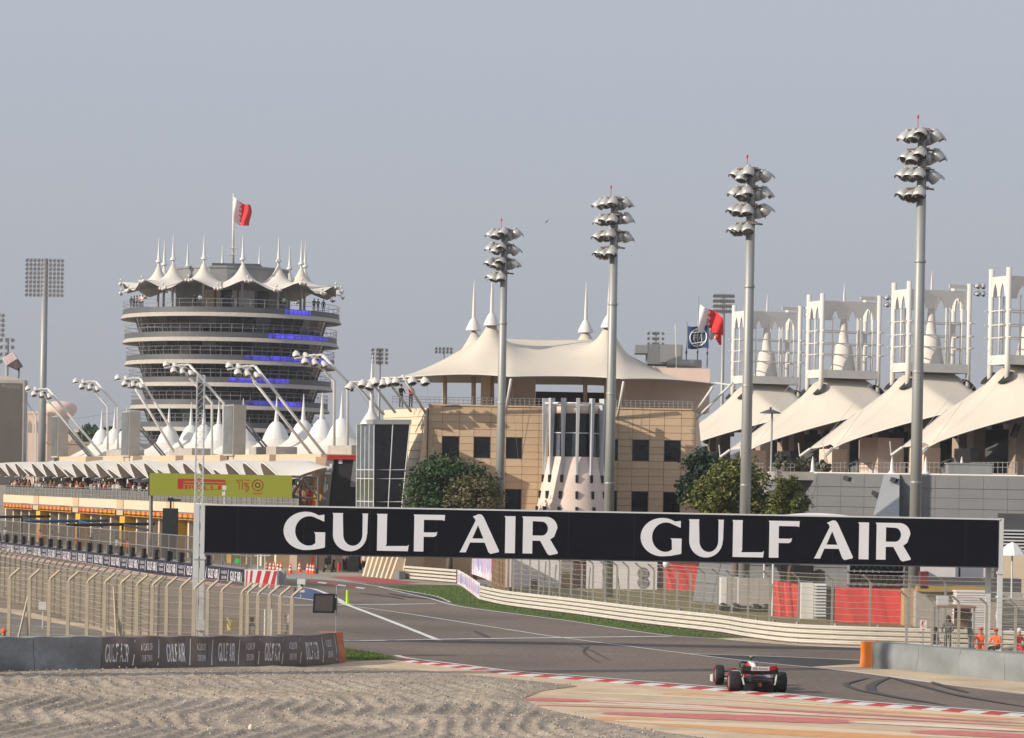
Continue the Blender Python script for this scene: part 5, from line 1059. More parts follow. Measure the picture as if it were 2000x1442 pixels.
# ================================================================== gantry across the track
YG = 133.0; s1 = YG / FPX
ga = thing('gantry_sign', 'wide navy overhead gantry board lettered GULF AIR twice, spanning the track', 'gantry', (0, YG, 0))
tl_, bl_, tr_, br_ = P(401.5, 989.5, YG), P(400, 1081, YG), P(1949, 1014, YG), P(1947, 1105, YG)
x0_, x1_ = (tl_.x + bl_.x) / 2, (tr_.x + br_.x) / 2; zt_, zb_ = (tl_.z + tr_.z) / 2, (bl_.z + br_.z) / 2
bd = part('board', MB().box(((x0_ + x1_) / 2, YG, (zt_ + zb_) / 2), (x1_ - x0_, .5, zt_ - zb_)), NAVY, ga)
part('top_trim', MB().box(((x0_ + x1_) / 2, YG, zt_ + .035), (x1_ - x0_ + .1, .54, .06)), STEELW, ga)
part('bottom_trim', MB().box(((x0_ + x1_) / 2, YG, zb_ - .03), (x1_ - x0_ + .05, .48, .05)), DGREY, ga)
for a, b in ((554, 1089), (1250, 1777)):
    o_ = P(a, 1073 + .0175 * (a - 600), YG); part('lettering', put_text(MB(), GA, lambda x, y: Vector((o_.x + x, YG - .262, o_.z + y)), (b - a) * s1, 72.0 * s1), LETTER, bd)
for k in range(12):      # faint board seams
    x = x0_ + (x1_ - x0_) * (k + .5) / 12; part('seam', MB().box((x, YG - .252, (zt_ + zb_) / 2), (.015, .006, zt_ - zb_ - .02)), pm('seam_navy', (.008, .009, .018), .6), bd)
def post(xs, zs, side):
    for x in xs:
        part('post', MB().box((x, YG - .12, zs / 2), (.20, .22, zs)), STEELW, ga); part('post', MB().box((x + (.16 if side > 0 else -.16), YG + .7, zs / 2), (.16, .18, zs)), STEELW, ga)
    mb = MB(); n_ = 7
    for x in xs:
        for i in range(n_):
            z0, z1 = .1 + (zs - .2) * i / n_, .1 + (zs - .2) * (i + 1) / n_; a, b = (YG - .1, YG + .68) if i % 2 else (YG + .68, YG - .1)
            mb.tube([(x, a, z0), (x, b, z1)], .035, 5); mb.box((x, YG + .3, z1), (.1, .7, .08))
        mb.box((x, YG - .12, zb_ - .25), (.30, .30, .12)); mb.box((x, YG - .12, .1), (.5, .6, .2))
    part('post_bracing', mb, STEELW, ga)
post([P(385.5, 1040, YG).x, P(397, 1040, YG).x], zt_ + .05, -1); post([P(1953.5, 1060, YG).x], zt_ + .08, 1)
part('back_leg', MB().box((P(1936, 1150, YG).x, YG + .9, zb_ / 2), (.22, .22, zb_)), STEELW, ga); part('junction_box', MB().box((P(392, 1228, YG).x, YG - .35, .75), (.42, .2, .42)), STEELW, ga)
# ================================================================== near barriers
def path_at(px, pts):
    for i in range(len(pts) - 1):
        if pts[i][0] <= px <= pts[i + 1][0] or i == len(pts) - 2:
            t = (px - pts[i][0]) / (pts[i + 1][0] - pts[i][0]); return G(px, pts[i][1] * (1 - t) + pts[i + 1][1] * t)
LBP = [(-200, 1318), (0, 1311), (200, 1307.5), (400, 1305.5), (570, 1303.5), (630, 1300), (674, 1294)]
def lbt(px, v, out=0.0, hmul=1.0):
    p = path_at(px, LBP); q = path_at(px + 1, LBP); d = (q - p).normalized(); n = Vector((d.y, -d.x, 0)); b = .05 * math.sin(px * .05) + .03 * math.sin(px * .13 + 1)
    lean = -.10 * (v / 1.2) ** 2 + .05 * math.sin(v * 4 + px * .02); h = 1.2 + .02 * math.sin(px * .09)
    return p + n * (out + lean + b * v * .5) + Vector((0, 0, v * h / 1.2))
GREYB = speckle('grey_rubber', [(0.3, (.19, .195, .20)), (0.65, (.34, .345, .345))], 1.3, .5, .1, .6); BROWNB = pm('charcoal_vinyl', (.16, .128, .115), .6, var=.18, scale=1.2, streak=.3)
lbr = thing('crash_barrier', 'low charcoal banner barrier lettered GULF AIR with a grey rubber end, beside the gravel', 'barrier', path_at(300, LBP))
def wall_piece(name, a, b, m, par, fn=lbt, n=30, h=1.2, dep=.75):
    mb = MB(); mb.grid(lambda u, v: fn(a + (b - a) * u, h * v), n, 10); mb.grid(lambda u, v: fn(a + (b - a) * u, h, -dep * v), n, 1)
    mb.grid(lambda u, v: fn(a, h * v, -dep * u), 1, 4); mb.grid(lambda u, v: fn(b, h * v, -dep * (1 - u)), 1, 4); return part(name, mb, m, par, True)
for a, b in ((-180, -60), (-59, 66), (67, 198.6)): wall_piece('rubber_block', a, b, GREYB, lbr)
ban = []
for a, b in ((199.4, 312), (312.4, 405), (405.4, 500), (500.4, 585), (585.4, 661)): ban.append(wall_piece('banner', a, b, BROWNB, lbr, h=1.18))
wall_piece('orange_end', 661.4, 673, pm('worn_orange', (.55, .17, .06), .7, var=.3, scale=3), lbr, n=6)
def bann(px): return ban[min(4, sum(px > e for e in (312, 405, 500, 585)))]
for a, b in ((205, 250), (325, 361), (427, 459), (517, 546), (597, 621)):
    part('lettering', put_text(MB(), GA, lambda x, y: lbt(a + x, .26 + y, .012), b - a, .66), LETTER, bann((a + b) / 2))
for a, b in ((275, 297), (385, 402), (481, 497), (564, 579), (637, 649)):
    part('lettering', put_text(MB(), text2d('A CLASS OF'), lambda x, y: lbt(a + x, .68 + y, .012), b - a, .25), LETTER, bann((a + b) / 2)); mb = put_text(MB(), text2d('OUR OWN'), lambda x, y: lbt(a + 1 + x, .27 + y, .012), b - a - 2, .25); part('lettering', mb, LETTER, bann((a + b) / 2))
for x in (261, 309, 371, 414, 467, 506, 552, 586.8, 630, 656):
    mb = MB(); w = 6 * (1 - (x - 260) / 700); mb.add([lbt(x - w * .5, .13, .012), lbt(x - w * .1, .12, .012), lbt(x + w * .15, .5, .012), lbt(x + w * .55, 1.08, .012), lbt(x + w * .35, 1.08, .012), lbt(x - w * .15, .5, .012)], [(0, 1, 2), (0, 2, 5), (5, 2, 3), (5, 3, 4)]); part('sail_mark', mb, LETTER, bann(x))
RBP = [(1678, 1303.5), (1725, 1306.5), (1760, 1309.5), (1800, 1313.5), (1880, 1321.5), (2000, 1333), (2300, 1362)]
def rbt(px, v, out=0.0):
    p = path_at(px, RBP); q = path_at(px + 1, RBP); d = (q - p).normalized(); n = Vector((d.y, -d.x, 0)); n = n if n.y < 0 else -n
    return p + n * (out - .06 * (v / 1.05) ** 2 + .035 * math.sin(v * 5 + px * .05) + .05 * math.sin(px * .037)) + Vector((0, 0, v))
PALEB = speckle('pale_grey_vinyl', [(0.3, (.195, .21, .212)), (0.65, (.235, .255, .257))], .8, .4, .05, .6)
rbr = thing('crash_barrier', 'pale grey low barrier with an orange end on the sand strip right of the car', 'barrier', path_at(1850, RBP))
wall_piece('orange_end', 1678, 1703, ORANGE, rbr, rbt, 8, 1.03); 
for a, b in ((1703.4, 1790), (1790.4, 1872), (1872.4, 1960), (1960.4, 2060), (2060.4, 2200)): wall_piece('vinyl_block', a, b, PALEB, rbr, rbt, 14, 1.03)
# ================================================================== steel guardrail
RAILC = pm('cream_guardrail', (.60, .56, .49), .55, var=.12, scale=1.2, streak=4)
GRP = [(938, 1173), (960, 1178.5), (1000, 1186), (1115, 1200.5), (1262, 1220.5), (1400, 1236.5), (1457, 1246), (1538, 1256), (1620, 1260.5), (1700, 1263.5), (1850, 1268), (2000, 1272), (2250, 1282)]
def guardrail(label, pts, nbeam, hb, cat='guardrail', name='guardrail'):
    q = [G(a, b) for a, b in smooth_line(pts, 6)]; th = thing(name, label, cat, q[len(q) // 2])
    ns = []
    for i in range(len(q)):
        d = (q[min(i + 1, len(q) - 1)] - q[max(i - 1, 0)]).normalized(); n = Vector((d.y, -d.x, 0)); ns.append(n if n.y < 0 else -n)
    prof = [(0, 0), (.02, .004), (.07, .04), (.07, .065), (.02, .09), (.07, .115), (.07, .14), (.02, .176), (0, .18)]
    for k in range(nbeam):
        mb = MB(); z0 = .06 + hb * k; n_ = len(prof); vs = [q[i] + ns[i] * o + Vector((0, 0, z0 + z)) for i in range(len(q)) for o, z in prof]
        mb.add(vs, [(i * n_ + j, (i + 1) * n_ + j, (i + 1) * n_ + j + 1, i * n_ + j + 1) for i in range(len(q) - 1) for j in range(n_ - 1)]); part('beam', mb, RAILC, th, True)
    L = [0.0]
    for i in range(1, len(q)): L.append(L[-1] + (q[i] - q[i - 1]).length)
    s_ = .5
    while s_ < L[-1]:
        p = along(q, L, s_); i = min(range(len(q)), key=lambda k: (q[k] - p).length); part('post', MB().box(p - ns[i] * .10 + Vector((0, 0, .5)), (.1, .12, 1.0), axes(ns[i])), GALV, th); s_ += 2.0
    return th, q, ns, L
guardrail('long cream four-beam steel guardrail curving along the green verge', GRP, 4, .222)
guardrail('short straight cream guardrail at the foot of the tan building', [(786, 1131), (840, 1135.5), (892, 1140)], 4, .25)
# pink and blue sponsor strip between the two guardrails, and its larger twin on the fence
def stripes(name, label, pts, h, seed, n, z0=.03):
    q = [G(a, b) for a, b in smooth_line(pts, 8)]; L = [0.0]
    for i in range(1, len(q)): L.append(L[-1] + (q[i] - q[i - 1]).length)
    th = thing(name, label, 'banner', q[0]); rs_ = random.Random(seed); T = L[-1]
    part('panel', MB().grid(lambda u, v: along(q, L, u * T) + Vector((0, .03, z0 + h * v)), 16, 1), pm('banner_white', (.72, .70, .72), .6, var=.04), th)
    cols_ = [pm('banner_pink', (.80, .30, .52), .6), pm('banner_blue', (.13, .22, .60), .6), pm('banner_lilac', (.42, .38, .66), .6)]
    s_ = .1
    while s_ < T - .2:
        w = rs_.choice((.18, .3, .45)); c_ = cols_[rs_.choice((0, 1, 2, 2))]; lo_, hi_ = (0, h) if c_ is cols_[0] else (h * rs_.uniform(.1, .3), h * rs_.uniform(.7, .95))
        part('print', MB().quad(*[along(q, L, min(T, s_ + a)) + Vector((0, -.01, z0 + b)) for a, b in ((0, lo_), (w, lo_), (w * .9, hi_), (.05, hi_))]), c_, th); s_ += w + rs_.uniform(.05, .25)
stripes('sponsor_banner', 'low pink and blue striped sponsor strip joining the two guardrails', [(893, 1141), (905, 1148), (920, 1159), (937, 1172.5)], 1.0, 4, 9)
stripes('sponsor_banner', 'tall pink and blue striped banner hung on the fence below the gantry', [(921, 1147), (935, 1152), (948, 1158), (960, 1164)], 2.6, 8, 9, .9)
# ================================================================== catch fences
POSTT = pm('tan_fence_post', (.50, .42, .31), .7, var=.12); POSTG = pm('grey_fence_post', (.33, .31, .27), .6, var=.15); POSTD = pm('dark_fence_post', (.10, .105, .10), .6, var=.2); POSTR = pm('rusty_fence_post', (.34, .22, .13), .8, var=.25); CABL = pm('fence_cable', (.55, .50, .42), .5, .2)
def catch_fence(label, posts, lean, arm, mat, meshm, r=.05, ncab=9, cat='fence', cabm=None):
    """posts: (base point, bend height); the top leans by vector lean"""
    th = thing('catch_fence', label, cat, posts[len(posts) // 2][0])
    for p, h in posts: part('post', MB().box(p + Vector((0, 0, h / 2)), (r * 2, r * 2, h)).tube([p + Vector((0, 0, h - .03)), p + lean * .12 + Vector((0, 0, h + .1)), p + lean + Vector((0, 0, h + arm))], r * .9, 6), mat, th)
    for k in range(ncab):
        z = (k + .6) / (ncab - .4)
        pts = []
        for i, (p, h) in enumerate(posts):
            pts.append(p + Vector((0, -.06, z * h)))
            if i < len(posts) - 1: p2, h2 = posts[i + 1]; m = p.lerp(p2, .5); m.z = 0; pts.append(m + Vector((0, -.06, z * (h + h2) / 2 - .02 - .03 * random.random())))
        part('cable', MB().tube(pts, .011, 3, cap=False), cabm or CABL, th)
    for f in (.5, 1): part('cable', MB().tube([p + lean * f + Vector((0, -.03, h + arm * f)) for p, h in posts], .012, 3, cap=False), cabm or CABL, th)
    sheet('wire_mesh', [p + Vector((0, -.03, .05)) for p, h in posts], [p + Vector((0, -.03, h)) for p, h in posts], meshm, th)
    sheet('overhang_mesh', [p + Vector((0, -.03, h)) for p, h in posts], [p + lean + Vector((0, -.03, h + arm)) for p, h in posts], meshm, th); return th
# far dark fence along the straight
A_, B_ = Vector((-17.6, 139, 0)), Vector((-27.0, 169, 0)); d_ = (B_ - A_).normalized()
catch_fence('dark posted catch fence running along the left of the main straight', [(A_ + d_ * (2.0 * k - 9), 2.5) for k in range(31)], Vector((.34, -.2, 0)), .38, POSTD, MESHT, .045, 8)
# near tan fence behind the left barrier
NPX = [-20, 19, 58, 97, 134, 171, 205, 236, 268, 298, 326, 353, 380, 406, 433, 472, 484, 504, 526, 547, 570]
def nearp(px):
    t = (px - 19) / 551; D = 122.5 - 2.5 * t; bend_y = 1130 + (1147 - 1130) * min(1, (px - 19) / 307) + max(0, (px - 326) / 244) * 21
    u, v = unroll(px, bend_y); return Vector((u * D / FPX, D, 0)), CAMH - v * D / FPX
catch_fence('tan posted catch fence behind the left barrier, its bent tops leaning over', [nearp(px) for px in NPX], Vector((.42, -.1, 0)), .42, POSTT, MESHT, .068, 10)
for k, (px, dx) in enumerate(((48, 14), (228, -6))):
    p, h = nearp(px); th_ = Vector((p.x, p.y + 1.3, 0)); solo('fence_stay', MB().tube([p + Vector((dx * .02, .05, h * .98)), p + Vector((-dx * .02, -.35, 0))], .05, 6), POSTT, ['long tan pole leaning against the near fence, left part', 'thin tan pole leaning against the near fence, right of the white box'][k], 'pole', loc=p)
# right fence behind the guardrail
RPX = [1001, 1017, 1034, 1051, 1072, 1092, 1114, 1135, 1157, 1180, 1204, 1226, 1251, 1276, 1297, 1321, 1347, 1374, 1401, 1428, 1460, 1502, 1559, 1624, 1698, 1774, 1845, 1930, 2020]
def gr_y(px):
    for i in range(len(GRP) - 1):
        if GRP[i][0] <= px <= GRP[i + 1][0]: t = (px - GRP[i][0]) / (GRP[i + 1][0] - GRP[i][0]); return GRP[i][1] * (1 - t) + GRP[i + 1][1] * t
rposts = []
for px in RPX: rposts.append((G(px, gr_y(px) - 4.0), 2.75 if px < 1500 else 2.85))
catch_fence('long cable catch fence with bent tops behind the curving guardrail', rposts, Vector((-.36, -.12, 0)), .36, POSTG, MESHL, .05, 10)
catch_fence('rust brown crowded fence posts beside the pink banner', [(G(px, py), 2.8) for px, py in ((961, 1165), (966, 1168), (971, 1170.5), (977, 1173), (984, 1176), (992, 1178.5))], Vector((-.2, -.15, 0)), .3, POSTR, mesh_mat('debris_mesh_rust', (.33, .22, .13), .16, 13.0), .06, 8)
catch_fence('short bent-topped fence around the marshal post behind the pale barrier', [(Vector((P(px, 1200, 129).x, 129, 0)), CAMH - unroll(px, by)[1] * 129 / FPX) for px, by in ((1771, 1170), (1821, 1178), (1873, 1180), (1927, 1184), (1984, 1186), (2040, 1188))], Vector((-.32, -.1, 0)), .34, POSTG, MESHL, .055, 8)
for i, (pa, pb_) in enumerate((((1176, 1112), (1187, 1196)), ((1204, 1112), (1216, 1198)), ((1066, 1096), (1060, 1170)), ((1086, 1102), (1078, 1170)), ((1152, 1108), (1146, 1190)), ((1505, 1140), (1500, 1222)))):
    b = G(pb_[0], gr_y(pb_[0]) - 8); D = b.y; t = P(pa[0], pa[1], D); solo('fence_stay', MB().tube([b, Vector((t.x, D - .8, t.z))], .045, 6), POSTG, 'raking stay propping the right catch fence, %s from the pink banner' % ('fourth', 'fifth', 'first', 'second', 'third', 'sixth')[i], 'pole', 'raking stays of the right fence', loc=b)
# ================================================================== the racing car
CB = G(1478, 1351.5); car = thing('racing_car', 'open-wheel racing car in red, white and black seen from behind on the track', 'racing car', CB, rz=R(4))
CW = pm('car_white', (.74, .73, .72), .28, var=.03); CRD = pm('car_red', (.42, .012, .03), .28, var=.05); CBK = pm('carbon_black', (.012, .012, .013), .35, var=.3); TYR = pm('tyre_black', (.014, .014, .015), .75, var=.25, scale=6); TRED = pm('tyre_red_band', (.60, .01, .03), .6)
RIM = pm('wheel_cover', (.30, .29, .29), .3, .5, var=.3, scale=6); CGR = pm('wing_dark_green', (.008, .03, .03), .4)
def cpart(n, mb, m, par=car, smooth=False): return part(n, mb, m, par, smooth, local=True)
def loft(secs, n=16):
    mb = MB(); vs = []
    for (y, hw, zb, zt, xc) in secs:
        for k in range(n):
            a = 2 * math.pi * k / n; c, s = math.cos(a), math.sin(a); f = lambda t: math.copysign(abs(t) ** .65, t)
            vs.append((xc + hw * f(c), y, (zb + zt) / 2 + (zt - zb) / 2 * f(s)))
    m_ = len(secs); mb.add(vs, [(i * n + k, i * n + (k + 1) % n, (i + 1) * n + (k + 1) % n, (i + 1) * n + k) for i in range(m_ - 1) for k in range(n)] + [tuple(range(n))[::-1], tuple((m_ - 1) * n + k for k in range(n))]); return mb
cpart('floor', MB().box((0, 1.55, .07), (1.42, 3.0, .05)).box((.68, 1.5, .12), (.04, 2.6, .14)).box((-.68, 1.5, .12), (.04, 2.6, .14)), CBK)
body = cpart('body', loft([(-.42, .07, .26, .42, 0), (0, .13, .14, .58, 0), (.5, .2, .12, .74, 0), (1.0, .25, .1, .88, 0), (1.45, .24, .1, .97, 0), (1.62, .30, .1, .64, 0), (2.3, .31, .1, .63, 0), (3.0, .26, .14, .60, 0), (3.7, .19, .18, .48, 0), (4.4, .12, .18, .33, 0), (4.75, .07, .18, .26, 0)]), CRD, smooth=True)
cpart('airbox', loft([(.55, .04, .70, .90, 0), (1.0, .09, .80, .96, 0), (1.5, .12, .82, 1.0, 0)]), CW, body, True)
for sx in (-1, 1):
    sp = cpart('sidepod', loft([(.25, .16, .13, .36, sx * .36), (.8, .24, .13, .50, sx * .44), (1.6, .27, .16, .60, sx * .46), (2.2, .25, .22, .60, sx * .46)]), CRD, smooth=True)
    cpart('sidepod_stripe', loft([(.5, .10, .40, .47, sx * .45), (1.2, .16, .52, .60, sx * .48), (1.9, .14, .56, .635, sx * .47)]), CW, sp, True)
    cpart('mirror', MB().box((sx * .5, 2.3, .66), (.16, .08, .07)), CRD); cpart('endplate', MB().prism([(sx * .60, -.75, .58), (sx * .60, -.38, .50), (sx * .60, -.30, .88), (sx * .60, -.78, .90)], (sx * .02, 0, 0)), CBK)
    cpart('endplate_stay', MB().hexa([(sx * .52, -.62, .28), (sx * .55, -.62, .28), (sx * .55, -.45, .28), (sx * .52, -.45, .28)], [(sx * .60, -.62, .64), (sx * .63, -.62, .64), (sx * .63, -.42, .64), (sx * .60, -.42, .64)]), STEELW)
# rear wing: dark main plane curving up into the coloured flap
def wing(u, v, z0, z1, y0): x = -0.60 + 1.2 * u; e = abs(2 * u - 1); return Vector((x, y0 - .03 * v, z0 + (z1 - z0) * v + .05 * (e ** 4)))
cpart('wing_main_plane', MB().grid(lambda u, v: wing(u, v, .66, .76, -.42), 14, 3).grid(lambda u, v: wing(u, v, .62, .74, -.40), 14, 3), CBK)
fl = cpart('wing_flap', MB().grid(lambda u, v: wing(.0 + .25 * u, v, .77, .92, -.60), 5, 2, 0).grid(lambda u, v: wing(.25 + .53 * u, v, .77, .92, -.60), 8, 2, 1).grid(lambda u, v: wing(.78 + .22 * u, v, .77, .92, -.60), 5, 2, 2), [CGR, CW, CRD])
cpart('lettering', put_text(MB(), text2d('Alfa Romeo', .35), lambda x, y: wing(.275 + x / 1.2, .18 + y * 5.2, .77, .92, -.615), .56, .125), pm('script_dark', (.02, .02, .03), .5), fl)
cpart('beam_wing', MB().box((0, -.5, .40), (.9, .22, .03)).box((0, -.52, .46), (.9, .16, .03)), CBK)
cpart('diffuser', MB().hexa([(-.52, -.35, .05), (.52, -.35, .05), (.5, .3, .05), (-.5, .3, .05)], [(-.52, -.42, .34), (.52, -.42, .34), (.5, .3, .12), (-.5, .3, .12)]), CBK)
cpart('gearbox_fairing', loft([(-.30, .24, .18, .52, 0), (.15, .42, .12, .60, 0), (.5, .55, .1, .50, 0), (.9, .50, .1, .48, 0)]), CBK, smooth=True)
cpart('crash_structure', MB().box((0, -.62, .30), (.12, .35, .16)), CBK); cpart('rain_light', MB().box((0, -.81, .30), (.07, .02, .12)), pm('lamp_red_dull', (.25, .02, .02), .3))
cpart('cover_print', MB().quad((-.20, .05, .62), (.02, .05, .64), (.0, .5, .79), (-.2, .5, .74)), CW, body)
def wheel(x, y, w, sx):
    th = cpart('wheel', MB().lathe([(.30, -w / 2 + .02), (.335, -w / 2), (.352, -w / 2 + .04), (.36, 0), (.352, w / 2 - .04), (.335, w / 2), (.30, w / 2 - .02)], 32, (x, y, .36), M=Matrix.Rotation(R(90), 3, 'Y')), TYR, smooth=True)
    cpart('sidewall', MB().lathe([(.235, 0), (.335, .0)], 32, (x + sx * w / 2 * 1.001, y, .36), M=Matrix.Rotation(R(90), 3, 'Y')), TYR, th); cpart('red_band', MB().lathe([(.29, 0), (.325, .0)], 32, (x + sx * (w / 2 + .006), y, .36), M=Matrix.Rotation(R(90), 3, 'Y')), TRED, th)
    cpart('rim', MB().lathe([(.02, .03), (.12, .0), (.22, -.005), (.235, -.03)], 24, (x + sx * (w / 2 - .005), y, .36), M=Matrix.Rotation(R(90 * sx), 3, 'Y')), RIM, th, True)
    cpart('inner_drum', MB().lathe([(.02, 0), (.31, .0)], 24, (x - sx * w / 2 * .98, y, .36), M=Matrix.Rotation(R(90), 3, 'Y')), CBK, th)
for sx in (-1, 1): wheel(sx * .80, 0, .405, sx); wheel(sx * .83, 3.6, .305, sx)
mb = MB()
for sx in (-1, 1):
    for y in (0, 3.6):
        for dy, z in ((-.25, .28), (.3, .28), (-.2, .46), (.3, .46)): mb.tube([(sx * .2, y + dy, z), (sx * .66, y, z + .02)], .018, 4)
cpart('suspension_arms', mb, CBK, car)
cpart('front_wing', MB().box((0, 4.75, .12), (1.85, .35, .03)).box((0, 4.6, .17), (1.8, .22, .03)), CW)
for sx in (-1, 1): cpart('front_endplate', MB().prism([(sx * .95, 4.35, .06), (sx * .95, 5.0, .06), (sx * .95, 4.95, .28), (sx * .95, 4.4, .34)], (sx * .02, 0, 0)), CW)
cpart('halo', MB().tube([(-.3, 1.75, .66), (-.31, 2.2, .84), (-.18, 2.65, .88), (0, 2.8, .86), (.18, 2.65, .88), (.31, 2.2, .84), (.3, 1.75, .66)], .035, 6).tube([(0, 2.8, .86), (0, 2.95, .6)], .03, 6), CBK, smooth=True)
cpart('helmet', MB().sphere((0, 1.95, .76), .14, 12, 8), pm('helmet_dark', (.05, .05, .06), .3), smooth=True)
cpart('camera_pod', MB().box((0, 1.45, 1.05), (.03, .08, .1)).box((0, 1.45, 1.11), (.26, .1, .035)), CBK); cpart('camera_tip', MB().box((-.02, 1.44, 1.14), (.08, .07, .03)), LIME)
# ================================================================== people
def person_mesh(pose, mats, seed=0):
    """one continuous skinned body; mats: skin, shirt, trousers, shoes"""
    J = {'pelvis': (0, 0, .95), 'spine': (0, 0, 1.13), 'chest': (0, 0, 1.36), 'neck': (0, 0, 1.50), 'headb': (0, -.015, 1.58), 'headt': (0, -.01, 1.70)}
    Rr = {'pelvis': (.15, .11), 'spine': (.135, .10), 'chest': (.165, .115), 'neck': (.055, .055), 'headb': (.075, .09), 'headt': (.08, .095)}
    for s, sx in (('l', 1), ('r', -1)):
        J.update({'sh' + s: (sx * .18, 0, 1.42), 'el' + s: (sx * .25, .02, 1.14), 'wr' + s: (sx * .25, -.06, .90), 'ha' + s: (sx * .24, -.09, .79), 'hi' + s: (sx * .09, 0, .90), 'kn' + s: (sx * .10, -.02, .50), 'an' + s: (sx * .10, .02, .09), 'to' + s: (sx * .115, -.15, .04)})
        Rr.update({'sh' + s: (.065, .065), 'el' + s: (.045, .045), 'wr' + s: (.032, .032), 'ha' + s: (.035, .025), 'hi' + s: (.085, .09), 'kn' + s: (.058, .062), 'an' + s: (.042, .05), 'to' + s: (.035, .03)})
    J.update(pose); E = [('pelvis', 'spine'), ('spine', 'chest'), ('chest', 'neck'), ('neck', 'headb'), ('headb', 'headt')]
    for s in 'lr': E += [('chest', 'sh' + s), ('sh' + s, 'el' + s), ('el' + s, 'wr' + s), ('wr' + s, 'ha' + s), ('pelvis', 'hi' + s), ('hi' + s, 'kn' + s), ('kn' + s, 'an' + s), ('an' + s, 'to' + s)]
    nm = list(J); me = bpy.data.meshes.new('person_body'); me.from_pydata([J[n] for n in nm], [(nm.index(a), nm.index(b)) for a, b in E], [])
    ob = bpy.data.objects.new('tmp_person', me); COL.objects.link(ob); md = ob.modifiers.new('s', 'SKIN')
    if not me.skin_vertices: me.attributes.new('skin', 'FLOAT_VECTOR', 'POINT')
    for i, n in enumerate(nm):
        sv = me.skin_vertices[0].data[i]; sv.radius = Rr[n]; sv.use_root = (n == 'pelvis')
    ss = ob.modifiers.new('u', 'SUBSURF'); ss.levels = 1; ss.render_levels = 1
    dg = bpy.context.evaluated_depsgraph_get(); dg.update(); out = bpy.data.meshes.new_from_object(ob.evaluated_get(dg)); bpy.data.objects.remove(ob)
    out.materials.clear()
    for m in mats: out.materials.append(m)
    reg = {}
    for a, b in E:
        k = 1
        if a in ('neck', 'headb'): k = 0
        if a[:2] in ('wr',) : k = 0
        if a[:2] == 'el': k = 0 if len(mats) > 4 else 1
        if a[:2] in ('hi', 'kn') or (a == 'pelvis' and b[:2] == 'hi'): k = 2
        if a[:2] == 'an': k = 3
        reg[(a, b)] = k
    for p in out.polygons:
        c = p.center; best = (9, 1)
        for (a, b), k in reg.items():
            A, B = Vector(J[a]), Vector(J[b]); t = max(0, min(1, (c - A).dot(B - A) / max((B - A).length_squared, 1e-6))); d = (c - A.lerp(B, t)).length
            if d < best[0]: best = (d, k)
        if best[1] == 1 and c.z < J['pelvis'][2] - .02 and abs(c.x) < .2 and J['pelvis'][2] > .8: best = (0, 2)
        p.material_index = best[1]; p.use_smooth = True
    out['head'] = J['headt']; return out, J
def hairmesh(long=False, hat=None):
    mb = MB(); mb.sphere((0, .015, .03), .108, 10, 6, (.92, 1.05, .95))
    if long: mb.hexa([(-.11, .03, -.34), (.11, .03, -.34), (.10, .12, -.34), (-.10, .12, -.34)], [(-.10, .0, .04), (.10, .0, .04), (.10, .11, .04), (-.10, .11, .04)])
    if hat: mb.box((0, -.10, .03), (.15, .14, .015))
    return mb
PM = {'white': pm('cloth_white', (.70, .69, .70), .85), 'black': pm('cloth_black', (.018, .018, .02), .85), 'red': pm('cloth_red', (.60, .03, .03), .85), 'orange': pm('cloth_orange', (.85, .13, .015), .8), 'grey': pm('cloth_grey', (.16, .16, .17), .85), 'blue': pm('cloth_blue', (.12, .20, .36), .85), 'lilac': pm('cloth_lilac', (.55, .48, .55), .85), 'green': pm('cloth_green', (.30, .55, .06), .8), 'pattern': pm('cloth_pattern', (.10, .10, .11), .85, var=.9, scale=12), 'darkblue': pm('cloth_darkblue', (.03, .035, .06), .85), 'coral': pm('cloth_coral', (.75, .35, .30), .85)}
POSES = {'stand': {}, 'push': {'chest': (0, -.10, 1.34), 'neck': (0, -.14, 1.48), 'headb': (0, -.17, 1.56), 'headt': (0, -.19, 1.68), 'ell': (.24, -.22, 1.18), 'wrl': (.2, -.46, 1.16), 'hal': (.19, -.56, 1.16), 'elr': (-.24, -.22, 1.18), 'wrr': (-.2, -.46, 1.16), 'har': (-.19, -.56, 1.16), 'shl': (.18, -.1, 1.41), 'shr': (-.18, -.1, 1.41), 'knl': (.1, -.12, .5), 'anr': (-.1, .2, .1), 'tor': (-.1, .05, .04)},
         'rail': {'ell': (.24, -.14, 1.18), 'wrl': (.16, -.34, 1.08), 'hal': (.12, -.42, 1.08), 'elr': (-.24, -.14, 1.18), 'wrr': (-.16, -.34, 1.08), 'har': (-.12, -.42, 1.08)},
         'hips': {'ell': (.36, .06, 1.18), 'wrl': (.2, -.04, 1.0), 'hal': (.15, -.1, .96), 'anl': (.16, .02, .09), 'tol': (.18, -.14, .04), 'anr': (-.16, .02, .09), 'tor': (-.18, -.14, .04)},
         'sit': {'pelvis': (0, .1, .46), 'spine': (0, .08, .64), 'chest': (0, .04, .86), 'neck': (0, .02, 1.0), 'headb': (0, 0, 1.08), 'headt': (0, 0, 1.2), 'shl': (.18, .04, .92), 'shr': (-.18, .04, .92), 'ell': (.27, -.06, .68), 'wrl': (.2, -.26, .6), 'hal': (.16, -.34, .58), 'elr': (-.27, -.06, .68), 'wrr': (-.2, -.26, .6), 'har': (-.16, -.34, .58), 'hil': (.1, .06, .45), 'hir': (-.1, .06, .45), 'knl': (.13, -.34, .47), 'knr': (-.13, -.34, .47), 'anl': (.12, -.32, .09), 'anr': (-.12, -.32, .09), 'tol': (.13, -.48, .04), 'tor': (-.13, -.48, .04)}}
_PM = {}
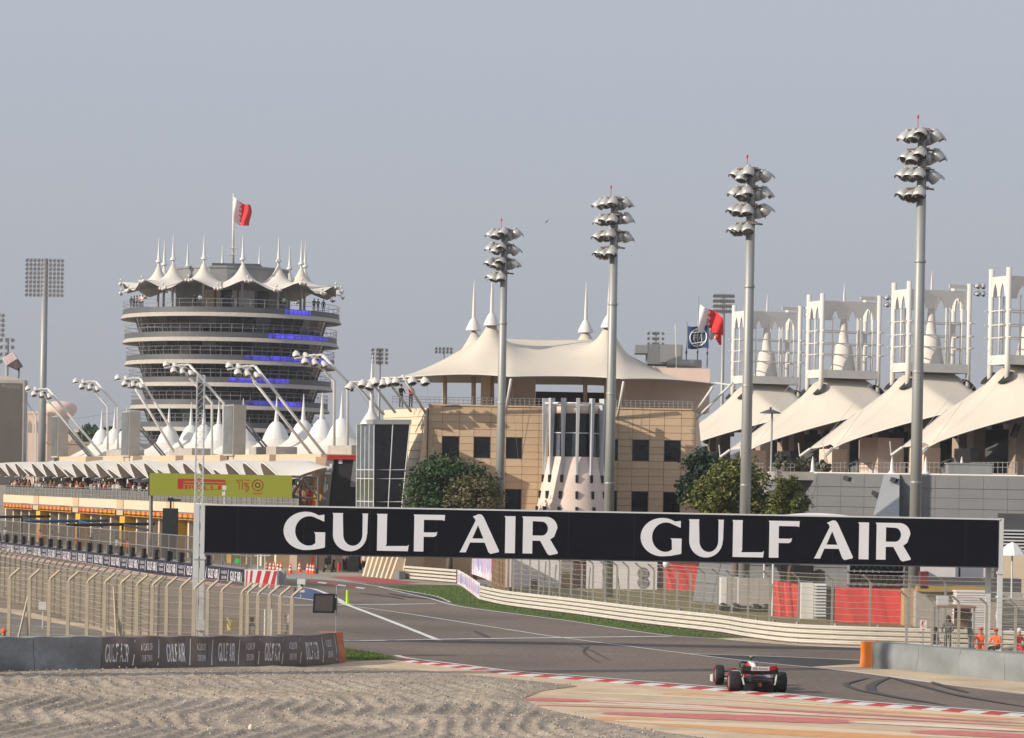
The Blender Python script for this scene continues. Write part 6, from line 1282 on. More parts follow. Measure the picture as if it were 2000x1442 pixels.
def person(label, loc, rz_, pose, shirt, trousers, skin=SKIN, hair=True, grp=None, scale=1.0, vest=None, hatc=None):
    key = (pose, shirt, trousers, skin.name)
    if key not in _PM: _PM[key] = person_mesh(POSES[pose], [skin, PM[shirt], PM[trousers], PM['black']])
    me, J = _PM[key]; o = bpy.data.objects.new('person', me); COL.objects.link(o); o.location = loc; o.rotation_euler = (0, 0, rz_); o.scale = (scale,) * 3
    _tag(o, label, 'person', grp, None); OFF[o] = Vector((0, 0, 0)); h = J['headt']
    hm = hairmesh(hair == 'long', hatc); hm.v = [(x + h[0], y + h[1], z + h[2] - .015) for x, y, z in hm.v]; part('hair' if not hatc else 'cap', hm, PM[hatc] if hatc else HAIR, o, True, local=True)
    if vest:
        c, s = Vector(J['chest']), Vector(J['spine']); mb = MB(); mb.lathe([(.185, s.z - .08), (.19, s.z + .1), (.195, c.z - .02), (.15, c.z + .07)], 12, (c.x, (c.y + s.y) / 2, 0), M=Matrix.Diagonal((1.0, .78, 1.0)).to_3x3()); part('vest', mb, PM[vest], o, True, local=True)
    return o
gp_ = lambda px, py: G(px, py)
person('person in a white and coral shirt with hands on hips beside the striped wall', gp_(711, 1121.5), R(25), 'hips', 'coral', 'black', vest='white'); person('person in pink standing just behind the one with hands on hips', gp_(719, 1121), R(-30), 'stand', 'coral', 'black')
person('person in a lilac shirt bending over a wheeled camera cart', gp_(652, 1118.5), R(-80), 'push', 'lilac', 'black'); person('person in a white vest beside the black doorway', gp_(672, 1117.5), R(40), 'rail', 'coral', 'black', vest='white')
person('person in dark clothes standing right of the tall cone stack', gp_(591, 1106), R(10), 'stand', 'black', 'black'); person('person in blue shorts standing behind the cones', gp_(537, 1103), R(170), 'stand', 'white', 'blue'); person('dark clothed person left of the one in blue shorts', gp_(525, 1101), R(-60), 'stand', 'grey', 'black')
person('person in grey standing behind the second cone from the post', gp_(548, 1102), R(60), 'stand', 'black', 'grey'); person('orange shirted person beside the parked equipment behind the cones', gp_(602, 1106), R(200), 'stand', 'orange', 'black')
# marshal post on the right
person('long haired woman in a dark patterned top behind the metal barrier', G(1851, 1284), R(-20), 'rail', 'pattern', 'black', SKIN2, 'long'); person('person in a striped shirt standing under the shelter edge', G(1893, 1276), R(70), 'stand', 'pattern', 'grey', SKIN2)
person('seated marshal in orange overalls and cap behind the pale barrier', G(1915, 1284), R(-10), 'sit', 'orange', 'orange', SKIN, grp=None, vest=None, hatc='red'); person('seated marshal in red at the right picture edge', G(1990, 1286), R(30), 'sit', 'red', 'red', SKIN, hatc='white'); person('crouched person in black beside the metal barrier', G(1826, 1284), R(60), 'sit', 'black', 'white', SKIN2)
person('seated orange marshal half hidden by the right gantry post', G(1944, 1286), R(-40), 'sit', 'orange', 'black', SKIN, hatc='red')
# marshal post on the left
person('marshal in a white tabard standing behind the left barrier', G(491, 1289), R(160), 'rail', 'grey', 'grey', SKIN2, vest='white', scale=.93); person('orange clad marshal behind the near fence at the left edge', G(6, 1296), R(40), 'sit', 'orange', 'orange', SKIN, hatc='orange')
# terraces
zt0 = fz(797)
for px, sh, lb_ in ((783, 'black', 'person in black at the railing under the tan building tent'), (802, 'red', 'person in a red shirt at the railing under the tan building tent')): q = P(px, 797, FD + 2); person(lb_, (q.x, q.y, q.z), R(30), 'rail', sh, 'black')
pt = [(-188, 'black', 'first from the left end'), (-180, 'darkblue', 'second from the left end'), (-173, 'lilac', 'third from the left end'), (-166, 'coral', 'fourth from the left end'), (-160, 'white', 'fifth from the left end'), (-42, 'white', 'standing before the pavilion doors'), (-52, 'black', 'left of the white shirted one before the doors'), (20, 'black', 'behind the middle tent mast'), (108, 'black', 'at the right of the pavilion'), (114, 'white', 'beside the black clad one right of the pavilion'), (168, 'black', 'second from the right end'), (175, 'grey', 'at the right end'), (184, 'darkblue', 'leaning at the far right end')]
for i, (dx, sh, wh) in enumerate(pt):
    X = TX + dx / 13.95; r_ = 14.2; Y = TY - math.sqrt(max(4, r_ * r_ - (X - TX) ** 2)); person('spectator on the tower top deck, ' + wh, (X, Y, 30.52), R(random.Random(i).uniform(-40, 40)), 'rail' if i % 2 else 'stand', sh, 'black', grp='spectators on the tower deck')
# pit lane crew seen over the wall
for i, (t, w, sh) in enumerate(((10, 6, 'orange'), (16, 8, 'black'), (22, 5, 'green'), (30, 7, 'orange'), (38, 6, 'white'), (45, 8, 'red'), (52, 5, 'black'), (60, 7, 'blue'), (70, 6, 'orange'), (82, 7, 'white'))):
    q = pb(t, w, .004); person('pit crew member in %s in the pit lane, %s from the exit' % (sh, ORD[i]), q, R(40 * i), 'stand', sh, 'black', grp='pit crew in the pit lane')
# ================================================================== pit exit: cones, striped barrier, carts
CONEO = pm('cone_orange', (.85, .10, .02), .6, var=.1)
def cone(label, p, s=1.0, grp='traffic cones at the pit exit'):
    th = thing('traffic_cone', label, 'cone', p, grp); B = Vector(p)
    part('base', MB().box(B + Vector((0, 0, .03)), (.42 * s, .42 * s, .06)), CONEO, th); part('body', MB().lathe([(.17 * s, .06), (.06 * s, .75 * s), (.035 * s, .80 * s), (.001, .80 * s)], 12, B), CONEO, th, True)
    for z0, z1 in ((.28, .42), (.55, .66)): f = lambda z: (.172 - .147 * (z - .06 / s)) * s * 1.03; part('white_band', MB().lathe([(f(z0), z0 * s), (f(z1), z1 * s)], 12, B), WHITE, th, True)
    return th
nmz = 'first second third fourth fifth sixth seventh eighth ninth tenth'.split()
for i, (px, py) in enumerate(((520, 1116), (528, 1117.5), (535, 1118), (543, 1119), (549, 1123), (567, 1121.5), (585, 1118.5), (601, 1120.5), (607, 1121.5), (612, 1122))): cone('orange and white traffic cone at the pit exit, %s from the striped barrier' % nmz[i], G(px, py), 1.0 if i != 4 else 1.15)
q = G(610, 1117); solo('barrier_pole', MB().tube([q, q + Vector((.05, 0, 2.2))], .10, 10).lathe([(.16, .0), (.11, .9), (.115, 1.2), (.10, 2.0)], 10, q), CONEO, 'tall red and white cone pole rising above the smaller cones', 'cone', loc=q)
sb = thing('striped_barrier', 'white crash barrier with slanted red stripes at the end of the pit wall', 'barrier', G(512, 1147))
a, b = G(478, 1147), G(540, 1148.5); d = (b - a); zt = 1.12
part('block', MB().hexa([a, b, b + Vector((.3, 2.0, 0)), a + Vector((0, 2.0, 0))], [p + Vector((0, 0, zt)) for p in (a, b, b + Vector((.3, 2.0, 0)), a + Vector((0, 2.0, 0)))]), pm('barrier_white', (.72, .71, .70), .6, var=.06), sb)
for u0, u1, sl in ((.02, .06, .03), (.13, .20, .06), (.30, .42, .14), (.52, .68, .18), (.78, .92, .18)):
    f = lambda u, z: a + d * min(1, max(0, u)) + Vector((0, -.012, z)); part('red_stripe', MB().quad(f(u0 - 0, .01), f(u1, .01), f(u1 + sl * .75, zt - .01), f(u0 + sl * .75, zt - .01)), RED, sb)
q = G(547, 1148); solo('grey_box', MB().box(q + Vector((0, .6, .5)), (.62, 1.2, 1.0)).box(q + Vector((0, .6, 1.05)), (.5, .9, .12)), CONC, 'grey equipment box beside the striped barrier', 'box', loc=q)
q = G(588, 1170); th = thing('camera_box', 'white trackside camera box on a post at the fence end', 'camera', (q.x, q.y, 0)); part('post', MB().tube([(q.x, q.y, 0), (q.x, q.y, 1.0)], .05, 6), GALV, th); z_ = P(588, 1150, q.y).z
part('housing', MB().box((q.x, q.y, z_), (.42, .4, .42)).box((q.x, q.y, z_ + .42), (.48, .45, .34)), WHITE, th); part('lens', MB().box((q.x + .05, q.y - .22, z_ + .12), (.12, .06, .3)), BLACK, th)
# black monitor on a thin post
MD = 124.0; th = thing('signal_board', 'square black signal panel with a grey face hanging over the track edge', 'sign', (P(657, 1195, MD).x, MD, 0)); pr_ = P(657, 1195, MD)
part('post', MB().tube([(pr_.x, MD, 0), (pr_.x, MD, P(657, 1145, MD).z)], .022, 6), GALV, th); fr = [P(611, 1197, MD), P(653, 1198, MD), P(655, 1160, MD), P(613, 1159.5, MD)]
cs_ = part('casing', MB().prism([p + Vector((0, -.1, 0)) for p in fr], (0, .3, 0)), BLACK, th); c_ = sum(fr, Vector()) / 4; part('screen', MB().prism([c_ + (p - c_) * .82 + Vector((0, -.11, 0)) for p in fr], (0, .005, 0)), pm('dull_screen', (.075, .062, .058), .5), cs_)
part('bracket', MB().box((pr_.x - .03, MD + .05, P(656, 1180, MD).z), (.12, .08, .5)), DGREY, th)
q = G(678, 1181.5); solo('marker_post', MB().box(q + Vector((0, 0, .03)), (.4, .3, .06)).tube([q, q + Vector((0, 0, .85))], [.09, .07], 8), LIME, 'lime green flexible marker post at the tip of the pit exit line', 'marker', loc=q)
# camera tower in the pit lane: black draped platform with a camera
q = G(335, 1078); D = 262.0; X = P(333, 1000, D).x; th = thing('camera_platform', 'black draped camera platform with a television camera in the pit lane', 'platform', (X, D, 0)); zt = P(333, 993, D).z
part('drape', MB().box((X, D, zt / 2), (1.2, 1.2, zt)), BLACKM, th); part('camera', MB().box((X, D, zt + .75), (.5, .3, .3)).box((X + .5, D, zt + .7), (.7, .16, .16)).tube([(X, D, zt), (X, D, zt + .7)], .08, 5), BLACK, th)
# pit gantry booms
for i, (t, c_, lb_) in enumerate(((62, pm('boom_blue', (.02, .07, .16), .5), 'dark blue pit stop boom above the fence'), (88, BLACK, 'black pit stop boom farther along the pit lane'), (44, BLACK, 'black pit stop boom nearest the camera platform'))):
    p = pb(t, 4, 2.9); solo('pit_boom', MB().box(pb(t, 4, 1.4), (.2, .2, 2.8), ax3).tube([pb(t, 1, 2.9), pb(t - 1, 9.5, 2.7)], .16, 6).tube([pb(t, 4, 2.8), pb(t - 12, 4.5, 2.5)], .12, 6), c_, lb_, 'pit boom', 'pit stop booms', loc=pb(t, 4, 0))
# television cart and black doorway near the striped wall
q = G(640, 1118.5); solo('camera_cart', MB().box(q + Vector((0, 0, .9)), (.5, .5, .5)).box(q + Vector((.1, 0, 1.35)), (.3, .25, .3)).tube([q + Vector((-.25, 0, .2)), q + Vector((.1, 0, .8))], .06, 5).sphere(q + Vector((-.3, 0, .22)), .22, 8, 5, (.5, 1, 1)).sphere(q + Vector((.3, 0, .22)), .22, 8, 5, (.5, 1, 1)), BLACK, 'black wheeled camera cart beside the person bending over it', 'cart', loc=q)
q = G(688, 1117); solo('black_doorway', MB().box((q.x, q.y + .5, 1.4), (.95, .6, 2.8)), BLACKM, 'tall black doorway screen beside the striped wall', 'screen', loc=q)
q = G(620, 1113); solo('tan_kiosk_wall', MB().box((q.x + .4, q.y + 2, 1.6), (2.6, .4, 3.2)), TAN, 'low tan wall behind the camera cart', 'wall', loc=q)
q = G(662, 1116); solo('fire_extinguisher', MB().tube([q, q + Vector((0, 0, .7))], .13, 8), RED, 'red fire extinguisher standing by the tan wall', 'extinguisher', loc=q)
mb = MB()
for i in range(9):
    p = G(506 + i * 8, 1100 - i * .0); mb.tube([p, p + Vector((0, 0, 1.1))], .03, 4)
mb.tube([G(506, 1100) + Vector((0, 0, 1.1)), G(570, 1100) + Vector((0, 0, 1.1))], .03, 4); solo('crowd_barrier', mb, GALV, 'low steel crowd barrier behind the row of cones', 'barrier', loc=G(538, 1100))
q = G(504, 1126); solo('steel_gatepost', MB().tube([q, q + Vector((0, 0, 3.2))], .08, 6).tube([q + Vector((.5, 0, 0)), q + Vector((.5, 0, 3.0))], .05, 6).tube([q + Vector((-.3, 0, 1.5)), q + Vector((.9, 0, 1.55))], .05, 6), STEELW, 'steel gatepost standing at the end of the pit wall fence', 'post', loc=q)
q = P(464, 1092, 208); solo('green_flag_panel', MB().prism([P(457, 1098, 208), P(466, 1102, 208), P(470, 1094, 208), P(461, 1090, 208)], (0, .05, 0)), pm('green_panel', (.05, .55, .12), .6), 'bright green arrow panel on the pit wall fence', 'sign', loc=(q.x, 208, q.z))
# green railings and palms trunks under the gantry
for i in range(8):
    q = G(816 + i * 10, 1122 + i * .6); solo('green_post', MB().tube([q, q + Vector((0, 0, 2.6))], .06, 5), pm('green_post_paint', (.03, .09, .06), .6), 'dark green fence post behind the short guardrail, %s from the tan building' % nmz[i], 'post', 'green posts behind the short guardrail', loc=q)
# ================================================================== service yard behind the right fence
def ybox(name, label, cat, x0, x1, y0, y1, dep, m, D=None, grp=None, hz=None, z0=0.0):
    """upright box whose front foot is read at row y1"""
    b = G((x0 + x1) / 2, y1) if D is None else None; D = D or b.y; X0, X1 = P(x0, (y0 + y1) / 2, D).x, P(x1, (y0 + y1) / 2, D).x; zt = P((x0 + x1) / 2, y0, D).z
    return solo(name, MB().box(((X0 + X1) / 2, D + dep / 2, (zt + z0) / 2), (X1 - X0, dep, zt - z0)), m, label, cat, grp, loc=((X0 + X1) / 2, D + dep / 2, z0))
MARQ = pm('marquee_white', (.74, .70, .70), .75, var=.08, scale=.6)
ybox('marquee', 'white marquee wall behind the first posts of the right fence', 'marquee', 985, 1096, 1060, 1148, 4, MARQ); ybox('marquee', 'white marquee wall with round fans behind the fence stays', 'marquee', 1146, 1284, 1062, 1151, 4, MARQ)
ybox('crate', 'ochre wooden crate between the two white marquees', 'crate', 1097, 1119, 1118, 1148, 1.2, pm('ochre_crate', (.32, .20, .06), .8)); ybox('cabinet', 'dark red cabinet beside the ochre crate', 'cabinet', 1120, 1145, 1088, 1148, 1.0, pm('dark_red', (.16, .03, .035), .7))
ybox('crate', 'black box on the ground before the white marquee', 'crate', 1037, 1052, 1132, 1150, .8, BLACK)
for i, y in enumerate((1120, 1138)):
    D = G(1215, 1151).y - .05; q = P(1256, y, D); solo('wall_fan', MB().lathe([(.02, .0), (.38, .0), (.42, -.05), (.44, -.12)], 20, q, M=Matrix.Rotation(R(90), 3, 'X')).lathe([(.1, .02), (.14, -.1)], 12, q, M=Matrix.Rotation(R(90), 3, 'X')), MGREY, ['upper round fan on the white marquee wall', 'lower round fan on the white marquee wall'][i], 'fan', loc=q)
def tarp(label, pts, D, sh=.2):
    mb = MB(); n_ = 14
    def f(u, v):
        k = len(pts[0]) - 1; i = min(int(u * k), k - 1); t = u * k - i; B = [pts[0][i][j] * (1 - t) + pts[0][i + 1][j] * t for j in (0, 1)]; T = [pts[1][i][j] * (1 - t) + pts[1][i + 1][j] * t for j in (0, 1)]
        return P(B[0] * (1 - v) + T[0] * v, B[1] * (1 - v) + T[1] * v, D + .025 * math.sin(u * 17 + v * 2) + .015 * math.sin(u * 41 + v * 5))
    mb.grid(f, 26, 6); mb.grid(lambda u, v: f(u, v) + Vector((0, .06, 0)), 26, 6); b = f(.5, 0); solo('red_tarpaulin', mb, REDC, label, 'tarpaulin', 'red tarpaulin screens', smooth=True, loc=(b.x, b.y, 0))
d1 = G(1330, 1153).y; tarp('red tarpaulin screen right of the white marquee, with a sagging top', [[(1296, 1152), (1330, 1153), (1364, 1155)], [(1294, 1096), (1312, 1101), (1367, 1104)]], d1)
d2 = G(1538, 1205).y; tarp('red tarpaulin screen between the grey container and white cabinet', [[(1512, 1206), (1561, 1208)], [(1511, 1134), (1561, 1142)]], d2)
d3 = G(1700, 1219).y; tarp('wide red tarpaulin screen right of the louvred cabinet', [[(1630, 1215), (1700, 1219), (1765, 1222)], [(1632, 1146), (1700, 1149), (1766, 1151)]], d3)
ybox('cabinet', 'dark red pillar beside the sagging red tarpaulin', 'cabinet', 1281, 1295, 1094, 1150, .6, pm('dark_red', (.16, .03, .035), .7)); q = P(1301, 1102, 150); solo('dome_camera', MB().sphere(q, .16, 12, 8, (1, 1, 1.3)).tube([q, q + Vector((-.6, .2, .5))], .03, 5), WHITE, 'white dome camera in front of the red tarpaulin', 'camera', loc=q, smooth=True)
gc = thing('grey_container', 'long grey cabin on black wheels behind the guardrail', 'container', G(1460, 1195)); D = G(1460, 1195).y
for x0, x1, m in ((1408, 1419, WHITE), (1420, 1438, CONC), (1438.5, 1443, WHITE), (1443.5, 1482, CONC), (1482.5, 1503, CONC)):
    a, b, t = P(x0, 1183, D), P(x1, 1183, D), P((x0 + x1) / 2, 1129, D); part('wall_panel', MB().box(((a.x + b.x) / 2, D + 1, (a.z + t.z) / 2), (b.x - a.x, 2, t.z - a.z)), m, gc)
part('chassis', MB().box((P(1457, 1190, D).x, D + 1, .25), (2.7, 1.8, .4)), BLACK, gc)
for px in (1412, 1436, 1475, 1496): part('wheel', MB().lathe([(.01, -.08), (.25, -.08), (.25, .08), (.01, .08)], 14, (P(px, 1190, D).x, D - .02, .25), M=Matrix.Rotation(R(90), 3, 'X')), BLACK, gc, True)
ybox('cabinet', 'white louvred cabinet left of the black panel', 'cabinet', 1565, 1588, 1139, 1209, 1.0, WHITE); lv = thing('louvred_cabinet', 'grey cabinet with horizontal louvre slats beside the white one', 'cabinet', G(1601, 1210)); D = G(1601, 1210).y
a, b, t = P(1589, 1175, D), P(1614, 1175, D), P(1600, 1141, D); part('body', MB().box(((a.x + b.x) / 2, D + .6, t.z / 2), (b.x - a.x, 1.0, t.z)), CONC, lv)
for k in range(11): z = .15 + (t.z - .25) * k / 10; part('slat', MB().hexa([(a.x + .02, D + .0, z), (b.x - .02, D + .0, z), (b.x - .02, D + .09, z + .1), (a.x + .02, D + .09, z + .1)], [(a.x + .02, D + .0, z + .02), (b.x - .02, D + .0, z + .02), (b.x - .02, D + .09, z + .12), (a.x + .02, D + .09, z + .12)]), STEELW, lv)
ybox('panel', 'narrow black panel beside the louvred cabinet', 'panel', 1614.5, 1630, 1146, 1212, .3, BLACK)
# racks of stacked tyres behind the wide red tarpaulin
rk = thing('tyre_rack', 'rack of stacked black tyres behind the wide red tarpaulin', 'tyre rack', G(1710, 1208)); D = d3 + 3
tm = MB().lathe([(.14, -.14), (.28, -.16), (.33, -.08), (.33, .08), (.28, .16), (.14, .14)], 12, M=Matrix.Rotation(R(90), 3, 'Y')).mesh('tyre', TYR, smooth=True)
for j in range(3):
    part('shelf', MB().box((P(1710, 1140, D).x, D, 1.3 + j * .72), (3.4, .8, .05)), GALV, rk)
    for i in range(9): inst('tyre', tm, Matrix.Translation(Vector((P(1662 + i * 12, 1140, D).x, D, 1.66 + j * .72)) - OFF[rk]), rk)
for px in (1657, 1764): part('upright', MB().box((P(px, 1140, D).x, D, 1.75), (.08, .6, 3.5)), GALV, rk)
# crates and stacks right
ybox('crate', 'tall tan wooden crate beside the wide red tarpaulin', 'crate', 1766, 1812, 1151, 1223, 1.4, pm('tan_crate', (.46, .29, .14), .8, var=.1), None); ybox('crate', 'dark brown crate behind the marshal shelter', 'crate', 1812, 1866, 1148, 1220, 1.2, pm('brown_crate', (.17, .10, .06), .8))
for k in range(2):
    ss_ = thing('slab_stack', ['stack of pale slabs right of the marshal shelter', 'stack of grey slabs right of the gantry leg'][k], 'stack', G(1900 + 70 * k, 1232)); D = G(1900, 1232).y + k; 
    for i in range(16 if k == 0 else 13): x0, x1 = (1866, 1928) if k == 0 else (1958, 2008); a, b = P(x0 + (i % 3), 1200, D), P(x1 + (i % 2) * 2, 1200, D); part('slab', MB().box(((a.x + b.x) / 2, D + .6, .12 + i * .125), (b.x - a.x, 1.2, .10)), [MARQ, CONC][k], ss_)
ybox('beam', 'long ochre timber beam lying over the crates', 'beam', 1792, 1932, 1146, 1156, .8, pm('ochre_beam', (.42, .25, .06), .7), D=161, z0=P(1860, 1156, 161).z); ybox('dark_stack', 'dark stacked mats above the ochre beam', 'stack', 1790, 1995, 1129, 1143, 1.5, DGREY, D=163, z0=P(1890, 1158, 163).z)
ybox('yard_shelf', 'low concrete yard wall carrying the mats and beam', 'wall', 1789, 1998, 1157, 1215, 2.5, CONC, D=161.5); 
for i, (x0, x1, lb_) in enumerate(((1798, 1872, 'white site cabin behind the mats, left one'), (1876, 1936, 'white site cabin behind the mats, middle one'), (1958, 2040, 'cream site cabin right of the gantry post'))): ybox('site_cabin', lb_, 'cabin', x0, x1, 1085, 1150, 3, CREAM if i == 2 else MARQ, D=168)
ybox('signal_cabinet', 'small red chequered cabinet beside the tallest mast', 'cabinet', 1798, 1814, 1117, 1127, .8, pm('dark_red', (.16, .03, .035), .7), D=161, z0=P(1805, 1150, 161).z)
q = P(1605, 1000, 172); rf = MB().grid(lambda u, v: Vector((P(1512 + 190 * u, 1000, 172).x, 172 + 6 * v, 5.35 + .45 * math.sin(math.pi * min(1, max(0, u))) ** .5 * math.sin(math.pi * v) ** .5)), 20, 8)
mqt = thing('marquee', 'low white marquee roof showing just above the gantry board', 'marquee', (q.x, 175, 0)); part('roof', rf, MARQ, mqt, True)
for u in (0, 1):
    for v in (0, 1): part('leg', MB().tube([(P(1512 + 190 * u, 1000, 172).x, 172 + 6 * v, 0), (P(1512 + 190 * u, 1000, 172).x, 172 + 6 * v, 5.36)], .06, 6), WHITE, mqt)
lvw = thing('louvred_wall', 'louvred grey wall at the right edge above the white parasol', 'wall', (P(1985, 1060, 170).x, 170, 0)); part('backing', MB().box((P(2010, 1060, 170).x, 171, 3.0), (3.2, .3, 6)), DGREY, lvw)
for k in range(7): part('slat', MB().box((P(2010, 1060, 170).x, 170.7, P(1980, 1037 + k * 6.5, 170).z), (3.1, .3, .08)), STEELW, lvw)
q = P(1977, 1085, 160); th = thing('parasol', 'white peaked parasol beside the right gantry post', 'parasol', (q.x, 160, 0)); part('canopy', MB().lathe([(.75, q.z), (.7, q.z + .08), (.3, q.z + .55), (.02, q.z + .7)], 8, (q.x, 160, 0)), MARQ, th); part('pole', MB().tube([(q.x, 160, 0), (q.x, 160, q.z + .5)], .05, 6), STEELW, th)
# marshal shelter
SH = 138.0; sx0, sx1 = P(1833, 1185, SH).x, P(1903, 1185, SH).x; zr = P(1868, 1186, SH).z; sh = thing('marshal_shelter', 'small marshal shelter with a brown flat roof behind the fence', 'shelter', ((sx0 + sx1) / 2, SH, 0))
part('roof', MB().box(((sx0 + sx1) / 2, SH + .6, zr), (sx1 - sx0 + .15, 1.5, .09)), pm('rust_roof', (.28, .16, .11), .8, var=.2), sh)
for x in (sx0, sx1):
    for y in (SH, SH + 1.2): part('post', MB().box((x, y, zr / 2), (.07, .07, zr)), GALV, sh)
part('back_panel', MB().box(((sx0 + sx1) / 2 + .45, SH + 1.3, zr / 2), ((sx1 - sx0) * .45, .05, zr - .2)), pm('brown_crate', (.17, .10, .06), .8), sh)
part('control_box', MB().box((sx0 + .3, SH + .9, zr + .25), (.5, .4, .4)), STEELW, sh)
cb = thing('crowd_barrier', 'steel crowd control barrier in front of the marshal shelter', 'barrier', (P(1850, 1270, 131).x, 131, 0)); X0, X1 = P(1829, 1250, 131).x, P(1872, 1250, 131).x
part('frame', MB().tube([(X0, 131, .12), (X0, 131, 1.1), (X1, 131, 1.1), (X1, 131, .12), (X0, 131, .12)], .025, 6), GALV, cb)
for i in range(11): x = X0 + (X1 - X0) * (i + .5) / 11; part('bar', MB().tube([(x, 131, .12), (x, 131, 1.1)], .014, 4), GALV, cb)
for x in (X0 + .1, X1 - .1): part('foot', MB().box((x, 131, .03), (.06, .5, .05)), GALV, cb)
def ext_sign(label, px0, px1, py0, py1, D, pz=True):
    a, b = P(px0, py1, D), P(px1, py0, D); th = thing('extinguisher_sign', label, 'sign', ((a.x + b.x) / 2, D, 0)); part('post', MB().tube([((a.x + b.x) / 2, D + .05, 0), ((a.x + b.x) / 2, D + .05, b.z)], .03, 5), GALV, th)
    pl = part('plate', MB().box(((a.x + b.x) / 2, D, (a.z + b.z) / 2), (b.x - a.x, .02, b.z - a.z)), WHITE, th); w, h = b.x - a.x, b.z - a.z; f = lambda u, v: Vector((a.x + u * w, D - .013, a.z + v * h))
    part('pictogram', MB().quad(f(.25, .5), f(.5, .5), f(.5, .85), f(.25, .85)).quad(f(.32, .85), f(.75, .82), f(.75, .9), f(.32, .93)).quad(f(.3, .1), f(.75, .05), f(.7, .15), f(.35, .2)).quad(f(.3, .36), f(.75, .34), f(.75, .4), f(.3, .42)), pm('sign_red', (.55, .02, .04), .6), pl)
ext_sign('white fire extinguisher sign on a post before the guardrail', 1796.5, 1810, 1212, 1232, 132); ext_sign('white and maroon extinguisher sign at the end of the near fence', 554, 565, 1200, 1217, 121)
solo('post_box', MB().box(P(557, 1227, 121), (.22, .2, .35)).tube([Vector((P(557, 1227, 121).x, 121, 0)), P(557, 1227, 121)], .03, 5), CONC, 'small pale box below the maroon extinguisher sign', 'box', loc=(P(557, 1227, 121).x, 121, 0))
# behind the near fence, left
D = 134; q = P(452, 1219, D); solo('canvas_screen', MB().grid(lambda u, v: P(433 + 41 * u, 1231 - 24 * v, D + .1 * math.sin(u * 9)), 10, 3).tube([Vector((P(433, 1231, D).x, D, 0)), P(433, 1206, D)], .03, 5).tube([Vector((P(474, 1231, D).x, D, 0)), P(474, 1206, D)], .03, 5), pm('ochre_canvas', (.62, .48, .22), .8), 'ochre canvas shade stretched behind the near fence', 'canvas', loc=(q.x, D, 0))
q = G(83, 1228); solo('white_bin', MB().box(q + Vector((0, 0, 1.05)), (.34, .3, .34)).tube([q, q + Vector((0, 0, .9))], .03, 5), WHITE, 'small white box on a stand behind the near fence', 'box', loc=q)
for i, (px, py) in enumerate(((438, 1262), (448, 1262))): q = G(px, py + 22); solo('water_can', MB().box(q + Vector((0, 0, .28)), (.22, .2, .56)).tube([q + Vector((0, 0, .56)), q + Vector((0, 0, .66))], .05, 6), WHITE, ['left white water container under the ochre canvas', 'right white water container under the ochre canvas'][i], 'container', loc=q)
q = G(530, 1286); solo('red_trolley', MB().box(q + Vector((0, 0, .6)), (.42, .4, .1)).tube([q + Vector((-.2, 0, 0)), q + Vector((-.2, 0, .6))], .03, 5).tube([q + Vector((.2, 0, 0)), q + Vector((.2, 0, .9))], .03, 5), RED, 'red topped trolley behind the left barrier', 'trolley', loc=q)
for i, px in enumerate((518, 531)): q = P(px, 1190, 128); solo('white_post', MB().tube([Vector((q.x, 128, 0)), q], .045, 6), WHITE, ['left thin white post behind the near fence', 'right thin white post behind the near fence'][i], 'post', loc=(q.x, 128, 0))
# ================================================================== far left background
BD = 362.0; bx = thing('big_screen_tower', 'tall grey video screen back at the left edge reading Practice', 'screen', (P(10, 860, BD).x, BD, 0))
zt = P(20, 742, BD).z; part('casing', MB().box((P(-12, 850, BD).x, BD + 1.2, zt / 2), (P(46, 850, BD).x - P(-70, 850, BD).x, 2.4, zt)), CONC, bx)
scn = part('screen', MB().prism([P(-70, 945, BD - .05), P(40, 947, BD - .05), P(43, 749, BD - .05), P(-68, 747, BD - .05)], (0, .05, 0)), pm('brown_screen', (.115, .10, .085), .6, var=.12, scale=.6), bx)
o_ = P(-3, 758, BD - .06); part('lettering', put_text(MB(), text2d('1 Practice'), lambda x, y: o_ + Vector((x, -.01, y)), 42 * BD / FPX, 8 * BD / FPX), pm('dim_text', (.30, .28, .26), .6), scn)
part('top_cap', MB().hexa([P(-75, 744, BD), P(49, 746, BD), P(49, 746, BD + 2.6), P(-75, 744, BD + 2.6)], [P(-20, 736, BD + 1), P(22, 734, BD + 1), P(22, 734, BD + 1.6), P(-20, 736, BD + 1.6)]), CONC, bx)
cq = P(24, 708, BD + 1.2); cu = thing('tilted_cube', 'tilted cube sculpture with red maze patterns balanced on the screen tower', 'sculpture', (cq.x, cq.y, P(24, 736, BD).z))
A2 = Vector((math.cos(R(33)), 0, math.sin(R(33)))); B2 = Vector((-math.sin(R(33)), 0, math.cos(R(33)))); sz = 1.42; C2 = Vector((0, 1, 0))
def cubep(a, b, y): return cq + A2 * a + B2 * b + C2 * y
cub = part('cube', MB().hexa([cubep(-.72, 0, -.5), cubep(.72, 0, -.5), cubep(.72, 0, .9), cubep(-.72, 0, .9)], [cubep(-.72, .98, -.35), cubep(.72, .98, -.35), cubep(.72, .98, .9), cubep(-.72, .98, .9)]), pm('cube_white', (.72, .66, .64), .6), cu)
part('dark_half', MB().hexa([cubep(-.1, -1.0, -.2), cubep(.72, -1.0, -.2), cubep(.72, -1.0, .9), cubep(-.1, -1.0, .9)], [cubep(-.72, -.01, -.48), cubep(.72, -.01, -.48), cubep(.72, -.01, .9), cubep(-.72, -.01, .9)]), pm('cube_brown', (.10, .05, .05), .6), cu)
rm = random.Random(9); mb = MB(); mb2 = MB()
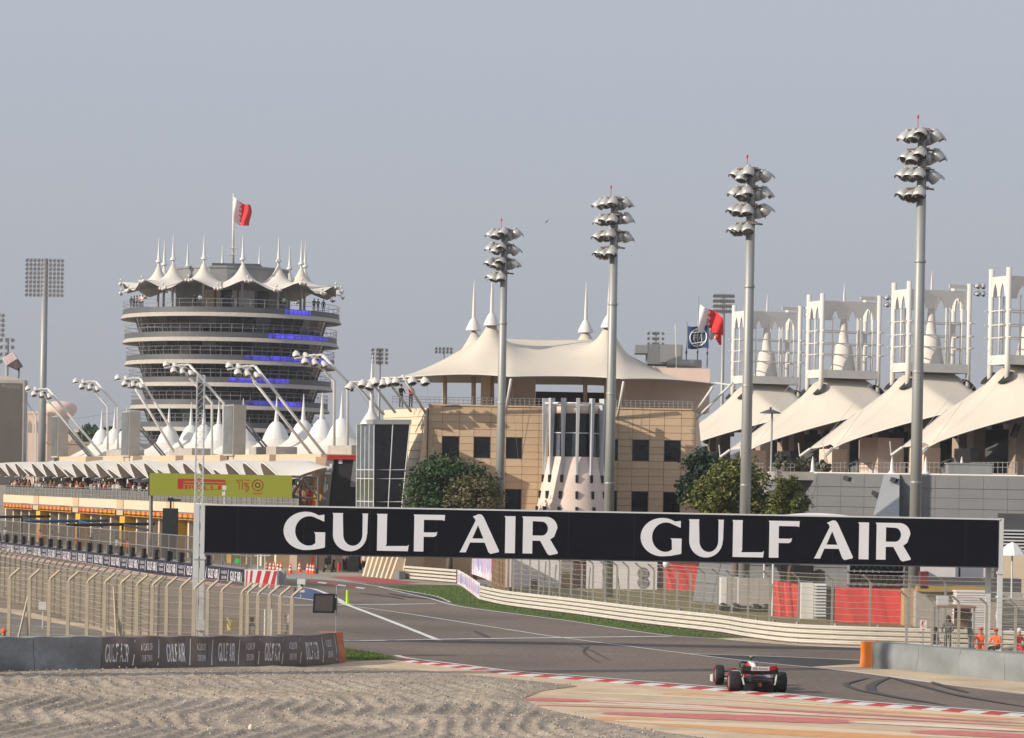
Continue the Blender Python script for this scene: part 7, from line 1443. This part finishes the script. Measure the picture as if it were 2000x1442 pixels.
for i in range(7):
    for j in range(5):
        a, b = -.60 + i * .18, .1 + j * .17; h_ = rm.random() < .5; w1, w2 = (.15, .05) if h_ else (.05, .14); y = -.53 + .15 * (b / .98); mb.quad(cubep(a, b, y), cubep(a + w1, b, y), cubep(a + w1, b + w2, y + .01), cubep(a, b + w2, y + .01))
        b2_ = -.95 + j * .18; 
        if a > -.6 + .5 * (-b2_): mb2.quad(cubep(a, b2_, -.53), cubep(a + w1, b2_, -.53), cubep(a + w1, b2_ + w2, -.53), cubep(a, b2_ + w2, -.53))
part('maze_pattern', mb, pm('maze_red', (.60, .16, .13), .6), cub); part('maze_pattern', mb2, pm('maze_pink', (.45, .28, .28), .6), cub)
part('stem', MB().tube([cubep(.25, -1.0, .3), Vector((cubep(.25, -1, .3).x, cq.y, P(24, 738, BD).z))], .12, 6), DGREY, cu)
WDs = 900.0; wt = thing('water_tower', 'pale pink mushroom water tower far behind the left light arms', 'water tower', (P(119, 800, WDs).x, WDs, 0)); q = P(119, 783, WDs); za, zb2, zc2 = q.z, P(119, 803, WDs).z, P(119, 815, WDs).z; r_ = 32 * WDs / FPX * .98
part('tank', MB().lathe([(.01, za), (r_ * .55, za - .3), (r_ * .92, za - 1.0), (r_, za - 1.8), (r_, zb2), (r_ * .7, zc2), (r_ * .3, zc2 - 1.5)], 32, (q.x, WDs, 0)), PINK, wt, True); part('shaft', MB().lathe([(r_ * .3, 0), (r_ * .3, zc2)], 20, (q.x, WDs, 0)), PINK, wt, True)
def far(name, lb_, x0, x1, y0, D, m, win=0):
    a, b, t = P(x0, 870, D), P(x1, 870, D), P((x0 + x1) / 2, y0, D); th = thing(name, lb_, 'building', ((a.x + b.x) / 2, D, 0)); part('wall', MB().box(((a.x + b.x) / 2, D + 5, t.z / 2), (b.x - a.x, 10, t.z)), m, th)
    part('parapet', MB().box(((a.x + b.x) / 2, D + 5, t.z + .2), (b.x - a.x + .3, 10.3, .5)), m, th)
    for k in range(win): x = a.x + (b.x - a.x) * (k + .5) / win; part('window', MB().prism([(x - .5, D - .02, t.z - 4), (x + .5, D - .02, t.z - 4), (x + .5, D - .02, t.z - 2.2), (x, D - .02, t.z - 1.4), (x - .5, D - .02, t.z - 2.2)], (0, .02, 0)), CONCT, th)
far('far_building', 'pale pink far building with arched windows below the water tower', 50, 92, 808, 640, PINK, 3); far('far_building', 'long low brownish far building left of the tower', 92, 265, 868, 560, CONCT, 0); far('far_building', 'low cream far building beside the upright screen', 130, 262, 845, 700, CREAM, 6); far('far_building', 'white corrugated shed at the left end of the pit building', -60, 18, 938, 372, MARQ, 0)
for i, (x0, x1, y0, y1, lb_) in enumerate(((150, 200, 828, 868, 'far dark green trees left of the first tent spire'), (196, 236, 832, 868, 'far dark green trees behind the three small tents'), (230, 268, 836, 868, 'far dark green trees beside the tower foot'))):
    c = cr(x0, x1, y0, y1, 620, 4); tree('tree', lb_, (c[0][0], 620, 0), c, LG, 1600, 60 + i, 1.0, 40, 'tree', 'far trees behind the pit building')
q = P(160, 880, 540); solo('utility_pole', MB().tube([Vector((q.x, 540, 0)), P(57, 850, 540) if False else Vector((q.x, 540, P(160, 830, 540).z))], .12, 6), DGREY, 'thin dark utility pole among the far buildings', 'pole', loc=(q.x, 540, 0))
for i, (a, b) in enumerate((((150, 818), (262, 797)), ((200, 830), (262, 806)))): mb = MB().tube([P(*a, 420), P((a[0] + b[0]) / 2, (a[1] + b[1]) / 2 + 1.5, 420), P(*b, 420)], .02, 3); solo('power_cable', mb, DGREY, ['upper power cable strung to the tower', 'lower power cable strung to the tower'][i], 'cable', loc=P(*a, 420))
q = P(1068, 432, 180); solo('bird', MB().add([q + Vector((-.12, 0, -.12)), q + Vector((.0, -.05, 0)), q + Vector((.14, 0, .1)), q + Vector((.02, .05, -.05)), q + Vector((0, 0, -.06))], [(0, 1, 4), (1, 2, 3), (1, 3, 4), (0, 4, 3)]), BLACK, 'tiny dark bird flying between the two middle masts', 'bird', loc=q)
# ================================================================== air
mb = MB().box((0, 480, 23), (1400, 1040, 50)); hz = struct('haze', mb, None, kind='stuff', label='pale desert haze over the whole circuit')
hm = bpy.data.materials.new('haze_air'); hm.use_nodes = True; hn = hm.node_tree; hn.nodes.clear(); ho = hn.nodes.new('ShaderNodeOutputMaterial'); hv = hn.nodes.new('ShaderNodeVolumePrincipled'); hv.inputs['Color'].default_value = (.86, .88, .92, 1); hv.inputs['Density'].default_value = HAZE; hv.inputs['Anisotropy'].default_value = 0.3
hn.links.new(hv.outputs[0], ho.inputs['Volume']); hz.data.materials.clear(); hz.data.materials.append(hm)
